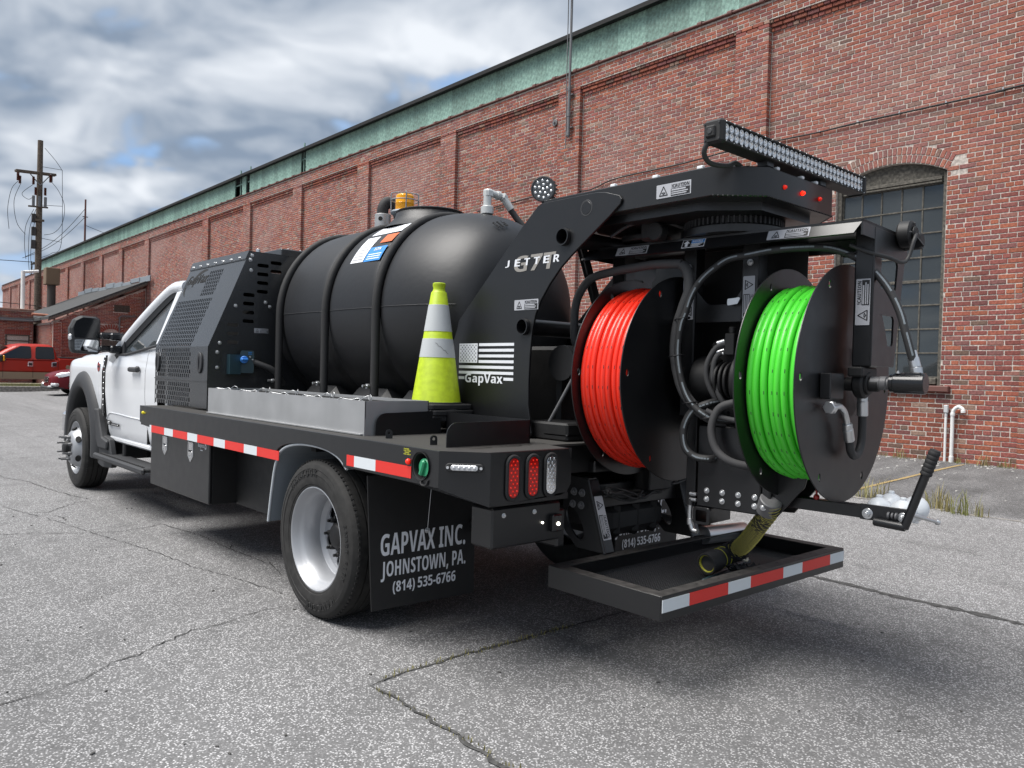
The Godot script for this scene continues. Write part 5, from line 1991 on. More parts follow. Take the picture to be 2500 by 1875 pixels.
func front_rim(w: Node3D, s: float, x: float, z: float) -> void:
	var c := Vector3(s * x, 0.405, z)
	var g := Geo.new()
	g.lathe([Vector2(0.266, -0.012), Vector2(0.268, -0.004), Vector2(0.262, -0.002), Vector2(0.252, -0.012), Vector2(0.247, -0.03), Vector2(0.23, -0.045), Vector2(0.22, -0.06), Vector2(0.219, -0.10), Vector2(0.205, -0.06), Vector2(0.195, -0.02)], c, Vector3(s, 0, 0), 56, 50.0)
	var rim := part(w, "rim", g, M.silver)
	# dome that bulges out, with holes near its rim
	g = Geo.new()
	var prof := [Vector2(0.215, -0.075), Vector2(0.205, -0.045), Vector2(0.188, 0.0), Vector2(0.165, 0.038), Vector2(0.14, 0.055), Vector2(0.115, 0.058), Vector2(0.0, 0.058)]
	g.lathe(prof, c, Vector3(s, 0, 0), 48, 50.0)
	part(rim, "disc", g, M.silver)
	for k in 6:
		var a := TAU * (k + 0.5) / 6
		var d := Vector3(0, sin(a), cos(a))
		var h := Geo.new()
		var nrm := (d * 0.75 + Vector3(s, 0, 0) * 0.55).normalized()
		h.prism(oval(0, 0, 0.034, 0.026, 18), c + d * 0.186 + Vector3(s * 0.008, 0, 0), nrm.cross(d).normalized(), (d - nrm * nrm.dot(d)).normalized(), 0.012)
		part(rim, "hand_hole", h, M.dark)
	g = Geo.new()
	g.lathe([Vector2(0.10, 0.05), Vector2(0.085, 0.066), Vector2(0.07, 0.07), Vector2(0.065, 0.10), Vector2(0.05, 0.112), Vector2(0, 0.114)], c, Vector3(s, 0, 0), 28)
	part(rim, "hub", g, M.black_flat)
	var nut := Geo.new()
	nut.cyl(Vector3(), Vector3(s * 0.035, 0, 0), 0.018, 0.015, 6, 0.003)
	nut.cyl(Vector3(), Vector3(s * 0.085, 0, 0), 0.0085, -1, 8)
	var nm := nut.mesh()
	for k in 8:
		var a := TAU * (k + 0.5) / 8
		piece(rim, "lug_nut", nm, M.steel_grey, Transform3D(Basis(), c + Vector3(s * 0.056, sin(a) * 0.118, cos(a) * 0.118)))

func tape_run(x: float, y: float, dir: float, segs: Array, start: float, called := "reflective_tape") -> void:
	# red and white marking tape on the bed's side; segs of [length, is_red], along +z
	var z := start
	for q in segs:
		var g := Geo.new()
		g.box(Vector3(x, y + 0.0254, z + q[0] / 2), Vector3(0.0024, 0.0508, q[0] - 0.0008))
		part(truck, called, g, M.red_tape if q[1] else M.white_tape)
		z += q[0] * dir

func build_bed() -> void:
	var top := 0.957
	# deck sheet
	var g := Geo.new()
	var dk := Geo.new()
	dk.box(Vector3(0, top - 0.006, -0.83), Vector3(2.42, 0.01, 3.82))
	for s in [-1.0, 1.0]: dk.prism(V2([1.0, s * 0.56, 1.08, s * 1.21, 1.232, s * 1.066, 1.232, s * 0.62]), Vector3(0, top - 0.001, 0), Vector3(0, 0, 1), Vector3(1, 0, 0), 0.01)
	part(truck, "bed_deck", dk, mat(Color(0.03, 0.028, 0.026), 0.75))
	g = Geo.new()
	for z in range(-26, 10, 4): g.box(Vector3(0, 0.87, z * 0.1), Vector3(2.2, 0.08, 0.05))
	g.box(Vector3(0, 0.88, -2.74), Vector3(2.42, 0.14, 0.02))
	g.box(Vector3(0, 0.88, 1.0), Vector3(1.2, 0.15, 0.02))
	part(truck, "bed_frame", g, M.black_flat)
	for s in [-1.0, 1.0]:
		# side rail with the wheel arch cut out of it
		var pl := V2([-2.75, top, -2.75, 0.835, -2.68, 0.812, -2.46, 0.802, -0.395, 0.812])
		for k in 17:
			var t := k / 16.0
			var a := PI * (1.0 - t)
			pl.append(Vector2(-0.035 + cos(a) * 0.36 * 1.0, 0.812 + sin(a) * 0.076))
		pl.append_array(V2([0.335, 0.812, 1.09, 0.803, 1.09, top]))
		g = Geo.new()
		var holes := []
		if s < 0: holes.append(oval(0.967, 0.883, 0.054, 0.058, 28))
		if s < 0: g.prism(pl, Vector3(-1.22, 0, 0), Vector3(0, 0, 1), Vector3(0, 1, 0), 0.012, 0.0025, holes)
		else: g.prism(_mir(pl), Vector3(1.22, 0, 0), Vector3(0, 0, -1), Vector3(0, 1, 0), 0.012, 0.0025)
		var rail := part(truck, "side_rail", g, M.black)
		if s < 0:
			g = Geo.new()
			g.lathe([Vector2(0.05, 0.09), Vector2(0.054, 0.0), Vector2(0.060, -0.002), Vector2(0.060, -0.006)], Vector3(-1.222, 0.883, 0.967), Vector3(1, 0, 0), 28, 30)
			g.cyl(Vector3(-1.14, 0.883, 0.967), Vector3(-1.13, 0.883, 0.967), 0.055, -1, 24)
			part(rail, "filler_cup", g, M.black_flat)
		# chamfered corner and the rear light box
		g = Geo.new()
		var A := Vector3(s * 1.22, 0, 1.09)
		var B := Vector3(s * 1.074, 0, 1.24)
		var C := Vector3(s * 0.62, 0, 1.24)
		g._orient(A + Vector3(0, 0.803, 0), B + Vector3(0, 0.735, 0), B + Vector3(0, top, 0), A + Vector3(0, top, 0), Vector3(s, 0, 1))
		g._orient(B + Vector3(0, 0.735, 0), C + Vector3(0, 0.765, 0), C + Vector3(0, 0.735, 0), B + Vector3(0, 0.735, 0), Vector3(0, 0, 1))
		g._orient(A + Vector3(0, 0.803, 0), B + Vector3(0, 0.735, 0), Vector3(s * 1.0, 0.735, 0.9), Vector3(s * 1.2, 0.803, 0.8), Vector3(0, -1, 0))
		var chf := part(truck, "rear_corner", g, M.black)
		if s < 0:
			# clear strobe on the chamfer
			var n := Vector3(-0.15, 0, 0.146).normalized()
			var ux := Vector3(0.146, 0, 0.15).normalized()
			var c := Vector3(-1.147, 0.893, 1.165) + n * 0.0
			g = Geo.new()
			g.prism(stadium(0, 0, 0.158, 0.036, 6), c + n * 0.012, ux, Vector3.UP, 0.012, 0.004)
			part(chf, "strobe_housing", g, M.rubber)
			g = Geo.new()
			g.prism(stadium(0, 0, 0.112, 0.022, 6), c + n * 0.017, ux, Vector3.UP, 0.006, 0.002)
			g.cyl(c + ux * 0.068 + n * 0.01, c + ux * 0.068 + n * 0.014, 0.006, -1, 10)
			g.cyl(c - ux * 0.068 + n * 0.01, c - ux * 0.068 + n * 0.014, 0.006, -1, 10)
			for k in 5: g.ball(c + ux * (k - 2) * 0.021 + n * 0.015, 0.007, 8)
			part(chf, "strobe_lens", g, M.clear_lens)
		# rear face with three oval lamps
		var rf := V2([s * 1.074, 0.735, s * 1.074, top, s * 0.62, top, s * 0.60, 0.90, s * 0.60, 0.80, s * 0.625, 0.765, s * 0.66, 0.752])
		g = Geo.new()
		g.prism(rf, Vector3(0, 0, 1.24), Vector3(1, 0, 0), Vector3(0, 1, 0), 0.012, 0.0025)
		g._orient(Vector3(s * 0.60, 0.80, 1.236), Vector3(s * 0.60, top, 1.236), Vector3(s * 0.56, top, 1.0), Vector3(s * 0.56, 0.80, 1.0), Vector3(-s, 0, 0))
		var face := part(truck, "rear_face", g, M.black)
		for k in 3:
			var x: float = s * [0.953, 0.842, 0.735][k]
			g = Geo.new()
			g.prism(stadium(0, 0, 0.085, 0.196, 10, 0.0), Vector3(x, 0.847, 1.252), Vector3(1, 0, 0), Vector3(0, 1, 0), 0.012, 0.005, [stadium(0, 0, 0.06, 0.168, 10)])
			part(face, "lamp_grommet", g, M.rubber)
			g = Geo.new()
			g.prism(stadium(0, 0, 0.062, 0.17, 10), Vector3(x, 0.847, 1.251), Vector3(1, 0, 0), Vector3(0, 1, 0), 0.01, 0.004)
			part(face, "tail_light" if k < 2 else "reverse_light", g, M.red_lens if k < 2 else M.reflector)
			g = Geo.new()
			for i in 20:
				var u := (i % 2) * 0.022 - 0.011 + (0.011 if (i / 2) % 2 else 0.0) - 0.005
				var v := (i / 2) * 0.0155 - 0.07
				g.cyl(Vector3(x + u, 0.847 + v, 1.2505), Vector3(x + u, 0.847 + v, 1.2535), 0.0078 if k == 2 else 0.0042, 0.003 if k < 2 else 0.006, 8)
			part(face, "lamp_diodes", g, M.red_led if k < 2 else M.chrome)
		# boxed bumper under it, with licence lamps
		g = Geo.new()
		g.box(Vector3(s * 0.84, 0.638, 1.15), Vector3(0.40, 0.17, 0.14), 0.008)
		g.box(Vector3(s * 0.63, 0.60, 1.13), Vector3(0.05, 0.17, 0.17), 0.008)
		var bp := part(truck, "bumper", g, M.black)
		bolt(bp, Vector3(s * 0.978, 0.69, 1.221), Vector3(0, 0, 1), null, 0.8)
		bolt(bp, Vector3(s * 0.803, 0.69, 1.221), Vector3(0, 0, 1), null, 0.8)
		if s < 0:
			g = Geo.new()
			g.box(Vector3(-0.683, 0.632, 1.232), Vector3(0.06, 0.075, 0.03), 0.006)
			part(bp, "lamp_housing", g, M.black_gloss)
			g = Geo.new()
			g.ball(Vector3(-0.683, 0.630, 1.249), 0.0085, 10)
			g.ball(Vector3(-0.755, 0.638, 1.224), 0.0055, 8)
			part(bp, "license_lamp", g, M.white_led)
		# mud flap with the maker's address
		g = Geo.new()
		var mf := V2([s * 1.205, 0.79, s * 1.165, 0.152, s * 0.55, 0.142, s * 0.56, 0.80])
		g.prism(mf, Vector3(0, 0, 0.52), Vector3(1, 0, 0), Vector3(0, 1, 0), 0.007, 0.002)
		var flap := part(truck, "mud_flap", g, M.black_flat)
		bolt(flap, Vector3(s * 0.86, 0.50, 0.522), Vector3(0, 0, 1))
		g = Geo.new()
		g.tube([Vector3(s * 0.86, 0.50, 0.525), Vector3(s * 0.84, 0.79, 0.53)], 0.002, 5)
		part(flap, "stay", g, M.zinc)
		var cx := -0.868 if s < 0 else 0.80
		var fl_ := Vector3(1, 0, 0)
		lettering(flap, "GAPVAX INC.", Vector3(cx - 0.255, 0.402, 0.5205), fl_, Vector3.UP, 0.106, M.white_print, 0.505, "lettering", "Droid Sans")
		lettering(flap, "JOHNSTOWN, PA.", Vector3(cx - 0.25, 0.283, 0.5205), fl_, Vector3.UP, 0.094, M.white_print, 0.505)
		lettering(flap, "(814) 535-6766", Vector3(cx - 0.182, 0.214, 0.5205), fl_, Vector3.UP, 0.062, M.white_print, 0.375)
		# quarter fender over the dual wheels
		var arc := []
		for p in [[-0.50, 0.42], [-0.475, 0.55], [-0.455, 0.64], [-0.43, 0.73], [-0.385, 0.805], [-0.30, 0.852], [-0.16, 0.878], [0.0, 0.884], [0.15, 0.875], [0.27, 0.845], [0.34, 0.80]]: arc.append(Vector3(s * 0.86, p[1], p[0]))
		g = Geo.new()
		g.strip(smooth_path(arc, 3), Vector3(1, 0, 0), 0.68, 0.004)
		var fd := part(truck, "quarter_fender", g, M.galv)
		g = Geo.new()
		var lip := []
		for p in smooth_path(arc, 3): lip.append(Vector3(s * 1.207, p.y, p.z))
		g.tube(lip, 0.008, 6)
		part(fd, "lip", g, mat(Color(0.42, 0.45, 0.48), 0.5))
	var I := 0.0254
	tape_run(-1.2215, 0.7725, 1.0, [[I * 1.6, false], [I * 11, true], [I * 7, false], [I * 11, true], [I * 7, false], [I * 11, true], [I * 7, false], [I * 11, true], [I * 7, false], [I * 11, true]], -2.4655 - I * 1.6)
	tape_run(-1.2215, 0.8225, 1.0, [[0.068, true], [0.187, false], [0.28, true]], 0.36)
	# fuel filler cap, side marker, yellow marker
	g = Geo.new()
	g.cyl(Vector3(-1.15, 0.878, 0.972), Vector3(-1.212, 0.876, 0.972), 0.043, 0.039, 20, 0.004)
	g.box(Vector3(-1.216, 0.876, 0.972), Vector3(0.024, 0.070, 0.020), 0.006, Basis(Vector3(1, 0, 0), 0.4))
	var cap := part(truck, "fuel_cap", g, M.cap_green)
	g = Geo.new()
	g.tube(smooth_path([Vector3(-1.2, 0.845, 0.972), Vector3(-1.225, 0.818, 0.972), Vector3(-1.228, 0.806, 0.985), Vector3(-1.226, 0.81, 1.01), Vector3(-1.224, 0.83, 1.02)], 5), 0.004, 6)
	part(cap, "tether", g, M.rubber)
	g = Geo.new()
	g.ball(Vector3(-1.224, 0.893, 0.875), 0.013, 12)
	part(truck, "marker_lamp", g, M.red_led)
	g = Geo.new()
	g.ball(Vector3(-1.224, 0.905, -2.655), 0.013, 12)
	g.box(Vector3(-1.224, 0.905, -2.625), Vector3(0.004, 0.004, 0.05))
	part(truck, "marker_lamp", g, mat(Color(0.7, 0.6, 0.02), 0.3))
	for k in 4: lettering(truck, ["CHASSIS", "FUEL TANK", "DIESEL", "FUEL ONLY!"][k], Vector3(-1.2212, 0.943 - k * 0.0075, 0.836 + (0.008 if k == 2 else 0.0)), Vector3(0, 0, 1), Vector3.UP, 0.0048, M.yellow_print, [0.04, 0.052, 0.036, 0.052][k], "fuel_lettering")
	# aluminium tray along the edge of the bed
	var al: Material = M.alu
	g = Geo.new()
	g.box(Vector3(-1.106, 1.04, -0.675), Vector3(0.006, 0.172, 2.0))
	g.box(Vector3(-0.730, 1.04, -0.675), Vector3(0.006, 0.172, 2.0))
	g.box(Vector3(-0.918, 1.04, 0.322), Vector3(0.38, 0.172, 0.006))
	g.box(Vector3(-0.918, 1.04, -1.672), Vector3(0.38, 0.172, 0.006))
	g.box(Vector3(-0.918, 1.0, -0.675), Vector3(0.37, 0.005, 1.99))
	g.box(Vector3(-1.10, 0.962, -0.675), Vector3(0.05, 0.006, 1.98))
	var tray := part(truck, "hose_tray", g, al)
	g = Geo.new()
	for k in 8: g.cyl(Vector3(-0.92, 1.005, -1.52 + k * 0.235), Vector3(-0.92, 1.112, -1.52 + k * 0.235), 0.085, -1, 24, 0.008)
	g.box(Vector3(-0.918, 1.108, -0.675), Vector3(0.34, 0.004, 1.96))
	part(tray, "tube_rack", g, M.black_flat)
	var pin := Geo.new()
	var pp := smooth_path([Vector3(0, 0, -0.09), Vector3(0, 0.012, -0.07), Vector3(0, 0.004, -0.05), Vector3(0, 0.0, 0.02), Vector3(0, 0.016, 0.05), Vector3(0, 0.026, 0.075), Vector3(0, 0.012, 0.095), Vector3(0, -0.006, 0.08), Vector3(0, -0.002, 0.05), Vector3(0, 0.012, 0.02), Vector3(0, 0.005, -0.01), Vector3(0, 0.01, -0.06)], 4)
	pin.tube(pp, 0.0019, 5)
	var pm := pin.mesh()
	for k in 9:
		var b := Basis(Vector3.UP, [0.5, -0.4][k % 2] + 0.1 * (k % 3))
		piece(tray, "hitch_pin", pm, M.zinc, Transform3D(b, Vector3([-1.06, -0.86][k % 2], 1.120, -1.50 + k * 0.205)))
	# black three-sided cone holder
	g = Geo.new()
	var side := rounded(V2([-1.055, 0.957, -1.055, 1.065, -0.66, 1.075, -0.66, 0.957]), [0.0, 0.075, 0.0, 0.0], 6)
	g.prism(side, Vector3(0, 0, 0.345), Vector3(1, 0, 0), Vector3(0, 1, 0), 0.005)
	side = rounded(V2([-1.105, 0.957, -1.105, 1.062, -0.62, 1.066, -0.62, 0.957]), [0.0, 0.085, 0.0, 0.0], 6)
	g.prism(side, Vector3(0, 0, 0.985), Vector3(1, 0, 0), Vector3(0, 1, 0), 0.005)
	g.box(Vector3(-0.622, 1.012, 0.665), Vector3(0.005, 0.11, 0.64))
	var ch := part(truck, "cone_holder", g, M.black)
	for z: float in [0.504, 0.86]:
		g = Geo.new()
		g.prism(rounded(V2([-0.016, 0, -0.016, 0.042, 0.016, 0.042, 0.016, 0]), [0.0, 0.014, 0.014, 0.0], 5), Vector3(-1.081, 0.957, z), Vector3(0.92, 0, 0.38), Vector3.UP, 0.006, 0.0, [oval(0, 0.026, 0.007, 0.007, 10)])
		part(ch, "tie_lug", g, M.black)
	# tool box under the bed
	g = Geo.new()
	g.box(Vector3(-0.78, 0.568, -2.07), Vector3(0.72, 0.41, 1.15), 0.004)
	g.box(Vector3(-0.70, 0.575, -1.03), Vector3(0.55, 0.44, 0.94), 0.004)
	var tb := part(truck, "tool_box", g, M.black_flat)
	g = Geo.new()
	g.box(Vector3(-1.151, 0.567, -2.075), Vector3(0.022, 0.405, 1.166), 0.006)
	part(tb, "tool_box_door", g, M.black)
	for z: float in [-2.342, -1.826]:
		g = Geo.new()
		var sh := V2([-0.048, 0.0, -0.048, -0.10, 0.0, -0.142, 0.048, -0.10, 0.048, 0.0])
		g.prism(rounded(sh, 0.008, 3), Vector3(-1.167, 0.752, z), Vector3(0, 0, 1), Vector3.UP, 0.008, 0.002, [V2([-0.036, -0.012, -0.036, -0.095, 0.0, -0.126, 0.036, -0.095, 0.036, -0.012])])
		part(tb, "paddle_latch", g, M.zinc)
		g = Geo.new()
		g.box(Vector3(-1.164, 0.72, z), Vector3(0.008, 0.055, 0.06), 0.003)
		g.box(Vector3(-1.166, 0.672, z), Vector3(0.008, 0.03, 0.066), 0.003)
		g.prism(V2([-0.034, -0.1, 0, -0.12, 0.034, -0.1, 0.034, -0.088, -0.034, -0.088]), Vector3(-1.165, 0.752, z), Vector3(0, 0, 1), Vector3.UP, 0.004)
		part(tb, "latch_paddle", g, M.chrome)
	lettering(tb, "Buyers", Vector3(-1.1632, 0.722, -1.69), Vector3(0, 0, 1), Vector3.UP, 0.032, M.white_print, 0.105)
	g = Geo.new()
	g.prism(rect2(-0.02, -0.003, 0.02, 0.003), Vector3(-1.1636, 0.710, -1.63), Vector3(0, 0, 1), Vector3.UP, 0.001)
	g.prism(stadium(0, 0, 0.03, 0.036, 6), Vector3(-1.1636, 0.738, -1.56), Vector3(0, 0, 1), Vector3.UP, 0.001, 0.0, [oval(0, 0, 0.007, 0.01, 10)])
	part(tb, "logo", g, M.white_print)

func _mir(p: PackedVector2Array) -> PackedVector2Array:
	var r := PackedVector2Array()
	for q in p: r.append(Vector2(-q.x, q.y))
	return r

# half width of the cab's side at height y: gently bulged, leaning in above the belt
func cab_x(y: float) -> float:
	if y < 0.80: return lerp(0.955, 0.992, clamp((y - 0.55) / 0.25, 0.0, 1.0)) - (0.012 if y < 0.60 else 0.0)
	if y < 1.0: return lerp(0.992, 1.008, (y - 0.80) / 0.2)
	if y < 1.20: return 1.008
	if y < 1.36: return lerp(1.008, 0.985, (y - 1.20) / 0.16)
	return lerp(0.985, 0.80, clamp((y - 1.36) / 0.56, 0.0, 1.0))

# a panel of the cab's side between z0 and z1; bottom and top are callables of z
func cab_panel(g: Geo, s: float, z0: float, z1: float, bottom: Callable, top: Callable, nz := 24, ny := 14) -> void:
	var rows := []
	for i in nz + 1:
		var z: float = lerp(z0, z1, float(i) / nz)
		var yb: float = bottom.call(z)
		var yt: float = top.call(z)
		var r := PackedVector3Array()
		for j in ny + 1:
			var y: float = lerp(yb, yt, float(j) / ny)
			# the nose draws in
			var inn: float = 0.0
			if z < -5.75: inn = pow((-5.75 - z) / 0.42, 2.0) * 0.10
			if y > 1.22 and z < -4.5: inn += pow((y - 1.22) / 0.16, 2.0) * 0.05
			# crease low on the door
			if y < 0.80 and y > 0.76: inn -= 0.0
			r.append(Vector3(s * (cab_x(y) - inn), y, z))
		rows.append(r)
	g.grid(rows, s < 0)

func build_cab() -> void:
	var zf := -5.2647
	var arch := func(z: float) -> float:
		var d: float = abs(z - zf)
		if d < 0.50: return 0.46 + sqrt(0.56 * 0.56 - d * d) * 1.16
		return 0.62
	var fender_top := func(z: float) -> float: return 1.335 - 0.02 * clamp((-4.5 - z) / 1.0, 0, 1) - 0.10 * pow(clamp((-5.5 - z) / 0.6, 0, 1), 2.0)
	var belt := func(z: float) -> float:
		if z < -3.95: return 1.345
		if z < -3.78: return lerp(1.345, 1.358, (z + 3.95) / 0.17)
		return lerp(1.358, 1.425, (z + 3.78) / 0.72)
	var rocker := func(z: float) -> float: return 0.575
	var wp: Material = M.white_paint
	for s in [-1.0, 1.0]:
		var g := Geo.new()
		cab_panel(g, s, -6.12, -4.62, arch, fender_top, 60, 14)
		part(truck, "fender", g, wp)
		g = Geo.new()
		cab_panel(g, s, -4.50, -3.338, rocker, belt, 30, 16)
		# step of the lower door moulding
		var dl := []
		for p in [[0.742, -4.52], [0.80, -4.40], [0.808, -4.2], [0.80, -3.8], [0.795, -3.34]]: dl.append(Vector3(s * (cab_x(p[0]) + 0.001), p[0], p[1]))
		g.tube(smooth_path(dl, 5), 0.006, 6)
		var door := part(truck, "door", g, wp)
		g = Geo.new()
		cab_panel(g, s, -3.330, -3.03, rocker, func(z: float) -> float: return belt.call(z), 6, 16)
		part(truck, "cab_corner", g, wp)
		# dark gap behind the seams
		g = Geo.new()
		for z: float in [-4.56, -3.334]: g.box(Vector3(s * 0.97, 0.97, z), Vector3(0.02, 0.75, 0.10 if z < -4 else 0.02))
		part(truck, "door_seam", g, M.dark)
		# rocker
		g = Geo.new()
		g.box(Vector3(s * 0.93, 0.56, -3.85), Vector3(0.06, 0.05, 1.65), 0.015)
		part(truck, "rocker", g, wp)
		# chrome and black side vent between fender and door
		g = Geo.new()
		g.prism(rounded(V2([-4.615, 0.79, -4.53, 0.79, -4.495, 1.325, -4.545, 1.325]), 0.012, 3), Vector3(s * 1.013 if s < 0 else 0.995, 0, 0), Vector3(0, 0, 1), Vector3(0, 1, 0), 0.02, 0.002)
		var vent := part(truck, "fender_vent", g, M.black_gloss)
		g = Geo.new()
		for k in 9: g.box(Vector3(s * 1.014, 0.87 + k * 0.052, -4.556 + k * 0.003), Vector3(0.006, 0.018, 0.028), 0.003)
		part(vent, "vent_bar", g, M.chrome)
		g = Geo.new()
		g.cyl(Vector3(s * 1.002, 1.232, -4.735), Vector3(s * 1.009, 1.232, -4.735), 0.05, -1, 24, 0.002)
		var bd := part(truck, "fender_badge", g, M.chrome)
		g = Geo.new()
		g.cyl(Vector3(s * 1.008, 1.232, -4.735), Vector3(s * 1.0105, 1.232, -4.735), 0.042, -1, 24)
		part(bd, "badge_face", g, mat(Color(0.30, 0.03, 0.03), 0.3))
		g = Geo.new()
		g.box(Vector3(s * 1.0112, 1.236, -4.735), Vector3(0.002, 0.02, 0.058), 0.002)
		part(bd, "badge_bar", g, M.black_print)
		# grey wheel-arch flare
		g = Geo.new()
		var rows := []
		for k in 29:
			var a: float = lerp(PI + 0.12, -0.13, k / 28.0)
			var c := Vector2(zf, 0.44)
			var dir := Vector2(cos(a), sin(a))
			var r := PackedVector3Array()
			for q in [[0.475, 0.86], [0.475, 1.012], [0.50, 1.058], [0.56, 1.062], [0.615, 1.030], [0.63, 0.995]]:
				var rr: float = q[0]
				var p := c + Vector2(dir.x * rr * 0.965, dir.y * rr * 1.19)
				r.append(Vector3(s * q[1], p.y, p.x))
			rows.append(r)
		g.grid(rows, s > 0)
		var fa := part(truck, "wheel_arch_flare", g, M.trim)
		# its lower rear leg and the mud guard
		g = Geo.new()
		if s < 0: g.prism(rounded(V2([-4.83, 0.83, -4.66, 0.83, -4.585, 0.70, -4.50, 0.57, -4.33, 0.545, -4.34, 0.46, -4.62, 0.46, -4.76, 0.6]), 0.02, 3), Vector3(-1.035, 0, 0), Vector3(0, 0, 1), Vector3(0, 1, 0), 0.09, 0.012)
		else: g.box(Vector3(1.0, 0.65, -4.6), Vector3(0.08, 0.35, 0.3), 0.02)
		if s < 0: g.prism(rounded(V2([-4.80, 0.62, -4.33, 0.56, -4.22, 0.36, -4.25, 0.30, -4.55, 0.28, -4.70, 0.30]), 0.03, 4), Vector3(-1.01, 0, 0), Vector3(0, 0, 1), Vector3(0, 1, 0), 0.05, 0.006)
		else: g.box(Vector3(1.0, 0.42, -4.5), Vector3(0.05, 0.25, 0.4), 0.02)
		g.box(Vector3(s * 0.87, 0.44, -4.47), Vector3(0.26, 0.30, 0.03), 0.01, Basis(Vector3(1, 0, 0), -0.35))
		part(fa, "mud_guard", g, M.trim)
		# black wheel well
		g = Geo.new()
		rows = []
		for k in 17:
			var a: float = lerp(PI + 0.2, -0.2, k / 16.0)
			var r := PackedVector3Array()
			for x: float in [0.45, 0.7, 0.98]: r.append(Vector3(s * x, 0.44 + sin(a) * 0.60, zf + cos(a) * 0.50))
			rows.append(r)
		g.grid(rows, s < 0)
		g.box(Vector3(s * 0.46, 0.75, zf), Vector3(0.02, 0.7, 1.1))
		part(truck, "wheel_well", g, M.dark)
		# handle
		g = Geo.new()
		g.box(Vector3(s * 1.035, 1.222, -3.575), Vector3(0.028, 0.042, 0.235), 0.012)
		g.box(Vector3(s * 1.028, 1.226, -3.48), Vector3(0.035, 0.052, 0.05), 0.012)
		part(door, "door_handle", g, M.trim)
		# badge low on the door
		g = Geo.new()
		g.box(Vector3(s * 0.992, 0.712, -4.40), Vector3(0.01, 0.042, 0.10), 0.006)
		g.box(Vector3(s * 0.990, 0.703, -4.22), Vector3(0.01, 0.026, 0.22), 0.004)
		var db := part(door, "door_badge", g, M.black_gloss)
		g = Geo.new()
		g.box(Vector3(s * 0.998, 0.714, -4.41), Vector3(0.004, 0.024, 0.05), 0.002)
		g.box(Vector3(s * 0.996, 0.703, -4.22), Vector3(0.004, 0.010, 0.19), 0.002)
		part(db, "badge_mark", g, M.chrome)
		# window frame: pillar, header and belt trim
		var A0 := Vector3(s * 0.985, 1.345, -4.20)      # foot of the front pillar
		var A1 := Vector3(s * 0.815, 1.845, -3.32)
		var A2 := Vector3(s * 0.800, 1.885, -3.16)
		var B0 := Vector3(s * 0.972, 1.42, -3.05)
		var B1 := Vector3(s * 0.800, 1.885, -3.02)
		g = Geo.new()
		g.tube(smooth_path([A0 + Vector3(0, -0.03, -0.14), A0.lerp(A1, 0.5) + Vector3(0, 0.045, -0.03), A1 + Vector3(0, 0.045, 0.0), A2 + Vector3(0, 0.035, 0.05), B1 + Vector3(0, 0.03, 0.05)], 8), 0.052, 10)
		g.box(Vector3(s * 0.885, 1.64, -3.03), Vector3(0.10, 0.52, 0.13), 0.03, Basis(Vector3(0, 0, 1), s * 0.35))
		part(truck, "pillar", g, wp)
		g = Geo.new()
		g.strip(smooth_path([A0 + Vector3(s * 0.012, -0.005, -0.02), A0.lerp(A1, 0.5) + Vector3(s * 0.014, 0.0, 0.0), A1 + Vector3(s * 0.014, 0.0, 0.02), A2 + Vector3(s * 0.012, -0.005, 0.04)], 6), Vector3(-s * 0.3, -0.8, 0.5), 0.062, 0.02)
		var bl := []
		for z: float in [-4.2, -3.95, -3.78, -3.45, -3.1]: bl.append(Vector3(s * (cab_x(1.36) + 0.004), belt.call(z) + 0.006, z))
		g.tube(bl, 0.012, 8)
		if s < 0: g.prism(V2([-4.23, 1.335, -4.02, 1.335, -4.02, 1.47, -4.19, 1.365]), Vector3(-0.985, 0, 0), Vector3(0, 0, 1), Vector3(0, 1, 0), 0.03, 0.004)
		else: g.box(Vector3(0.96, 1.39, -4.08), Vector3(0.03, 0.1, 0.1))
		part(door, "window_trim", g, M.trim)
		g = Geo.new()
		g.prism(V2([-4.15, 0.0, -3.95, 0.0, -3.78, 0.01, -3.06, 0.075, -3.04, 0.52, -3.2, 0.525, -3.34, 0.49]), Vector3(s * 0.978, 1.352, 0), Vector3(0, 0, 1), Vector3(-s * 0.32, 0.947, 0), 0.005 if s < 0 else 0.005)
		part(door, "side_window", g, M.glass)
		# running board
		g = Geo.new()
		g.box(Vector3(s * 0.99, 0.405, -3.79), Vector3(0.20, 0.035, 1.42), 0.012)
		g.box(Vector3(s * 1.085, 0.40, -3.79), Vector3(0.035, 0.055, 1.45), 0.014)
		var rb := part(truck, "running_board", g, M.trim)
		g = Geo.new()
		for k in 26: g.box(Vector3(s * 1.065, 0.425, -4.42 + k * 0.05), Vector3(0.035, 0.006, 0.022), 0.002)
		part(rb, "tread_strip", g, M.dark)
		for z: float in [-4.1, -3.3]:
			g = Geo.new()
			g.box(Vector3(s * 0.85, 0.48, z), Vector3(0.2, 0.16, 0.07), 0.01)
			part(rb, "bracket", g, M.black_flat)
		# towing mirror
		g = Geo.new()
		var sh := V2([-0.125, 0.03, -0.11, -0.02, 0.10, -0.03, 0.115, 0.0, 0.115, 0.285, 0.08, 0.31, -0.04, 0.315, -0.10, 0.28, -0.135, 0.20])
		sh = rounded(sh, 0.03, 4)
		if s > 0: sh = _mir(sh)
		var mc := Vector3(s * 1.258, 1.375, -4.16)
		g.prism(sh, mc, Vector3(1, 0, 0), Vector3(0, 1, 0), 0.10, 0.018)
		g.prism(Geo._inset(sh if Geo._area(sh) > 0 else _rev(sh), 0.012), mc + Vector3(0, 0, -0.09), Vector3(1, 0, 0), Vector3(0, 1, 0), 0.05, 0.0)
		var mr := part(truck, "wing_mirror", g, M.trim)
		g = Geo.new()
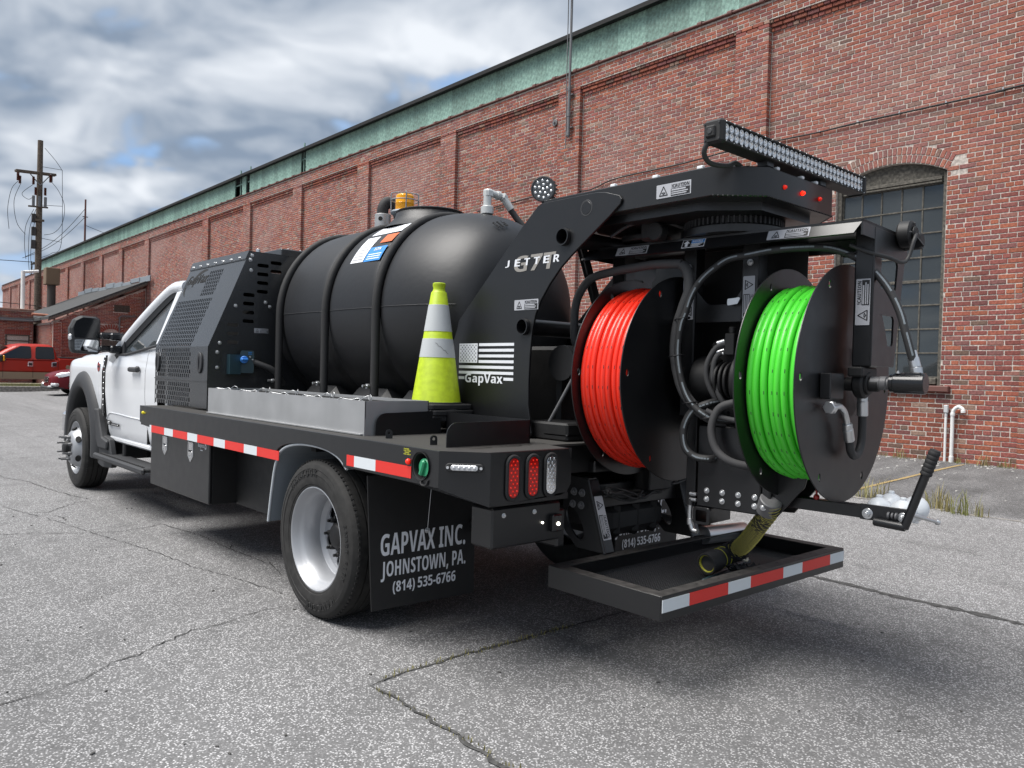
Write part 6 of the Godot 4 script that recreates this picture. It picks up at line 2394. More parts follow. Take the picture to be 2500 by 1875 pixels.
		var up := V2([-0.098, 0.115, 0.098, 0.115, 0.098, 0.275, 0.075, 0.295, -0.03, 0.298, -0.085, 0.265, -0.105, 0.20])
		if s > 0: up = _mir(up)
		g.prism(rounded(up, 0.015, 3), mc + Vector3(0, 0, 0.002), Vector3(1, 0, 0), Vector3(0, 1, 0), 0.01)
		part(mr, "mirror_glass", g, M.dark_glass)
		g = Geo.new()
		var lo := V2([-0.098, 0.10, -0.095, 0.005, 0.095, -0.008, 0.098, 0.10])
		if s > 0: lo = _mir(lo)
		g.prism(rounded(lo, 0.015, 3), mc + Vector3(0, 0, 0.002), Vector3(1, 0, 0), Vector3(0, 1, 0), 0.01)
		part(mr, "spotter_glass", g, M.mirror)
		g = Geo.new()
		g.box(mc + Vector3(s * 0.125, 0.12, -0.03), Vector3(0.03, 0.055, 0.06), 0.012)
		part(mr, "turn_signal", g, M.clear_lens)
		for y: float in [0.035, 0.15]:
			g = Geo.new()
			g.box(Vector3(s * 1.055, 1.365 + y, -4.15), Vector3(0.21, 0.055, 0.075), 0.014)
			g.box(Vector3(s * 1.02, 1.365 + y - 0.005, -4.12), Vector3(0.12, 0.068, 0.09), 0.014)
			part(mr, "mirror_arm", g, M.black_gloss)
	# hood, cowl, roof, rear wall, screen
	var g := Geo.new()
	var rows := []
	for i in 15:
		var z: float = lerp(-6.12, -4.42, i / 14.0)
		var yt: float = fender_top.call(z)
		var r := PackedVector3Array()
		for q in [[-0.945, 0.0], [-0.90, 0.035], [-0.78, 0.055], [-0.6, 0.085], [-0.3, 0.10], [0, 0.105], [0.3, 0.10], [0.6, 0.085], [0.78, 0.055], [0.90, 0.035], [0.945, 0.0]]:
			r.append(Vector3(q[0] * (1.0 if z > -5.75 else 1.0 - pow((-5.75 - z) / 0.42, 2.0) * 0.10), yt + q[1] + 0.03 * clamp((z + 6.1) / 1.7, 0, 1) * (1.0 if abs(q[0]) < 0.9 else 0.0), z))
		rows.append(r)
	g.grid(rows, false)
	part(truck, "hood", g, wp)
	g = Geo.new()
	g.box(Vector3(0, 0.92, -6.10), Vector3(1.75, 0.55, 0.12), 0.04)
	part(truck, "grille", g, M.black_gloss)
	g = Geo.new()
	g.box(Vector3(0, 0.60, -6.22), Vector3(1.95, 0.26, 0.2), 0.04)
	part(truck, "front_bumper", g, M.chrome)
	g = Geo.new()
	rows = []
	for q in [[-3.42, 1.86, 0.76], [-3.34, 1.905, 0.79], [-3.1, 1.935, 0.80], [-2.98, 1.92, 0.79]]:
		var r := PackedVector3Array()
		for k in 9:
			var t := k / 8.0 * 2.0 - 1.0
			r.append(Vector3(t * q[2], q[1] + 0.05 * (1.0 - t * t * t * t), q[0]))
		rows.append(r)
	g.grid(rows, false)
	part(truck, "roof", g, wp)
	g = Geo.new()
	g.box(Vector3(0, 0.99, -3.0), Vector3(1.90, 0.86, 0.03), 0.01)
	part(truck, "cab_back", g, wp)
	g = Geo.new()
	g.q(Vector3(-0.93, 1.37, -4.32), Vector3(0.93, 1.37, -4.32), Vector3(0.76, 1.87, -3.42), Vector3(-0.76, 1.87, -3.42))
	part(truck, "windscreen", g, M.glass)
	g = Geo.new()
	g.q(Vector3(0.9, 1.44, -3.0), Vector3(-0.9, 1.44, -3.0), Vector3(-0.76, 1.88, -2.99), Vector3(0.76, 1.88, -2.99))
	part(truck, "rear_window", g, M.dark_glass)
	# inside the cab
	g = Geo.new()
	g.box(Vector3(0, 1.24, -4.2), Vector3(1.8, 0.24, 0.4), 0.05)
	g.box(Vector3(0, 0.75, -3.8), Vector3(1.85, 0.06, 1.5))
	part(truck, "dashboard", g, M.interior)
	for s in [-0.42, 0.42]:
		g = Geo.new()
		g.box(Vector3(s, 1.02, -3.55), Vector3(0.55, 0.18, 0.5), 0.05)
		g.box(Vector3(s, 1.38, -3.26), Vector3(0.52, 0.62, 0.14), 0.05, Basis(Vector3(1, 0, 0), 0.2))
		g.box(Vector3(s, 1.76, -3.19), Vector3(0.26, 0.18, 0.09), 0.03)
		part(truck, "seat", g, M.interior)
	g = Geo.new()
	var wheel := []
	for k in 24: wheel.append(Vector3(-0.42, 1.40, -3.88) + Basis(Vector3(1, 0, 0), -1.15) * Vector3(cos(TAU * k / 24) * 0.19, 0, sin(TAU * k / 24) * 0.19))
	g.tube(wheel, 0.016, 8, true)
	g.tube([Vector3(-0.42, 1.36, -3.95), Vector3(-0.42, 1.40, -3.88)], 0.05, 10)
	part(truck, "steering_wheel", g, M.interior)
	g = Geo.new()
	g.box(Vector3(0, 1.76, -3.58), Vector3(0.24, 0.075, 0.03), 0.015)
	part(truck, "rear_view_mirror", g, M.black)

func _rev(p: PackedVector2Array) -> PackedVector2Array:
	var q := p.duplicate()
	q.reverse()
	return q

# a sheet with rows of upright slots: solid strips between them; o + ux*u + uy*v
func slotted(g: Geo, o: Vector3, ux: Vector3, uy: Vector3, w: float, h: float, cols: int, rows: int) -> void:
	var px := w / cols
	var py := h / rows
	var un := ux.cross(uy).normalized()
	var P := func(u: float, v: float) -> Vector3: return o + ux * u + uy * v
	for r in rows:
		var sh := (0.5 * px) if r % 2 else 0.0
		var v0 := r * py
		var v1 := v0 + py * 0.80
		g.q(P.call(0, v1), P.call(w, v1), P.call(w, v0 + py), P.call(0, v0 + py))
		for c in cols + 1:
			var u0: float = max(0.0, (c - 0.24) * px + sh)
			var u1: float = min(w, (c + 0.24) * px + sh)
			if c == cols: u1 = w
			g.q(P.call(u0, v0), P.call(u1, v0), P.call(u1, v1), P.call(u0, v1))
			# thickness of the sheet at the slot's side
			g.q(P.call(u1, v0), P.call(u1, v0) - un * 0.004, P.call(u1, v1) - un * 0.004, P.call(u1, v1))

# plain sheet round a list of rectangular fields [u0, v0, u1, v1]
func sheet_round(g: Geo, o: Vector3, ux: Vector3, uy: Vector3, W: float, H: float, fields: Array) -> void:
	var us := [0.0, W]
	var vs := [0.0, H]
	for f in fields:
		us.append(f[0]); us.append(f[2]); vs.append(f[1]); vs.append(f[3])
	us.sort()
	vs.sort()
	for i in us.size() - 1:
		for j in vs.size() - 1:
			if us[i + 1] - us[i] < 1e-6 or vs[j + 1] - vs[j] < 1e-6: continue
			var m := Vector2((us[i] + us[i + 1]) / 2, (vs[j] + vs[j + 1]) / 2)
			var inside := false
			for f in fields:
				if m.x > f[0] and m.x < f[2] and m.y > f[1] and m.y < f[3]: inside = true
			if inside: continue
			g.q(o + ux * us[i] + uy * vs[j], o + ux * us[i + 1] + uy * vs[j], o + ux * us[i + 1] + uy * vs[j + 1], o + ux * us[i] + uy * vs[j + 1])

func build_enclosure() -> void:
	var x0 := -1.034
	var z0 := -3.0
	var z1 := -1.892
	var W := z1 - z0
	var y0 := 0.962
	var yk := 1.411
	var xt := -0.747
	var yt := 2.113
	var bk := mat(Color(0.026, 0.028, 0.031), 0.27, 0.0, 0.9)
	# lower vertical cover with two slotted fields
	var Z := Vector3(0, 0, 1)
	var g := Geo.new()
	sheet_round(g, Vector3(x0, y0, z0), Z, Vector3.UP, W, yk - y0, [[0.015, 0.0, W, 0.01], [0.02, 0.008, 0.76, 0.188], [0.02, 0.222, 0.76, yk - y0 - 0.005]])
	slotted(g, Vector3(x0, y0 + 0.008, z0 + 0.02), Z, Vector3.UP, 0.74, 0.18, 18, 5)
	slotted(g, Vector3(x0, y0 + 0.222, z0 + 0.02), Z, Vector3.UP, 0.74, yk - y0 - 0.227, 18, 7)
	g.box(Vector3(x0 - 0.002, y0 + 0.204, (z0 + z1) / 2), Vector3(0.008, 0.006, W))
	var low := part(truck, "engine_cover", g, bk)
	for z: float in [-2.93, -2.03]:
		g = Geo.new()
		g.prism(oval(0, 0, 0.045, 0.075, 24), Vector3(x0 - 0.012, 1.293, z), Z, Vector3.UP, 0.014, 0.004, [oval(0, 0, 0.012, 0.052, 14)])
		part(low, "turn_latch", g, M.trim)
	# slanting cover
	var sl := Vector3(xt - x0, yt - yk, 0)
	var H := sl.length()
	sl = sl / H
	g = Geo.new()
	var so := Vector3(x0, yk, z0)
	sheet_round(g, so, Z, sl, W, H, [[0.05, 0.004, 0.765, 0.408], [0.485, 0.43, 0.75, 0.652]])
	slotted(g, so + Z * 0.05 + sl * 0.004, Z, sl, 0.715, 0.404, 19, 12)
	slotted(g, so + Z * 0.485 + sl * 0.43, Z, sl, 0.265, 0.222, 7, 7)
	g.box(so + sl * 0.69 + Z * W / 2 + Vector3(-0.002, 0.001, 0), Vector3(0.006, 0.004, W))
	var un := Z.cross(sl).normalized()
	g.box(so + sl * 0.725 + Z * W / 2 + un * 0.004, Vector3(0.068, 0.008, W), 0.002, Basis(sl, un * -1.0, Z) if Basis(sl, un * -1.0, Z).determinant() > 0 else Basis(sl, un, Z))
	var top := part(truck, "slanted_cover", g, bk)
	for k in 7: bolt(top, so + sl * 0.705 + Z * (0.085 + k * 0.152) + un * 0.009, un, null, 0.9)
	# name cut through the sheet
	lettering(top, "GapVax", so + Z * 0.055 + sl * 0.525 + un * 0.0012, Z, sl, 0.105, M.dark, 0.41, "lettering", "Droid Sans", true, 0.25)
	g = Geo.new()
	var sw := PackedVector2Array()
	for k in 15:
		var a: float = lerp(2.75, 1.35, k / 14.0)
		sw.append(Vector2(0.36 + cos(a) * 0.22, 0.50 + sin(a) * 0.175))
	for k in 15:
		var a: float = lerp(1.35, 2.75, k / 14.0)
		sw.append(Vector2(0.365 + cos(a) * 0.215, 0.49 + sin(a) * (0.175 - 0.022 * sin(PI * k / 14.0))))
	g.prism(sw, so + un * 0.0012, Z, sl, 0.001)
	sw = PackedVector2Array()
	for k in 9:
		var t := k / 8.0
		sw.append(Vector2(0.085 + 0.05 * t * t, 0.53 - 0.085 * t))
	for k in 9:
		var t := 1.0 - k / 8.0
		sw.append(Vector2(0.055 + 0.08 * t * t, 0.53 - 0.085 * t - 0.004))
	g.prism(sw, so + un * 0.0012, Z, sl, 0.001)
	part(top, "logo_swoosh", g, M.dark)
	# rear side with slotted vents; top, front, far side
	g = Geo.new()
	var holes := []
	for r in 4: holes.append(stadium(-0.645, 2.017 - r * 0.0635, 0.088, 0.026, 6))
	for r in 2: holes.append(stadium(-0.544, 2.046 - r * 0.0635, 0.088, 0.026, 6))
	for r in 4: holes.append(stadium(-0.747, 1.795 - r * 0.0635, 0.088, 0.026, 6))
	for r in 3: holes.append(stadium(-0.86, 1.571 - r * 0.062, 0.085, 0.024, 6))
	var side := V2([x0, y0, x0, yk, xt, yt, 0.75, yt, 1.03, yk, 1.03, y0])
	g.prism(side, Vector3(0, 0, z1), Vector3(1, 0, 0), Vector3.UP, 0.006, 0.0, holes)
	var rear := part(truck, "enclosure_side", g, bk)
	for p in [[-0.73, 2.082], [-0.742, 2.05], [-0.735, 1.975], [-0.844, 1.709], [-0.953, 1.439], [-0.969, 1.372], [-0.968, 1.264], [-0.62, 1.75], [-0.585, 1.72]]: bolt(rear, Vector3(p[0], p[1], z1 + 0.001), Vector3(0, 0, 1), null, 1.0)
	caution(rear, Vector3(-0.702, 1.523, z1 + 0.001), Vector3(1, 0, 0), Vector3.UP, 0.107, 0.034)
	g = Geo.new()
	g.box(Vector3(0.0, yt - 0.004, (z0 + z1) / 2), Vector3(1.49, 0.006, W))
	g.box(Vector3(0, (y0 + yt) / 2, z0 + 0.004), Vector3(1.5, yt - y0 - 0.02, 0.006))
	g._orient(Vector3(1.03, yk, z0), Vector3(1.03, yk, z1), Vector3(0.75, yt, z1), Vector3(0.75, yt, z0), Vector3(1, 1, 0))
	g._orient(Vector3(1.03, y0, z0), Vector3(1.03, y0, z1), Vector3(1.03, yk, z1), Vector3(1.03, yk, z0), Vector3(1, 0, 0))
	part(truck, "enclosure_shell", g, bk)
	g = Geo.new()
	g.box(Vector3(-0.05, yt + 0.03, -2.2), Vector3(0.86, 0.055, 0.5), 0.006)
	var ab := part(truck, "air_box", g, bk)
	for k in 3: bolt(ab, Vector3(-0.4 + k * 0.1, yt + 0.058, -2.0), Vector3.UP, null, 0.9)
	g = Geo.new()
	g.cyl(Vector3(-0.66, yt, -1.95), Vector3(-0.66, yt + 0.03, -1.95), 0.016, -1, 10, 0.003)
	part(truck, "lifting_eye", g, M.zinc)
	# dim engine block behind the slots
	g = Geo.new()
	g.box(Vector3(-0.1, 1.35, -2.45), Vector3(1.2, 0.7, 0.8), 0.05)
	part(truck, "engine_block", g, M.dark)
	# outlet with a blue cap
	g = Geo.new()
	g.prism(rounded(V2([-0.05, -0.08, 0.07, -0.08, 0.07, 0.08, -0.02, 0.08]), 0.012, 3), Vector3(-0.80, 1.31, z1 + 0.06), Vector3(0.96, 0, 0.25), Vector3.UP, 0.006)
	g.box(Vector3(-0.86, 1.29, z1 + 0.03), Vector3(0.08, 0.14, 0.06))
	var br := part(truck, "outlet_bracket", g, M.blue_steel)
	g = Geo.new()
	g.cyl(Vector3(-0.80, 1.325, z1 + 0.06), Vector3(-0.815, 1.325, z1 + 0.105), 0.027, 0.026, 16, 0.004)
	g.box(Vector3(-0.818, 1.325, z1 + 0.115), Vector3(0.05, 0.018, 0.025), 0.006)
	part(br, "cap", g, M.cap_blue)
	g = Geo.new()
	for k in 2: g.box(Vector3(-0.755, 1.378 - k * 0.012, z1 + 0.073), Vector3(0.035, 0.006, 0.002))
	part(br, "label", g, M.blue_print)
	bolt(br, Vector3(-0.76, 1.345, z1 + 0.074), Vector3(0.2, 0, 1), null, 0.6)
	bolt(br, Vector3(-0.74, 1.325, z1 + 0.076), Vector3(0.2, 0, 1), null, 0.6)
	g = Geo.new()
	g.tube(smooth_path([Vector3(-0.74, 1.315, z1 + 0.05), Vector3(-0.68, 1.29, z1 + 0.09), Vector3(-0.60, 1.25, z1 + 0.12), Vector3(-0.52, 1.15, z1 + 0.12)], 5), 0.022, 10)
	part(br, "hose", g, M.hose_black)

func build_tank() -> void:
	var cy := 1.655
	var R := 0.625
	var O := Vector3(0, cy, 0)
	# profile along z: front end, pinched at the ribs, domed rear
	var ribs := [-1.715, -1.045, -0.425]
	var pr := [Vector2(0.0, -1.88), Vector2(0.40, -1.875), Vector2(0.54, -1.85), Vector2(0.60, -1.80)]
	var z := -1.78
	while z < -0.36:
		var r := R
		for q: float in ribs:
			var d: float = abs(z - q)
			r = min(r, R - 0.028 * exp(-pow(d / 0.045, 2.0)))
		# each section swells a little
		for i in 2:
			var m: float = (ribs[i] + ribs[i + 1]) / 2
			r += 0.010 * exp(-pow((z - m) / 0.22, 2.0))
		pr.append(Vector2(r, z))
		z += 0.02
	for k in 19:
		var a := PI / 2 * k / 18.0
		var rr := pow(cos(a), 0.46) * R if k < 18 else 0.0
		pr.append(Vector2(rr, -0.34 + 0.64 * pow(sin(a), 1.05)))
	var g := Geo.new()
	g.lathe(pr, O, Vector3(0, 0, 1), 72, 60.0)
	var tk := part(truck, "water_tank", g, M.tank)
	tk.scale = Vector3(0.944, 1, 1)
	# mould seam
	g = Geo.new()
	for s in [-1.0, 1.0]:
		var sp := []
		for p in pr:
			if p.y > -1.84 and p.y < 0.2: sp.append(Vector3(s * (p.x + 0.0005), cy, p.y))
		g.tube(sp, 0.003, 5)
	part(tk, "mould_seam", g, M.tank)
	# legs under each section
	g = Geo.new()
	for q in [-1.38, -0.735, -0.15]: g.box(Vector3(0, 1.06, q), Vector3(1.02, 0.20, 0.5), 0.08)
	part(tk, "tank_foot", g, M.tank)
	# hold-down straps: rubber-covered hoops standing in the grooves
	for q: float in ribs:
		g = Geo.new()
		var hp := [Vector3(-(R - 0.0), 1.12, q), Vector3(-(R - 0.0), 1.35, q)]
		for k in 31:
			var a: float = lerp(PI, 0.0, k / 30.0)
			hp.append(Vector3(cos(a) * (R + 0.002), cy + sin(a) * (R + 0.002), q))
		hp.append(Vector3(R, 1.35, q))
		hp.append(Vector3(R, 1.12, q))
		g.tube(hp, 0.027, 12)
		var st := part(tk, "hold_down_strap", g, M.rubber)
		g = Geo.new()
		for s in [-1.0, 1.0]:
			g.cyl(Vector3(s * R, 0.96, q), Vector3(s * R, 1.14, q), 0.016, -1, 10)
			g.box(Vector3(s * R, 1.0, q + 0.04), Vector3(0.05, 0.10, 0.03), 0.004)
		part(st, "strap_foot", g, M.black)
		for s in [-1.0, 1.0]:
			g = Geo.new()
			g.cyl(Vector3(s * (R + 0.02), 1.18, q - 0.02), Vector3(s * (R + 0.075), 1.18, q - 0.02), 0.008, -1, 8)
			g.cyl(Vector3(s * (R + 0.03), 1.18, q - 0.02), Vector3(s * (R + 0.045), 1.18, q - 0.02), 0.016, -1, 6)
			part(st, "strap_bolt", g, M.zinc)
	# filler neck with lid
	g = Geo.new()
	g.lathe([Vector2(0.33, 0), Vector2(0.285, 0.035), Vector2(0.25, 0.075), Vector2(0.235, 0.11), Vector2(0.22, 0.118)], Vector3(0, cy + R - 0.06, -0.72), Vector3.UP, 40, 60)
	part(tk, "filler_neck", g, M.tank)
	g = Geo.new()
	g.lathe([Vector2(0.235, 0.0), Vector2(0.24, 0.012), Vector2(0.22, 0.02), Vector2(0.12, 0.024), Vector2(0, 0.024)], Vector3(0, cy + R + 0.052, -0.72), Vector3.UP, 40)
	g.box(Vector3(0.1, cy + R + 0.08, -0.72), Vector3(0.16, 0.02, 0.03), 0.006)
	part(tk, "lid", g, M.black_flat)
	# stickers that follow the curve
	curved(tk, "paper_label", M.white_print, -0.85, -0.70, 28.3, 49.0, R + 0.011, cy)
	curved(tk, "blue_label", M.blue_print, -0.69, -0.50, 28.0, 38.6, R + 0.011, cy)
	curved(tk, "orange_label", M.orange_print, -0.63, -0.495, 41.8, 49.6, R + 0.011, cy)
	curved(tk, "paper_label", M.white_print, -0.845, -0.50, 51.5, 61.5, R + 0.011, cy)
	var ln := mat(Color(0.30, 0.30, 0.31), 0.6)
	for k in 7: curved(tk, "small_print", ln, -0.835, -0.72, 30.0 + k * 2.4, 30.7 + k * 2.4, R + 0.0118, cy)
	for k in 3: curved(tk, "small_print", M.white_print, -0.67, -0.52, 29.4 + k * 1.6, 30.0 + k * 1.6, R + 0.0118, cy)
	for k in 3: curved(tk, "small_print", ln, -0.80, -0.56, 53.5 + k * 2.4, 54.3 + k * 2.4, R + 0.0118, cy)
	var a := deg_to_rad(36.3)
	lettering(tk, "ION", Vector3(-cos(a) * (R + 0.0125), cy + sin(a) * (R + 0.0125), -0.63) - Vector3(sin(a), cos(a), 0) * 0.010, Vector3(0, 0, 1), Vector3(sin(a), cos(a), 0), 0.024, M.white_print, 0.075)
	# moulded volume mark on the dome
	var em := mat(Color(0.010, 0.010, 0.011), 0.6)
	for k in 3:
		var ang := deg_to_rad(76.0 - k * 3.4)
		var dz := 0.165
		var rr := 0.0
		for i in pr.size() - 1:
			if pr[i].y <= dz and pr[i + 1].y > dz: rr = pr[i].x
		var c := Vector3(-cos(ang) * (rr + 0.004), cy + sin(ang) * (rr + 0.004), dz)
		var sl := -0.75
		var zx := (Vector3(0, 0, 1) + Vector3(-cos(ang), sin(ang), 0) * sl).normalized()
		lettering(tk, ["- 700", "GALLONS", "U.S.GAL."][k], c - zx * 0.03 - Vector3(-cos(ang), sin(ang), 0) * 0.003, zx, Vector3(sin(ang), cos(ang), 0.0), 0.024 if k == 0 else 0.014, em, 0.06, "moulded_mark", "Droid Sans", true, 0.0, 0.004)
	# breather elbow, white fitting with hose, amber beacon in its cage, exhaust
	g = Geo.new()
	g.cyl(Vector3(0, cy + R - 0.02, -0.12), Vector3(0, cy + R + 0.03, -0.12), 0.042, -1, 8, 0.004)
	g.cyl(Vector3(0, cy + R + 0.02, -0.12), Vector3(0, cy + R + 0.10, -0.12), 0.026, -1, 14)
	g.box(Vector3(0.005, cy + R + 0.11, -0.12), Vector3(0.06, 0.055, 0.055), 0.012)
	g.tube([Vector3(0.03, cy + R + 0.115, -0.12), Vector3(0.12, cy + R + 0.105, -0.11)], 0.022, 10)
	g.cyl(Vector3(0.07, cy + R + 0.11, -0.115), Vector3(0.095, cy + R + 0.108, -0.112), 0.03, -1, 6)
	g.box(Vector3(0.125, cy + R + 0.10, -0.105), Vector3(0.05, 0.05, 0.05), 0.012, Basis(Vector3(0, 0, 1), -0.5))
	g.cyl(Vector3(0.13, cy + R + 0.09, -0.10), Vector3(0.17, cy + R + 0.03, -0.08), 0.024, -1, 10)
	var ft := part(tk, "vent_fitting", g, mat(Color(0.55, 0.56, 0.55), 0.35, 0.3))
	g = Geo.new()
	g.tube(smooth_path([Vector3(0.16, cy + R + 0.04, -0.085), Vector3(0.2, cy + R - 0.02, -0.06), Vector3(0.28, cy + R - 0.16, 0.02), Vector3(0.4, cy + R - 0.4, 0.1)], 5), 0.02, 10)
	part(ft, "hose", g, M.hose_black)
	# exhaust stack and elbow behind the tank's shoulder
	var ex := Vector3(0.03, 0, -1.36)
	g = Geo.new()
	g.cyl(Vector3(ex.x, 2.0, ex.z), Vector3(ex.x, 2.425, ex.z), 0.058, -1, 24, 0.003)
	var sp := part(truck, "exhaust_stack", g, M.alu)
	g = Geo.new()
	g.prism(oval(0, 0, 0.016, 0.016, 14), Vector3(ex.x - 0.045, 2.385, ex.z + 0.038), Vector3(0.64, 0, 0.77), Vector3.UP, 0.004)
	part(sp, "vent_hole", g, M.dark)
	g = Geo.new()
	g.tube(smooth_path([Vector3(ex.x, 2.40, ex.z), Vector3(ex.x, 2.47, ex.z), Vector3(ex.x + 0.03, 2.515, ex.z + 0.01), Vector3(ex.x + 0.08, 2.50, ex.z + 0.03), Vector3(ex.x + 0.10, 2.45, ex.z + 0.05), Vector3(ex.x + 0.11, 2.38, ex.z + 0.06)], 5), 0.042, 14)
	part(sp, "rubber_elbow", g, M.rubber)
	# beacon
	var bc := Vector3(0.02, 2.395, -1.06)
	g = Geo.new()
	g.cyl(bc + Vector3(0, -0.14, 0), bc + Vector3(0, -0.02, 0), 0.012, -1, 8)
	g.lathe([Vector2(0.0, -0.03), Vector2(0.07, -0.03), Vector2(0.095, -0.012), Vector2(0.10, 0.0), Vector2(0.09, 0.012), Vector2(0, 0.014)], bc, Vector3.UP, 28)
	var be := part(truck, "beacon_light", g, M.galv)
	g = Geo.new()
	g.lathe([Vector2(0.066, 0.0), Vector2(0.066, 0.05), Vector2(0.068, 0.054), Vector2(0.066, 0.058), Vector2(0.064, 0.105), Vector2(0.055, 0.115), Vector2(0, 0.117)], bc + Vector3(0, 0.012, 0), Vector3.UP, 28, 30)
	part(be, "amber_lens", g, M.amber)
	g = Geo.new()
	for k in 4:
		var an := TAU * k / 4 + 0.5
		var d := Vector3(cos(an), 0, sin(an))
		g.tube(smooth_path([bc + d * 0.095, bc + d * 0.096 + Vector3(0, 0.11, 0), bc + d * 0.085 + Vector3(0, 0.138, 0), bc + Vector3(0, 0.145, 0)], 4), 0.0045, 6)
	var ringp := []
	for k in 24: ringp.append(bc + Vector3(cos(TAU * k / 24) * 0.097, 0.085, sin(TAU * k / 24) * 0.097))
	g.tube(ringp, 0.004, 6, true)
	part(be, "wire_cage", g, M.galv)

func curved(parent: Node3D, called: String, m: Material, z0: float, z1: float, a0: float, a1: float, r: float, cy: float) -> void:
	var g := Geo.new()
	var rows := []
	for k in 7:
		var a := deg_to_rad(lerp(a0, a1, k / 6.0))
		rows.append(PackedVector3Array([Vector3(-cos(a) * r, cy + sin(a) * r, z0), Vector3(-cos(a) * r, cy + sin(a) * r, z1)]))
	g.grid(rows, false)
	part(parent, called, g, m)

const RA := 0.074          # the reel carriage is swung this far about its turntable
var rx := Transform3D()    # carriage axes: x across (s), y up, z along the reels' shaft (t)

func rp(s: float, y: float, t: float) -> Vector3:
	return rx * Vector3(s, y, t)

func build_gantry() -> void:
	var out := V2([0.11, 0.958, 0.785, 0.958, 0.80, 0.985, 0.772, 1.12, 0.769, 1.238, 0.773, 1.37, 0.785, 1.497, 0.806, 1.575, 0.84, 1.642, 0.90, 1.72, 0.975, 1.796, 1.047, 1.851, 1.160, 1.927, 1.276, 2.005, 1.338, 2.052, 1.346, 2.072, 1.332, 2.090, 1.25, 2.116, 1.197, 2.124, 0.832, 2.124, 0.805, 2.116, 0.694, 2.026, 0.108, 1.491, 0.07, 1.44])
	for s in [-1.0, 1.0]:
		var g := Geo.new()
		var holes := [oval(0.997, 1.94, 0.043, 0.043, 24), oval(0.73, 1.517, 0.043, 0.043, 24)]
		g.prism(out, Vector3(s * 0.44 if s < 0 else 0.454, 0, 0), Vector3(0, 0, 1), Vector3(0, 1, 0), 0.014, 0.002, holes)
		var pl := part(truck, "gantry_plate", g, M.black)
		if s < 0:
			g = Geo.new()
			g.prism(oval(1.134, 2.06, 0.03, 0.03, 24), Vector3(-0.442, 0, 0), Vector3(0, 0, 1), Vector3(0, 1, 0), 0.004, 0.001)
			part(pl, "pin", g, M.black)
			g = Geo.new()
			g.prism(oval(1.134, 2.06, 0.038, 0.038, 24), Vector3(-0.4412, 0, 0), Vector3(0, 0, 1), Vector3(0, 1, 0), 0.003, 0.001, [oval(1.134, 2.06, 0.031, 0.031, 24)])
			part(pl, "weld", g, M.trim)
			plate_marks(pl)
	for c in [[0.997, 1.94], [0.73, 1.517]]:
		var g := Geo.new()
		g.pipe(Vector3(-0.462, c[1], c[0]), Vector3(0.462, c[1], c[0]), 0.042, 0.006, 24)
		part(truck, "cross_tube", g, M.black)
	# front gusset closing the two plates, and machinery in their shade
	var g := Geo.new()
	g.box(Vector3(0, 2.116, 0.92), Vector3(0.87, 0.006, 0.2))
	part(truck, "gantry_cover", g, M.black)
	g = Geo.new()
	g.box(Vector3(0.1, 1.2, 0.55), Vector3(0.6, 0.46, 0.4), 0.02)
	g.cyl(Vector3(-0.3, 1.34, 0.86), Vector3(0.3, 1.34, 0.86), 0.09, -1, 20)
	g.box(Vector3(0, 1.0, 0.86), Vector3(0.8, 0.09, 0.3), 0.01)
	part(truck, "pump_block", g, M.black_flat)
	g = Geo.new()
	g.tube([Vector3(-0.36, 1.02, 0.83), Vector3(-0.30, 1.46, 1.08)], 0.009, 8)
	part(truck, "gas_strut", g, M.steel_grey)
	g = Geo.new()
	g.box(Vector3(0.0, 0.985, 0.93), Vector3(0.8, 0.012, 0.16), 0.003)
	var fp := part(truck, "foot_plate", g, M.black)
	for k in 5: bolt(fp, Vector3(-0.36 + k * 0.14, 0.992, 0.98), Vector3.UP, null, 1.2)
	# diagonal braces seen between plate and reels
	g = Geo.new()
	g.box(Vector3(-0.14, 1.70, 0.92), Vector3(0.05, 0.62, 0.03), 0.004, Basis(Vector3(0, 0, 1), 0.42))
	g.box(Vector3(0.2, 1.30, 0.90), Vector3(0.05, 0.9, 0.03), 0.004, Basis(Vector3(0, 0, 1), -0.55))
	part(truck, "brace", g, M.black)
	# head box with chamfered corners
	g = Geo.new()
	var hx := V2([-0.424, 0.83, -0.424, 1.815, -0.268, 1.967, 0.268, 1.967, 0.424, 1.815, 0.424, 0.83])
	_slab(g, hx, 2.020, 2.142, 0.004)
	var hb := part(truck, "boom_head", g, M.black)
	g = Geo.new()
	_slab(g, V2([-0.36, 1.10, -0.36, 1.70, -0.20, 1.90, 0.20, 1.90, 0.36, 1.70, 0.36, 1.10, 0.2, 1.0, -0.2, 1.0]), 1.985, 2.021, 0.0)
	part(hb, "lower_plate", g, M.black)
	g = Geo.new()
	for s in [-1.0, 1.0]:
		for k in 12: g.ball(Vector3(s * lerp(0.424, 0.268, k / 11.0), 2.021, lerp(1.815, 1.967, k / 11.0)), 0.004, 6)
	for k in 40: g.ball(Vector3(lerp(-0.268, 0.268, k / 39.0), 2.021, 1.967), 0.0035, 6)
	part(hb, "weld_bead", g, M.black_gloss)
	caution(hb, Vector3(-0.4255, 2.045, 1.53), Vector3(0, 0, 1), Vector3.UP, 0.178, 0.058)
	for k in 3:
		g = Geo.new()
		g.lathe([Vector2(0.0095, 0), Vector2(0.0095, 0.004), Vector2(0.007, 0.010), Vector2(0.004, 0.013), Vector2(0, 0.014)], Vector3(-0.147 + 0.147 * k, 2.078, 1.968), Vector3(0, 0, 1), 14, 70)
		part(hb, "marker_lamp", g, M.red_lit if k == 1 else M.red_led)
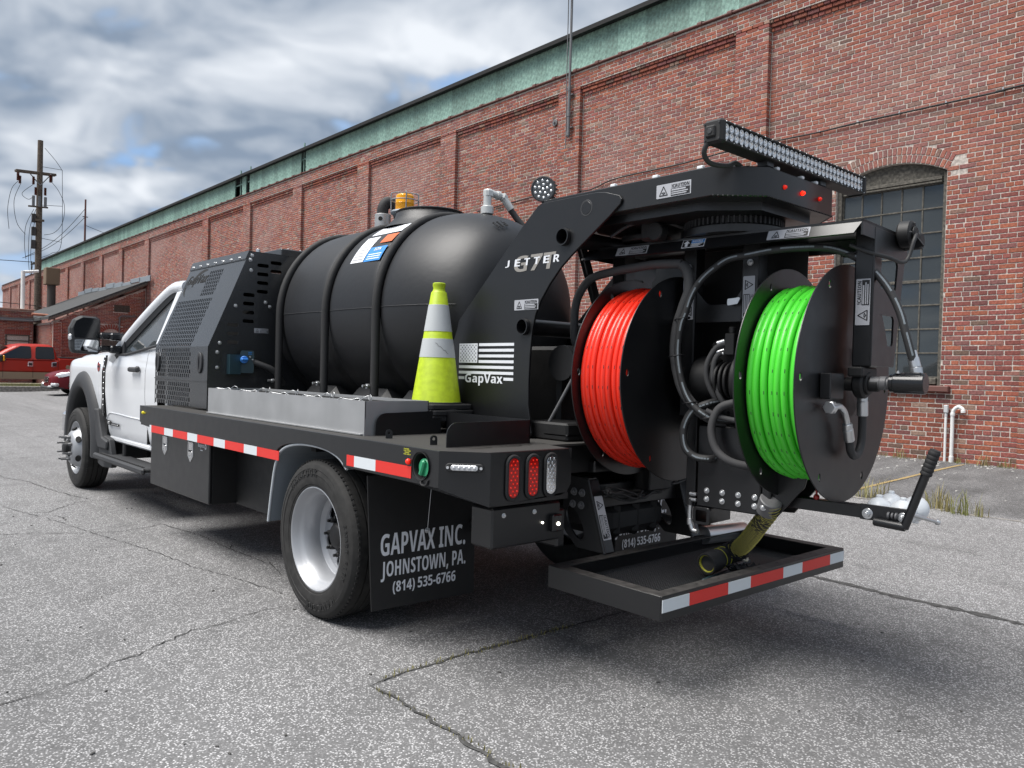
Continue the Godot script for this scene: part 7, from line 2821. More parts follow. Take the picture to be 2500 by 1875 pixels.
	for p in [[-0.42, 1.28], [-0.42, 1.52], [-0.42, 1.75], [-0.2, 1.96], [0.0, 1.96], [0.12, 1.96]]:
		g = Geo.new()
		g.box(Vector3(p[0] + 0.01, 2.147, p[1] - 0.008), Vector3(0.02, 0.014, 0.03), 0.003)
		part(hb, "lid_clip", g, M.white_plastic)
	light_bar(hb)
	# slewing ring with its gear teeth
	g = Geo.new()
	var gp := PackedVector2Array()
	for k in 60:
		var a := TAU * k / 60
		var w := TAU / 60
		for q in [[0.0, 0.206], [0.22, 0.206], [0.34, 0.222], [0.66, 0.222], [0.78, 0.206]]:
			gp.append(Vector2(cos(a + q[0] * w), sin(a + q[0] * w)) * q[1])
	var gp2 := PackedVector2Array()
	for q in gp: gp2.append(q + Vector2(0, 1.64))
	_slab(g, gp2, 1.955, 1.988, 0.0)
	var ring := part(truck, "slewing_ring", g, M.trim)
	g = Geo.new()
	g.lathe([Vector2(0.0, 0.0), Vector2(0.235, 0.0), Vector2(0.235, 0.03), Vector2(0.2, 0.034), Vector2(0.2, 0.09), Vector2(0, 0.09)], Vector3(0, 1.915, 1.64), Vector3.UP, 48)
	part(ring, "bearing_base", g, M.black)
	g = Geo.new()
	g.box(Vector3(-0.22, 1.955, 1.36), Vector3(0.09, 0.09, 0.10), 0.012)
	g.cyl(Vector3(-0.27, 1.945, 1.40), Vector3(-0.22, 1.945, 1.40), 0.042, -1, 20, 0.004)
	g.cyl(Vector3(-0.1, 1.93, 1.22), Vector3(-0.1, 1.96, 1.22), 0.12, -1, 28, 0.006)
	part(ring, "slewing_motor", g, M.black_flat)
	g = Geo.new()
	g.tube(smooth_path([Vector3(-0.34, 1.93, 1.2), Vector3(-0.28, 1.99, 1.28), Vector3(-0.2, 1.995, 1.4), Vector3(-0.12, 1.96, 1.48)], 5), 0.008, 8)
	part(ring, "hose", g, M.hose_black)
	# round work lamp on the plate's shoulder
	var c := Vector3(-0.40, 2.205, 0.80)
	var n := Vector3(-0.86, -0.10, 0.50).normalized()
	g = Geo.new()
	g.lathe([Vector2(0.0, -0.05), Vector2(0.045, -0.05), Vector2(0.05, -0.045), Vector2(0.058, -0.02), Vector2(0.064, 0.0), Vector2(0.064, 0.012), Vector2(0.058, 0.014), Vector2(0.056, 0.008)], c, n, 36, 30)
	for k in 18:
		var bs := look_z(n) * Basis(Vector3(0, 0, 1), TAU * k / 18)
		g.box(c + bs * Vector3(0.056, 0, -0.022), Vector3(0.014, 0.005, 0.044), 0.0, bs)
	g.box(c + Vector3(0.02, -0.072, 0), Vector3(0.03, 0.03, 0.045), 0.005)
	var wl := part(truck, "work_lamp", g, M.trim)
	g = Geo.new()
	g.cyl(c + n * 0.002, c + n * 0.008, 0.056, -1, 32)
	part(wl, "lens", g, mat(Color(0.10, 0.105, 0.11), 0.12, 0.3))
	g = Geo.new()
	var bl := look_z(n)
	for q in [[1, 0.0], [5, 0.022], [10, 0.043]]:
		for k in q[0]:
			var a: float = TAU * k / q[0] + q[1] * 9
			g.lathe([Vector2(0.0078, 0.0), Vector2(0.006, 0.003), Vector2(0.002, 0.004), Vector2(0, 0.004)], c + bl * Vector3(cos(a) * q[1], sin(a) * q[1], 0.008), n, 8, 60)
	part(wl, "diode", g, M.reflector)
	g = Geo.new()
	g.tube(smooth_path([c + Vector3(0.05, -0.02, -0.02), c + Vector3(0.10, -0.03, -0.02), c + Vector3(0.14, -0.07, 0.0)], 4), 0.006, 6)
	part(wl, "cable", g, M.hose_black)

func _slab(g: Geo, xz: PackedVector2Array, y0: float, y1: float, bev: float) -> void:
	# outline given as (x, z); a prism standing upright
	var p := PackedVector2Array()
	for q in xz: p.append(Vector2(q.y, q.x))
	g.prism(p, Vector3(0, y1, 0), Vector3(0, 0, 1), Vector3(1, 0, 0), y1 - y0, bev)

func light_bar(hb: Node3D) -> void:
	var c := Vector3(-0.024, 2.208, 1.945)
	var L := 1.20
	var g := Geo.new()
	g.box(c + Vector3(0, 0, -0.012), Vector3(L - 0.05, 0.082, 0.06), 0.008)
	g.box(c + Vector3(0, 0.036, 0.02), Vector3(L - 0.02, 0.010, 0.03), 0.003)
	g.box(c + Vector3(0, -0.036, 0.02), Vector3(L - 0.02, 0.010, 0.03), 0.003)
	for k in 5: g.box(c + Vector3(0, -0.03 + k * 0.015, -0.046), Vector3(L - 0.06, 0.006, 0.016))
	var lb := part(hb, "light_bar", g, M.black_flat)
	for s in [-1.0, 1.0]:
		g = Geo.new()
		g.box(c + Vector3(s * (L / 2 - 0.018), 0, -0.006), Vector3(0.036, 0.092, 0.085), 0.010)
		g.box(c + Vector3(s * (L / 2 + 0.002), 0.0, -0.012), Vector3(0.012, 0.045, 0.045), 0.006)
		part(lb, "end_cap", g, M.black_flat)
		g = Geo.new()
		g.cyl(c + Vector3(s * (L / 2 + 0.006), 0, -0.012), c + Vector3(s * (L / 2 + 0.011), 0, -0.012), 0.012, -1, 6, 0.002)
		for q in [[0.03, 0.03], [0.03, -0.035], [-0.03, 0.03], [-0.03, -0.03]]: g.cyl(c + Vector3(s * (L / 2), q[0], q[1] - 0.006), c + Vector3(s * (L / 2 + 0.003), q[0], q[1] - 0.006), 0.004, -1, 8)
		part(lb, "screw", g, M.trim)
		g = Geo.new()
		g.box(Vector3(s * 0.22 - 0.02, 2.158, 1.935), Vector3(0.05, 0.03, 0.05), 0.004)
		part(lb, "mount", g, M.black)
	g = Geo.new()
	g.box(c + Vector3(0, 0, 0.021), Vector3(L - 0.05, 0.060, 0.004))
	part(lb, "lens_bed", g, mat(Color(0.30, 0.31, 0.32), 0.25, 0.6))
	# bright reflector cups in two rows
	g = Geo.new()
	for k in 34:
		for r in 2:
			var o := c + Vector3(-0.560 + k * 0.0340, (r - 0.5) * 0.030, 0.0235)
			g.lathe([Vector2(0.0145, 0.0), Vector2(0.0145, 0.007), Vector2(0.0125, 0.0072), Vector2(0.009, 0.003), Vector2(0.005, 0.002), Vector2(0.0045, 0.006), Vector2(0, 0.0075)], o, Vector3(0, 0, 1), 12, 25)
	part(lb, "reflector_cups", g, M.reflector)
	g = Geo.new()
	for k in 22:
		for s in [-1.0, 1.0]: g.ball(c + Vector3(-0.57 + k * 0.0543, s * 0.036, 0.036), 0.0028, 6)
	part(lb, "screws", g, M.zinc)
	g = Geo.new()
	g.tube(smooth_path([c + Vector3(-0.59, -0.03, -0.03), c + Vector3(-0.585, -0.07, -0.05), c + Vector3(-0.53, -0.095, -0.06), c + Vector3(-0.42, -0.085, -0.06), c + Vector3(-0.36, -0.062, -0.06), c + Vector3(-0.30, -0.063, -0.07)], 6), 0.010, 8)
	part(lb, "cable", g, M.hose_black)

func plate_marks(pl: Node3D) -> void:
	var Z := Vector3(0, 0, 1)
	var U := Vector3.UP
	var x := -0.4412
	# flag in white print: stripes, starred canton
	var z0 := 0.204
	var z1 := 0.656
	var y1 := 1.437
	var sh := 0.0150
	var g := Geo.new()
	for k in 7:
		var yt := y1 - k * 2 * sh
		var a := z0
		if k < 4: a = 0.374
		if k == 6:
			g.prism(rect2(z0, yt - sh, z0 + 0.05, yt), Vector3(x, 0, 0), Z, U, 0.001)
			g.prism(rect2(z1 - 0.075, yt - sh, z1, yt), Vector3(x, 0, 0), Z, U, 0.001)
		else:
			g.prism(rect2(a, yt - sh, z1, yt), Vector3(x, 0, 0), Z, U, 0.001)
	g.prism(rect2(z0, y1 - 7 * sh, 0.362, y1), Vector3(x, 0, 0), Z, U, 0.001)
	var fg := part(pl, "flag_print", g, M.white_print)
	g = Geo.new()
	for r in 9:
		for c in (6 if r % 2 == 0 else 5):
			var o := Vector2(z0 + 0.014 + c * 0.0262 + (0.0131 if r % 2 else 0.0), y1 - 0.0105 - r * 0.0105)
			var st := PackedVector2Array()
			for k in 10:
				var a := PI / 2 + TAU * k / 10
				st.append(o + Vector2(cos(a), sin(a)) * (0.0055 if k % 2 == 0 else 0.0023))
			g.prism(st, Vector3(x - 0.0006, 0, 0), Z, U, 0.0005)
	part(fg, "stars", g, M.black_print)
	lettering(pl, "GapVax", Vector3(x, 1.210, 0.262), Z, U, 0.062, M.white_print, 0.312)
	lettering(pl, "G7T", Vector3(x, 1.797, 0.635), Z, U, 0.080, M.grey_print, 0.295, "lettering", "Droid Sans", true, 0.18, 0.0006)
	var word := "JETTER"
	for k in 6:
		lettering(pl, word[k], Vector3(x - 0.0006, 1.826, 0.572 + k * 0.0705), Z, U, 0.036, M.white_print, [0.03, 0.042, 0.042, 0.042, 0.042, 0.042][k], "lettering", "Droid Sans", true, 0.15, 0.0006)
	caution(pl, Vector3(x, 1.602, 0.652), Z, U, 0.176, 0.052)

func reel_disc(parent: Node3D, t: float, thick: float, called: String) -> void:
	var g := Geo.new()
	g.xf = rx
	var holes := []
	for k in 6:
		var a := deg_to_rad(57.0 + 60.0 * k)
		holes.append(oval(cos(a) * 0.437, sin(a) * 0.437, 0.011, 0.017, 12))
	g.prism(oval(0, 0, 0.486, 0.486, 96), Vector3(0, 1.275, t), Vector3(1, 0, 0), Vector3(0, 1, 0), thick, 0.0015, holes)
	part(parent, called, g, M.black)

func hose_reel(t0: float, t1: float, r_out: float, hose: Material, label: String, wraps: int, seed_: int) -> MeshInstance3D:
	var rng := RandomNumberGenerator.new()
	rng.seed = seed_
	var g := Geo.new()
	g.xf = rx
	g.cyl(Vector3(0, 1.275, t0), Vector3(0, 1.275, t1), 0.15, -1, 32)
	var reel := part(truck, "hose_reel", g, M.black, label)
	reel_disc(reel, t0 + 0.006, 0.006, "reel_disc")
	reel_disc(reel, t1, 0.006, "reel_disc")
	# wound hose: the outer layer as one long helix, an inner layer below it
	var w := (t1 - t0 - 0.016) / wraps
	var hr := w * 0.5
	for layer in 2:
		var pts := []
		var n := 60
		var R := r_out - hr - layer * hr * 1.55
		for k in wraps * n + 1:
			var a := TAU * float(k) / n
			var turn := float(k) / n
			var f := turn - floorf(turn)
			# each turn runs straight, then steps over to the next
			var st: float = floorf(turn) + smoothstep(0.86, 1.0, f)
			var t: float = t0 + 0.010 + hr + min(st, wraps - 1.0) * w + (hr * 0.9 if layer == 1 else 0.0)
			var tn := int(floorf(turn))
			var wob := 0.0030 * sin(a * 1.0 + tn * 2.1) + 0.0025 * sin(a * 2.0 + tn * 4.7 + seed_)
			# each turn sags a little to one side of its place
			var lean := 0.0035 * sin(a + tn * 1.7 + seed_ * 0.9)
			pts.append(Vector3(sin(a) * (R + wob), 1.275 - cos(a) * (R + wob), clampf(t + lean, t0 + 0.009 + hr, t1 - 0.008 - hr)))
		var h := Geo.new()
		h.xf = rx
		h.tube(pts, hr * 1.01, 10)
		var hs := part(reel, "hose", h, hose)
		if layer == 0:
			var d := Geo.new()
			d.xf = rx
			for k in range(2, pts.size() - 2):
				if k % 2 == 0 and rng.randf() < 0.8:
					var p: Vector3 = pts[k]
					var dir: Vector3 = (pts[k + 1] - pts[k - 1]).normalized()
					var radial := Vector3(p.x, p.y - 1.275, 0).normalized()
					var side := (Vector3(0, 0, 1) * 0.45 + radial).normalized()
					var up := dir.cross(side).normalized()
					var c := p + side * (hr * 1.012)
					var l := 0.007 * rng.randf_range(0.7, 1.15)
					var hh := 0.0013
					d.q(c - dir * l - up * hh, c + dir * l - up * hh, c + dir * l + up * hh, c - dir * l + up * hh)
			part(hs, "hose_print", d, M.black_print, "", "stuff")
	return reel

func build_reels() -> void:
	rx = Transform3D(Basis(Vector3(0, 1, 0), RA), Vector3(0, 0, 1.64))
	var S := rx.basis.x
	var T := rx.basis.z
	var U := Vector3.UP
	# top tray of the carriage
	var g := Geo.new()
	g.xf = rx
	g.box(Vector3(0.03, 1.908, -0.03), Vector3(0.40, 0.010, 1.34))
	for s in [-1.0, 1.0]:
		var lip := V2([-0.70, 0.0, -0.735, -0.062, -0.60, -0.065, 0.612, -0.060, 0.64, 0.0])
		g.prism(lip, Vector3(-0.165 if s < 0 else 0.225, 1.912, 0), Vector3(0, 0, 1) if s < 0 else Vector3(0, 0, -1), Vector3(0.45 if s < 0 else -0.45, 0.893, 0), 0.008)
	g.box(Vector3(0.03, 1.882, 0.636), Vector3(0.40, 0.06, 0.008))
	g.box(Vector3(0.03, 1.885, -0.695), Vector3(0.38, 0.05, 0.008))
	var tray := part(truck, "reel_carriage", g, M.black)
	var lu := Vector3(0.45, 0.893, 0)
	var face := func(t: float, v: float) -> Vector3: return rx * (Vector3(-0.165, 1.912, t) + lu * v)
	caution(tray, face.call(-0.52, -0.058), T, rx.basis * lu, 0.18, 0.045)
	caution(tray, face.call(0.255, -0.055), T, rx.basis * lu, 0.18, 0.045)
	# notice sticker with its white arrow
	g = Geo.new()
	var un := (T).cross(rx.basis * lu).normalized()
	g.prism(rect2(0, 0, 0.115, 0.042), face.call(-0.155, -0.052) + un * 0.001, T, rx.basis * lu, 0.001)
	var nt := part(tray, "notice_label", g, M.white_print)
	g = Geo.new()
	g.prism(rect2(0.046, 0.022, 0.112, 0.040), face.call(-0.155, -0.052) + un * 0.0018, T, rx.basis * lu, 0.0008)
	part(nt, "label_print", g, M.blue_print)
	g = Geo.new()
	g.prism(rect2(0.003, 0.003, 0.045, 0.040), face.call(-0.155, -0.052) + un * 0.0018, T, rx.basis * lu, 0.0008)
	g.prism(rect2(0.047, 0.003, 0.112, 0.020), face.call(-0.155, -0.052) + un * 0.0018, T, rx.basis * lu, 0.0008)
	part(nt, "label_print", g, M.black_print)
	g = Geo.new()
	g.prism(V2([0.024, 0.037, 0.008, 0.022, 0.017, 0.022, 0.017, 0.006, 0.031, 0.006, 0.031, 0.022, 0.040, 0.022]), face.call(-0.155, -0.052) + un * 0.0026, T, rx.basis * lu, 0.0008)
	for k in 3: g.prism(rect2(0.050, 0.0155 - k * 0.0052, 0.104 - k * 0.008, 0.0185 - k * 0.0052), face.call(-0.155, -0.052) + un * 0.0026, T, rx.basis * lu, 0.0008)
	part(nt, "label_arrow", g, M.white_print)
	lettering(nt, "NOTICE", face.call(-0.155 + 0.052, -0.027) + un * 0.002, T, rx.basis * lu, 0.011, M.white_print, 0.052)
	# upright posts, cross bar, end plates
	var posts := [[-0.232, -0.165, 1.10], [0.068, 0.152, 1.10], [0.563, 0.640, 1.345], [-0.64, -0.565, 1.345]]
	for k in 4:
		var q: Array = posts[k]
		g = Geo.new()
		g.xf = rx
		g.box(Vector3(0.0, (q[2] + 1.905) / 2, (q[0] + q[1]) / 2), Vector3(0.085, 1.905 - q[2], q[1] - q[0]), 0.006)
		part(tray, "post", g, M.black)
	g = Geo.new()
	g.xf = rx
	g.prism(rounded(V2([-0.17, 1.54, 0.075, 1.54, 0.075, 1.70, 0.02, 1.622, -0.10, 1.622, -0.17, 1.70]), [0.0, 0.0, 0.0, 0.05, 0.05, 0.0], 5), Vector3(-0.03, 0, 0), Vector3(0, 0, 1), Vector3(0, 1, 0), 0.012, 0.002)
	part(tray, "cross_bar", g, M.black)
	# back sheet of the carriage, with an opening
	g = Geo.new()
	g.xf = rx
	g.prism(V2([-0.245, 1.02, 0.275, 1.02, 0.275, 1.90, -0.245, 1.90]), Vector3(0.17, 0, 0), Vector3(0, 0, 1), Vector3(0, 1, 0), 0.008, 0.0, [V2([-0.02, 1.75, 0.035, 1.69, 0.05, 1.76])])
	part(tray, "back_sheet", g, M.black_flat)
	g = Geo.new()
	g.xf = rx
	g.prism(rounded(V2([0.012, 1.612, 0.062, 1.618, 0.078, 1.648, 0.045, 1.644, 0.012, 1.642]), 0.006, 3), Vector3(-0.06, 0, 0), Vector3(0, 0, 1), Vector3(0, 1, 0), 0.004)
	part(tray, "tab", g, M.zinc)
	for t: float in [-0.2, 0.11]:
		bolt(tray, rp(-0.044, 1.80, t), -S, null, 1.1)
	for s in [1.0, -1.0]:
		g = Geo.new()
		g.xf = rx
		var ep := V2([-0.045, 1.35, 0.21, 1.35, 0.30, 1.79, 0.335, 1.82, 0.335, 1.90, -0.045, 1.90])
		var h1 := rounded(V2([0.005, 1.665, 0.205, 1.665, 0.225, 1.79, 0.025, 1.79]), 0.02, 4)
		var h2 := rounded(V2([0.01, 1.435, 0.19, 1.435, 0.195, 1.56, 0.02, 1.56]), 0.02, 4)
		g.prism(ep, Vector3(0, 0, 0.642 if s > 0 else -0.636), Vector3(1, 0, 0), Vector3(0, 1, 0), 0.008, 0.0015, [h1, h2])
		part(tray, "end_plate", g, M.black)
	# labels on the posts, read sideways
	caution(tray, rp(-0.0445, 1.512, 0.630), U, -T, 0.185, 0.056)
	caution(tray, rp(-0.0445, 1.74, 0.080), -U, T, 0.185, 0.056)
	caution(tray, rp(-0.0445, 1.555, -0.170), U, -T, 0.185, 0.056)
	# round lamp on the end of the tray, with its cable
	g = Geo.new()
	g.xf = rx
	g.cyl(Vector3(0.22, 1.905, 0.645), Vector3(0.22, 1.905, 0.70), 0.055, -1, 28, 0.008)
	g.cyl(Vector3(0.22, 1.905, 0.70), Vector3(0.22, 1.905, 0.712), 0.03, -1, 20, 0.004)
	g.cyl(Vector3(0.30, 1.885, 0.63), Vector3(0.30, 1.885, 0.71), 0.036, -1, 20, 0.006)
	var rl := part(tray, "rear_lamp", g, M.black_flat)
	g = Geo.new()
	g.xf = rx
	g.tube(smooth_path([Vector3(0.21, 1.90, 0.712), Vector3(0.18, 1.87, 0.715), Vector3(0.165, 1.80, 0.70), Vector3(0.12, 1.775, 0.69), Vector3(0.02, 1.785, 0.67), Vector3(-0.06, 1.80, 0.62), Vector3(-0.09, 1.83, 0.56)], 5), 0.008, 8)
	part(rl, "cable", g, M.hose_black)
	for k in 4: bolt(rl, rp(0.22 + cos(k * 1.57) * 0.042, 1.905 + sin(k * 1.57) * 0.042, 0.70), T, M.trim, 0.5)
	# shaft, bearings, motors between the reels
	g = Geo.new()
	g.xf = rx
	g.cyl(Vector3(0, 1.275, -0.66), Vector3(0, 1.275, 0.66), 0.028, -1, 20)
	g.cyl(Vector3(0, 1.275, -0.15), Vector3(0, 1.275, -0.02), 0.11, -1, 28, 0.01)
	g.cyl(Vector3(0, 1.275, 0.06), Vector3(0, 1.275, 0.20), 0.13, -1, 28, 0.01)
	g.cyl(Vector3(0, 1.275, -0.24), Vector3(0, 1.275, 0.27), 0.07, -1, 24)
	g.box(Vector3(0.05, 1.20, 0.0), Vector3(0.16, 0.5, 0.16), 0.01)
	for k in 3:
		g.cyl(Vector3(-0.05, 1.275, -0.01 + k * 0.024), Vector3(-0.05, 1.275, 0.004 + k * 0.024), 0.085, -1, 24, 0.003)
	part(tray, "reel_shaft", g, M.black_flat)
	for t: float in [0.592, -0.592]:
		g = Geo.new()
		g.xf = rx
		g.box(Vector3(0, 1.325, t), Vector3(0.16, 0.04, 0.06), 0.006)
		g.cyl(Vector3(0, 1.28, t - 0.022), Vector3(0, 1.28, t + 0.022), 0.062, -1, 28, 0.008)
		g.cyl(Vector3(0, 1.28, t + 0.02), Vector3(0, 1.28, t + 0.034), 0.046, -1, 24, 0.003)
		part(tray, "bearing", g, M.black_flat)
	hose_reel(-0.533, -0.252, 0.440, M.red_hose, "reel wound with bright red hose", 9, 4)
	var gr := hose_reel(0.281, 0.531, 0.408, M.green_hose, "reel wound with bright green hose", 8, 5)
	# green reel's swivel and crossover hose
	g = Geo.new()
	g.xf = rx
	g.box(Vector3(-0.21, 1.266, 0.556), Vector3(0.13, 0.10, 0.044), 0.004)
	part(gr, "hub_block", g, M.black)
	g = Geo.new()
	g.xf = rx
	g.cyl(Vector3(0, 1.282, 0.63), Vector3(0, 1.282, 0.665), 0.026, -1, 20)
	g.cyl(Vector3(0, 1.282, 0.665), Vector3(0, 1.282, 0.692), 0.032, -1, 6, 0.003)
	g.cyl(Vector3(0, 1.282, 0.692), Vector3(0, 1.282, 0.702), 0.024, -1, 20)
	part(gr, "shaft_nut", g, M.steel_grey)
	g = Geo.new()
	g.xf = rx
	g.cyl(Vector3(0, 1.284, 0.702), Vector3(0, 1.284, 0.72), 0.036, -1, 28, 0.002)
	g.cyl(Vector3(0, 1.284, 0.718), Vector3(0, 1.284, 0.832), 0.041, -1, 28, 0.003)
	g.box(Vector3(0, 1.31, 0.79), Vector3(0.05, 0.035, 0.06), 0.004)
	part(gr, "swivel", g, M.black_gloss)
	bolt(gr, rp(-0.02, 1.323, 0.735), Vector3(0, 1, 0), null, 0.7)
	g = Geo.new()
	g.xf = rx
	var el := smooth_path([Vector3(-0.249, 1.184, 0.575), Vector3(-0.19, 1.188, 0.578), Vector3(-0.14, 1.168, 0.578), Vector3(-0.112, 1.135, 0.578), Vector3(-0.10, 1.11, 0.578)], 5)
	g.tube(el, 0.0125, 12)
	g.cyl(Vector3(-0.275, 1.184, 0.573), Vector3(-0.243, 1.184, 0.575), 0.026, -1, 6, 0.003)
	g.cyl(Vector3(-0.102, 1.118, 0.578), Vector3(-0.094, 1.095, 0.578), 0.021, -1, 6, 0.002)
	g.cyl(Vector3(-0.095, 1.098, 0.578), Vector3(-0.072, 1.048, 0.578), 0.021, -1, 20, 0.003)
	g.cyl(Vector3(0.05, 1.236, 0.578), Vector3(0.05, 1.205, 0.578), 0.022, -1, 6, 0.002)
	g.cyl(Vector3(0.05, 1.207, 0.578), Vector3(0.056, 1.145, 0.578), 0.022, -1, 20, 0.003)
	g.cyl(Vector3(0.045, 1.255, 0.58), Vector3(0.05, 1.23, 0.578), 0.018, -1, 12)
	part(gr, "hose_fitting", g, M.zinc)
	g = Geo.new()
	g.xf = rx
	g.tube(smooth_path([Vector3(-0.074, 1.052, 0.578), Vector3(-0.060, 1.012, 0.578), Vector3(-0.030, 0.988, 0.578), Vector3(0.015, 0.990, 0.578), Vector3(0.048, 1.025, 0.578), Vector3(0.058, 1.08, 0.578), Vector3(0.056, 1.15, 0.578)], 6), 0.0165, 14)
	part(gr, "crossover_hose", g, M.hose_black)
	# hydraulic hoses
	var hoses := [
		[[[-0.14, 1.798, -0.177], [-0.145, 1.765, -0.145], [-0.15, 1.687, -0.130], [-0.15, 1.608, -0.158], [-0.15, 1.512, -0.188], [-0.15, 1.391, -0.196], [-0.15, 1.278, -0.170], [-0.15, 1.20, -0.13], [-0.14, 1.13, -0.06], [-0.13, 1.10, 0.0]], 0.024, false],
		[[[-0.05, 1.09, 0.05], [-0.15, 1.11, -0.01], [-0.17, 1.17, -0.09], [-0.175, 1.26, -0.138], [-0.175, 1.391, -0.165], [-0.175, 1.512, -0.155], [-0.17, 1.575, -0.134], [-0.16, 1.654, -0.112], [-0.15, 1.723, -0.07], [-0.14, 1.774, -0.01], [-0.14, 1.807, 0.058], [-0.14, 1.818, 0.157], [-0.14, 1.828, 0.261], [-0.13, 1.829, 0.375], [-0.09, 1.825, 0.47], [-0.04, 1.80, 0.54], [-0.02, 1.769, 0.586], [-0.02, 1.709, 0.649], [-0.02, 1.64, 0.698], [-0.02, 1.556, 0.737], [-0.02, 1.466, 0.762], [-0.01, 1.392, 0.780], [0.0, 1.355, 0.79]], 0.0155, true],
		[[[-0.10, 1.35, -0.78], [-0.14, 1.46, -0.80], [-0.16, 1.55, -0.790], [-0.16, 1.639, -0.784], [-0.16, 1.709, -0.752], [-0.16, 1.767, -0.686], [-0.16, 1.79, -0.567], [-0.15, 1.803, -0.442], [-0.15, 1.81, -0.312], [-0.14, 1.804, -0.179]], 0.021, false],
		[[[-0.05, 1.18, -0.01], [-0.13, 1.169, -0.029], [-0.15, 1.133, -0.094], [-0.16, 1.055, -0.130], [-0.16, 0.971, -0.122], [-0.15, 0.930, -0.077], [-0.13, 0.923, -0.018], [-0.08, 0.925, -0.01]], 0.0175, true],
		[[[-0.06, 1.18, 0.15], [-0.13, 1.178, 0.098], [-0.15, 1.148, 0.036], [-0.16, 1.064, 0.010], [-0.16, 0.976, 0.033], [-0.15, 0.925, 0.097], [-0.10, 0.905, 0.185], [0.0, 0.90, 0.27]], 0.0175, false],
		[[[-0.06, 1.44, 0.02], [-0.09, 1.42, -0.02], [-0.11, 1.35, -0.05], [-0.11, 1.28, -0.05], [-0.09, 1.20, -0.02], [-0.04, 1.14, 0.02]], 0.012, false],
		[[[-0.06, 1.41, 0.02], [-0.10, 1.38, -0.01], [-0.11, 1.31, -0.02], [-0.11, 1.24, 0.0], [-0.09, 1.17, 0.03], [-0.03, 1.13, 0.06]], 0.012, false],
		[[[-0.05, 1.36, 0.11], [-0.08, 1.34, 0.07], [-0.09, 1.28, 0.055], [-0.08, 1.21, 0.08], [-0.05, 1.16, 0.12]], 0.010, true],
		[[[-0.16, 1.14, -0.02], [-0.14, 1.115, 0.04], [-0.12, 1.10, 0.12], [-0.08, 1.09, 0.22]], 0.012, false],
	]
	for h in hoses:
		var pts := []
		for p in h[0]: pts.append(Vector3(p[0], p[1], p[2]))
		g = Geo.new()
		g.xf = rx
		var sp := smooth_path(pts, 6)
		g.tube(sp, h[1], 12)
		var hs := part(tray, "hydraulic_hose", g, M.hose_black if h[2] else mat(Color(0.055, 0.055, 0.057), 0.75))
		if h[2]:
			# pale printed stripe along the hose
			g = Geo.new()
			g.xf = rx
			for k in range(2, sp.size() - 3):
				if k % 9 == 0 or k % 9 == 1: continue
				var d: Vector3 = (sp[k + 1] - sp[k]).normalized()
				var side := Vector3(-0.8, 0.1, 0.5)
				side = (side - d * side.dot(d)).normalized()
				var up := d.cross(side)
				var c0: Vector3 = sp[k] + side * (h[1] + 0.0004)
				var c1: Vector3 = sp[k + 1] + side * (h[1] + 0.0004)
				g.q(c0 - up * 0.0035, c1 - up * 0.0035, c1 + up * 0.0035, c0 + up * 0.0035)
			part(hs, "hose_print", g, mat(Color(0.20, 0.23, 0.25), 0.6), "", "stuff")
	# ties round the bundle
	for p in [[-0.16, 1.55, -0.155], [-0.165, 1.38, -0.18], [-0.16, 1.17, -0.10], [-0.14, 1.105, -0.02], [-0.03, 1.80, 0.54]]:
		g = Geo.new()
		g.xf = rx
		var ringp := []
		for k in 16:
			var a := TAU * k / 16
			ringp.append(Vector3(p[0] + cos(a) * 0.030, p[1] + sin(a) * 0.006, p[2] + sin(a) * 0.034))
		g.tube(ringp, 0.0035, 6, true)
		part(tray, "cable_tie", g, M.black_print)
	# fitting on top of the swivel
	g = Geo.new()
	g.xf = rx
	g.cyl(Vector3(0.0, 1.385, 0.782), Vector3(0.0, 1.345, 0.793), 0.021, -1, 20, 0.003)
	g.cyl(Vector3(0.0, 1.347, 0.793), Vector3(0.0, 1.318, 0.798), 0.024, -1, 6, 0.003)
	g.cyl(Vector3(0.0, 1.41, 0.775), Vector3(0.0, 1.38, 0.784), 0.019, -1, 20, 0.002)
	part(gr, "hose_fitting", g, M.zinc)
	# valve block in the middle
	g = Geo.new()
	g.xf = rx
	g.box(Vector3(-0.06, 1.437, 0.042), Vector3(0.05, 0.096, 0.046), 0.003)
	g.cyl(Vector3(-0.06, 1.485, 0.042), Vector3(-0.06, 1.515, 0.042), 0.016, -1, 16, 0.003)
	var vb := part(tray, "valve_block", g, M.black_flat)
	g = Geo.new()
	g.xf = rx
	for y: float in [1.452, 1.41]: g.cyl(Vector3(-0.07, y, 0.012), Vector3(-0.085, y - 0.012, -0.02), 0.011, -1, 12, 0.002)
	g.ball(Vector3(-0.088, 1.395, 0.015), 0.007, 8)
	part(vb, "valve_fitting", g, M.zinc)
	# bottom plate with its eight bolts, socket and side gusset
	g = Geo.new()
	g.xf = rx
	g.box(Vector3(0.0, 0.885, 0.065), Vector3(0.20, 0.37, 0.31), 0.005)
	g.box(Vector3(0.02, 1.05, 0.02), Vector3(0.12, 0.3, 0.2), 0.01)
	g.box(Vector3(0.0, 1.07, -0.02), Vector3(0.10, 0.5, 0.10), 0.01)
	g.box(Vector3(-0.04, 0.9, -0.13), Vector3(0.1, 0.42, 0.05), 0.004)
	var bp := part(truck, "reel_support", g, M.black)
	for k in 4:
		for r in 2: bolt(bp, rp(-0.1012, 0.776 - r * 0.038 - 0.0005 * k, -0.038 + k * 0.0775), -S, null, 1.0)
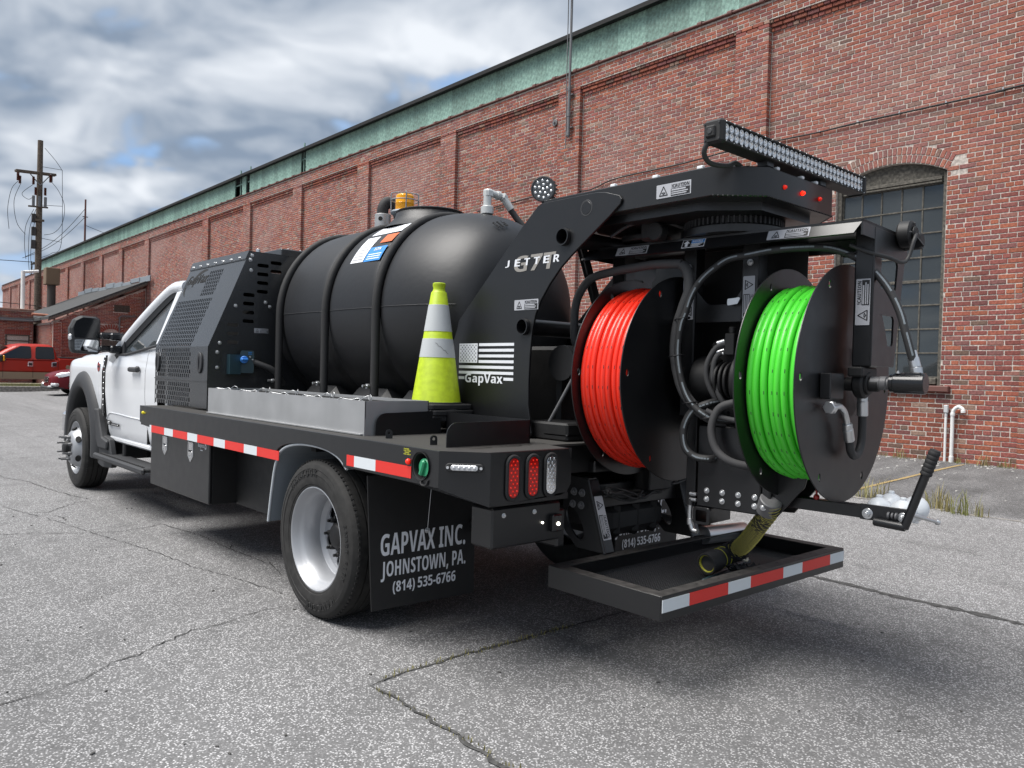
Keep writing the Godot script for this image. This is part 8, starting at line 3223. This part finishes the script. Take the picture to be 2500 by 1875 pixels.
	for x: float in [-0.075, 0.09]:
		g = Geo.new()
		g.xf = rx
		g.prism(V2([0.20, 0.695, 0.285, 0.70, 0.40, 0.838, 0.42, 0.92, 0.20, 0.92]), Vector3(x, 0, 0), Vector3(0, 0, 1), Vector3(0, 1, 0), 0.012, 0.002)
		if x < 0: g.box(Vector3(-0.085, 0.81, 0.245), Vector3(0.035, 0.22, 0.04), 0.006)
		part(bp, "gusset", g, M.black)
	g = Geo.new()
	g.xf = rx
	g.prism(rect2(-0.088, 0.628, -0.018, 0.694), Vector3(-0.115, 0, 0), Vector3(0, 0, 1), Vector3(0, 1, 0), 0.2, 0.0, [rounded(rect2(-0.081, 0.635, -0.025, 0.687), 0.006, 2)])
	g.prism(rounded(rect2(-0.095, 0.622, -0.011, 0.700), 0.012, 3), Vector3(-0.119, 0, 0), Vector3(0, 0, 1), Vector3(0, 1, 0), 0.02, 0.002, [rounded(rect2(-0.081, 0.635, -0.025, 0.687), 0.006, 2)])
	part(bp, "receiver_socket", g, M.black)
	bolt(bp, rp(-0.127, 0.742, 0.248), -S, null, 1.1)
	# grease lines with fittings at the front edge
	g = Geo.new()
	g.xf = rx
	for k in 2: g.cyl(Vector3(-0.10, 0.752 - k * 0.026, -0.125), Vector3(-0.10, 0.752 - k * 0.026, -0.09), 0.009, -1, 8, 0.002)
	g.tube(smooth_path([Vector3(-0.1, 0.70, -0.12), Vector3(-0.1, 0.64, -0.12), Vector3(-0.1, 0.59, -0.105), Vector3(-0.1, 0.585, -0.08)], 5), 0.012, 10)
	g.cyl(Vector3(-0.10, 0.64, -0.12), Vector3(-0.10, 0.61, -0.118), 0.016, -1, 6, 0.002)
	part(bp, "drain_fitting", g, M.zinc)
	g = Geo.new()
	g.xf = rx
	g.tube([Vector3(-0.1, 0.73, -0.12), Vector3(-0.1, 0.64, -0.12)], 0.011, 8)
	part(bp, "drain_hose", g, M.hose_black)
	# red-tipped lever under the green reel
	g = Geo.new()
	g.xf = rx
	g.cyl(Vector3(-0.02, 0.80, 0.43), Vector3(-0.02, 0.872, 0.43), 0.005, -1, 8)
	g.ball(Vector3(-0.02, 0.80, 0.43), 0.013, 12)
	part(bp, "lever", g, mat(Color(0.30, 0.015, 0.015), 0.35))
	# guide arm with its handle and white rollers
	g = Geo.new()
	g.xf = rx
	g.box(Vector3(0.0, 0.765, 0.45), Vector3(0.05, 0.05, 0.56), 0.003)
	var arm := part(truck, "guide_arm", g, M.black)
	g = Geo.new()
	g.xf = rx
	g.box(Vector3(-0.028, 0.768, 0.705), Vector3(0.008, 0.062, 0.185), 0.002)
	part(arm, "arm_plate", g, M.black)
	bolt(arm, rp(-0.033, 0.762, 0.643), -S, null, 1.6)
	bolt(arm, rp(-0.033, 0.765, 0.775), -S, null, 1.4)
	g = Geo.new()
	g.xf = rx
	for k in 3: g.cyl(Vector3(-0.042, 0.768, 0.722 + k * 0.014), Vector3(-0.042, 0.768, 0.731 + k * 0.014), 0.014 - 0.002 * (k % 2), -1, 12, 0.002)
	part(arm, "spring", g, M.steel_grey)
	g = Geo.new()
	g.xf = rx
	g.cyl(Vector3(-0.05, 0.738, 0.675), Vector3(-0.05, 0.732, 0.792), 0.017, -1, 20, 0.002)
	g.cyl(Vector3(-0.05, 0.728, 0.787), Vector3(-0.05, 0.99, 0.873), 0.0165, -1, 20, 0.001)
	var hd := part(arm, "handle", g, M.black)
	g = Geo.new()
	g.xf = rx
	var hp := [Vector2(0.0, 0)]
	for k in 6:
		hp.append_array([Vector2(0.0205, 0.002 + k * 0.0165), Vector2(0.0222, 0.008 + k * 0.0165), Vector2(0.0205, 0.0145 + k * 0.0165), Vector2(0.0195, 0.016 + k * 0.0165)])
	hp.append_array([Vector2(0.019, 0.104), Vector2(0, 0.106)])
	g.lathe(hp, Vector3(-0.05, 0.938, 0.856), Vector3(0, 0.262, 0.086), 24, 45)
	part(hd, "grip", g, M.rubber)
	for p in [[0.03, 0.775, 0.665], [0.03, 0.775, 0.755], [0.12, 0.785, 0.68], [0.12, 0.785, 0.775]]:
		g = Geo.new()
		g.xf = rx
		g.ball(Vector3(p[0], p[1], p[2]), 0.05, 22)
		g.cyl(Vector3(p[0], p[1] - 0.06, p[2]), Vector3(p[0], p[1] + 0.06, p[2]), 0.012, -1, 12, 0.003)
		part(arm, "roller", g, M.white_plastic)
	g = Geo.new()
	g.xf = rx
	g.cyl(Vector3(-0.02, 0.78, 0.80), Vector3(0.16, 0.735, 0.845), 0.007, -1, 8)
	g.ball(Vector3(0.16, 0.735, 0.845), 0.012, 10)
	part(arm, "pull_pin", g, M.zinc)

func build_step() -> void:
	var x0 := -0.632
	var x1 := 0.892
	var z0 := 1.142
	var z1 := 1.779
	var yt := 0.4207
	var yb := 0.3215
	var paint: Material = M.black
	var g := Geo.new()
	var cz := (z0 + z1) / 2
	var cx := (x0 + x1) / 2
	var W := x1 - x0
	var D := z1 - z0
	g.box(Vector3(cx, (yt + yb) / 2, z1 - 0.003), Vector3(W, yt - yb, 0.006), 0.002)
	g.box(Vector3(cx, (yt + yb) / 2, z0 + 0.003), Vector3(W, yt - yb, 0.006), 0.002)
	g.box(Vector3(x0 + 0.003, (yt + yb) / 2, cz), Vector3(0.006, yt - yb, D - 0.012), 0.002)
	g.box(Vector3(x1 - 0.003, (yt + yb) / 2, cz), Vector3(0.006, yt - yb, D - 0.012), 0.002)
	var st := part(truck, "rear_step", g, paint)
	# flat top flanges, worn to bare steel grey
	g = Geo.new()
	var wear := mat(Color(0.045, 0.042, 0.040), 0.7)
	triplanar(wear, 2.0)
	wear.albedo_texture = M.wood_grey.albedo_texture
	var f := 0.062
	g.box(Vector3(cx, yt - 0.002, z1 - f / 2 - 0.001), Vector3(W - 0.004, 0.006, f), 0.002)
	g.box(Vector3(cx, yt - 0.002, z0 + f / 2 + 0.001), Vector3(W - 0.004, 0.006, f), 0.002)
	g.box(Vector3(x0 + f / 2 + 0.001, yt - 0.0025, cz), Vector3(f, 0.006, D - 2 * f), 0.001)
	g.box(Vector3(x1 - f / 2 - 0.001, yt - 0.0025, cz), Vector3(f, 0.006, D - 2 * f), 0.001)
	part(st, "top_flange", g, wear)
	g = Geo.new()
	for k in 9:
		g.cyl(Vector3(x0 + 0.12 + k * 0.16, yt + 0.0008, z1 - 0.035), Vector3(x0 + 0.12 + k * 0.16, yt + 0.0016, z1 - 0.035), 0.006, -1, 10)
		g.cyl(Vector3(x0 + 0.12 + k * 0.16, yt + 0.0008, z0 + 0.035), Vector3(x0 + 0.12 + k * 0.16, yt + 0.0016, z0 + 0.035), 0.006, -1, 10)
	part(st, "rivet_hole", g, M.dark)
	# woven grid floor
	g = Geo.new()
	var n := 100
	for k in n + 1: g.box(Vector3(lerp(x0 + 0.02, x1 - 0.02, float(k) / n), yb + 0.016, cz), Vector3(0.0042, 0.006, D - 0.03), 0.0012)
	var m := 41
	for k in m + 1: g.box(Vector3(cx, yb + 0.0185, lerp(z0 + 0.02, z1 - 0.02, float(k) / m)), Vector3(W - 0.03, 0.006, 0.0042), 0.0012)
	part(st, "grid_floor", g, mat(Color(0.035, 0.037, 0.04), 0.35, 0.3))
	# marking tape on the rear face
	var I := 0.0254
	var x := x0 + 0.0015
	for q in [[7, 0], [11, 1], [7, 0], [11, 1], [7, 0], [11, 1], [5.85, 0]]:
		g = Geo.new()
		var L: float = q[0] * I
		g.box(Vector3(x + L / 2, 0.3815, z1 + 0.0012), Vector3(L - 0.0008, 0.0508, 0.0024))
		part(st, "reflective_tape", g, M.red_tape if q[1] else M.white_tape)
		x += L
	# hinge plates that carry it
	var out := rounded(V2([0.865, 0.70, 0.92, 0.775, 1.040, 0.768, 1.158, 0.424, 0.97, 0.424, 0.878, 0.50]), [0.03, 0.01, 0.0, 0.0, 0.0, 0.05], 4)
	for px: float in [-0.27, 0.44]:
		g = Geo.new()
		g.prism(out, Vector3(px, 0, 0), Vector3(0, 0, 1), Vector3(0, 1, 0), 0.012, 0.002, [oval(0.956, 0.545, 0.042, 0.092, 24, 0.62)])
		var hp := part(st, "hinge_plate", g, M.black)
		g = Geo.new()
		var a := Vector3(px, 0.768, 1.040)
		var b := Vector3(px, 0.424, 1.158)
		var d := (b - a).normalized()
		g.box((a + b) / 2 + Vector3(0.034, 0, 0), Vector3(0.072, a.distance_to(b), 0.010), 0.004, Basis(Vector3(1, 0, 0), d * -1.0, Vector3(1, 0, 0).cross(d * -1.0)))
		g.tube([a, b], 0.008, 8)
		g.box(Vector3(px + 0.03, 0.772, 0.98), Vector3(0.06, 0.006, 0.12))
		part(hp, "flange", g, M.black)
		for q in [[0.947, 0.70], [1.002, 0.70], [0.941, 0.638], [0.998, 0.638]]: bolt(hp, Vector3(px - 0.0015, q[1], q[0]), Vector3(-1, 0, 0), M.steel_grey, 1.5)
		if px < 0:
			var n3 := Vector3(1, 0, 0).cross(-d).normalized()
			caution(hp, a + d * 0.085 + Vector3(0.007, 0, 0) + n3 * 0.0055, d, Vector3(1, 0, 0), 0.215, 0.058)

func build_loose_things() -> void:
	# traffic cones nested on the bed: the top one shows whole, of the others the black bases
	var c := Vector3(-0.588, 0.0, 0.20)
	var tilt := Basis(Vector3(0, 0, 1), 0.0)
	var ys := [1.060, 1.029, 0.998]
	for k in 3:
		var lb: String = ["yellow-green traffic cone with two white bands, topmost of the stack", "nested traffic cone showing only its black base, second from the top", "nested traffic cone showing only its black base, lowest of the stack"][k]
		var at := Vector3(c.x + [0.0, 0.006, -0.004][k], ys[k], c.z + [0.0, 0.005, 0.0][k])
		var cone := thing("traffic_cone", lb, "traffic cone", at, "nested traffic cones on the bed", [0.0, 0.03, -0.02][k])
		var g := Geo.new()
		g.prism(rounded(rect2(-0.145, -0.145, 0.145, 0.145), 0.03, 4), Vector3(0, 0.048, 0), Vector3(0, 0, 1), Vector3(1, 0, 0), 0.028, 0.005)
		for s in [-1.0, 1.0]:
			for q in [-1.0, 1.0]: g.box(Vector3(s * 0.105, 0.012, q * 0.105), Vector3(0.07, 0.018, 0.07), 0.006)
		g.lathe([Vector2(0.142, 0.046), Vector2(0.140, 0.056), Vector2(0.128, 0.058)], Vector3(), Vector3.UP, 40)
		part(cone, "base", g, M.rubber)
		if k > 0: continue
		var H := 0.70
		var r := func(y: float) -> float: return lerp(0.133, 0.034, (y - 0.05) / (H - 0.05))
		g = Geo.new()
		g.lathe([Vector2(0.137, 0.047), Vector2(0.133, 0.056), Vector2(r.call(0.645), 0.645), Vector2(0.040, 0.648), Vector2(0.034, 0.655), Vector2(0.031, 0.668), Vector2(0.035, 0.682), Vector2(0.035, 0.694), Vector2(0.030, 0.698), Vector2(0.024, 0.694), Vector2(0.022, 0.5)], Vector3(), Vector3.UP, 56, 30)
		var body := part(cone, "cone_body", g, M.lime)
		for b in [[0.295, 0.395], [0.435, 0.578]]:
			g = Geo.new()
			var p := []
			for i in 7:
				var y: float = lerp(b[0], b[1], i / 6.0)
				p.append(Vector2(r.call(y) + 0.0022, y))
			p.append(Vector2(r.call(b[1]) - 0.001, b[1] + 0.001))
			p.push_front(Vector2(r.call(b[0]) - 0.001, b[0] - 0.001))
			g.lathe(p, Vector3(), Vector3.UP, 56, 60)
			part(body, "reflective_collar", g, M.sheet)
		# a scratch across the lower white collar
		g = Geo.new()
		var sc := []
		for i in 9:
			var t := i / 8.0
			var y: float = lerp(0.372, 0.315, t) + 0.004 * sin(i * 2.3)
			var a: float = lerp(2.35, 1.55, t)
			sc.append(Vector3(-sin(a) * 0.0, 0, 0) + Vector3(cos(a) * (r.call(y) + 0.0024), y, sin(a) * (r.call(y) + 0.0024)))
		g.tube(sc, 0.0011, 4)
		part(body, "scratch", g, mat(Color(0.12, 0.12, 0.10), 0.8))
	# ribbed suction hose hanging into the tray
	var path := smooth_path([Vector3(-0.075, 0.765, 1.915), Vector3(-0.047, 0.719, 1.891), Vector3(0.044, 0.629, 1.787), Vector3(0.109, 0.563, 1.712), Vector3(0.173, 0.503, 1.636), Vector3(0.217, 0.458, 1.569), Vector3(0.202, 0.43, 1.529), Vector3(0.128, 0.411, 1.516), Vector3(0.059, 0.408, 1.522)], 12)
	var sh := thing("suction_hose", "black suction hose with yellow spiral ribs drooping into the rear step tray", "hose", Vector3(0.08, 0.335, 1.5))
	var g := Geo.new()
	g.tube(path, 0.039, 18)
	wpart(sh, "hose_wall", g, M.hose_black)
	# spiral rib
	var acc := 0.0
	var spiral := []
	for i in path.size() - 1:
		var d: Vector3 = (path[i + 1] - path[i])
		var tn := d.normalized()
		var u := tn.cross(Vector3(0.1, 0.25, 1.0)).normalized()
		var w := tn.cross(u)
		for k in 9:
			var f := k / 9.0
			var ang := (acc + d.length() * f) / 0.0125 * TAU
			spiral.append(path[i] + d * f + (u * cos(ang) + w * sin(ang)) * 0.0405)
		acc += d.length()
	g = Geo.new()
	g.tube(spiral, 0.00135, 6)
	wpart(sh, "spiral_rib", g, M.yellow_ring)
	var e: Vector3 = path[path.size() - 1]
	var ed: Vector3 = (path[path.size() - 1] - path[path.size() - 5]).normalized()
	var a0: Vector3 = path[path.size() - 22]
	g = Geo.new()
	var L := a0.distance_to(e) + 0.02
	var ad := (e - a0).normalized()
	g.lathe([Vector2(0.044, 0.0), Vector2(0.047, 0.01), Vector2(0.0475, L * 0.4), Vector2(0.053, L * 0.5), Vector2(0.0535, L * 0.62), Vector2(0.050, L * 0.66), Vector2(0.052, L * 0.97), Vector2(0.051, L), Vector2(0.043, L + 0.001), Vector2(0.041, L * 0.86), Vector2(0.039, L * 0.80)], a0, ad, 30, 35)
	wpart(sh, "rubber_cuff", g, M.rubber)
	g = Geo.new()
	for k in 6:
		var ring := []
		var bs := look_z(ad)
		for i in 24: ring.append(a0 + ad * (L * 0.95 - k * 0.007) + bs * Vector3(cos(TAU * i / 24) * 0.0405, sin(TAU * i / 24) * 0.0405, 0))
		g.tube(ring, 0.003, 6, true)
	g.cyl(a0 + ad * (L * 0.74), a0 + ad * (L * 0.76), 0.035, -1, 20)
	wpart(sh, "inner_rings", g, mat(Color(0.42, 0.40, 0.04), 0.5))
	g = Geo.new()
	var bs2 := look_z(ad)
	for q in [0.30, 0.05]:
		var ring := []
		for i in 24: ring.append(a0 + ad * (L * q) + bs2 * Vector3(cos(TAU * i / 24) * 0.0475, sin(TAU * i / 24) * 0.0475, 0))
		g.tube(ring, 0.0022, 6, true)
	wpart(sh, "yellow_band", g, mat(Color(0.45, 0.45, 0.03), 0.5))
	g = Geo.new()
	g.cyl(Vector3(-0.075, 0.775, 1.915), Vector3(-0.05, 0.715, 1.878), 0.048, 0.046, 24, 0.004)
	wpart(sh, "hose_collar", g, M.steel_grey)
	# bundle of black cord round the hose, spread on the grid
	var rng := RandomNumberGenerator.new()
	rng.seed = 12
	var rc := thing("rope_bundle", "tangle of black cord tied round the ribbed suction hose", "rope", Vector3(0.05, 0.345, 1.62))
	var mid: Vector3 = path[int(path.size() * 0.66)]
	var md: Vector3 = (path[int(path.size() * 0.66) + 2] - path[int(path.size() * 0.66) - 2]).normalized()
	g = Geo.new()
	var bm := look_z(md)
	for k in 15:
		var off := (k - 7) * 0.0062
		var ring := []
		var ph := rng.randf() * TAU
		for i in 22:
			var an := TAU * i / 22
			ring.append(mid + md * (off + 0.012 * sin(an + ph)) + bm * Vector3(cos(an), sin(an), 0) * (0.047 + 0.003 * sin(an * 3 + k)))
		g.tube(ring, 0.0048, 6, true)
	wpart(rc, "lashing", g, M.rope)
	g = Geo.new()
	for k in 26:
		var pts := []
		var from := Vector3(0.10 + rng.randf() * 0.06, 0.40, 1.60 + rng.randf() * 0.06)
		var to := Vector3(0.30 + rng.randf() * 0.14, 0.352 + rng.randf() * 0.012, 1.52 + rng.randf() * 0.16)
		for i in 8:
			var t := i / 7.0
			pts.append(from.lerp(to, t) + Vector3(rng.randfn(0, 0.010), -0.03 * sin(t * PI) + absf(rng.randfn(0, 0.008)), rng.randfn(0, 0.012)))
		for p in pts.size(): pts[p].y = max(pts[p].y, 0.348)
		g.tube(smooth_path(pts, 4), 0.0045, 6)
	wpart(rc, "cord", g, M.rope)
	g = Geo.new()
	g.tube(smooth_path([mid + Vector3(0.03, -0.035, 0.03), mid + Vector3(0.055, -0.045, 0.04), mid + Vector3(0.075, -0.035, 0.03), mid + Vector3(0.085, -0.01, 0.02)], 4), 0.006, 6)
	wpart(rc, "pale_tie", g, mat(Color(0.55, 0.52, 0.42), 0.7))
	# blue-black bar lying on the grid
	g = Geo.new()
	g.box(Vector3(), Vector3(0.52, 0.010, 0.030), 0.003)
	g.box(Vector3(0, 0.009, 0.012), Vector3(0.52, 0.010, 0.005), 0.002)
	var o := single("steel_bar", g, M.blue_steel, Vector3(), "dark blue steel bar lying on the grid of the rear step", "bar")
	o.position = Vector3(0.226, 0.3475, 1.517)
	o.rotation = Vector3(0, 0.173, 0.0)
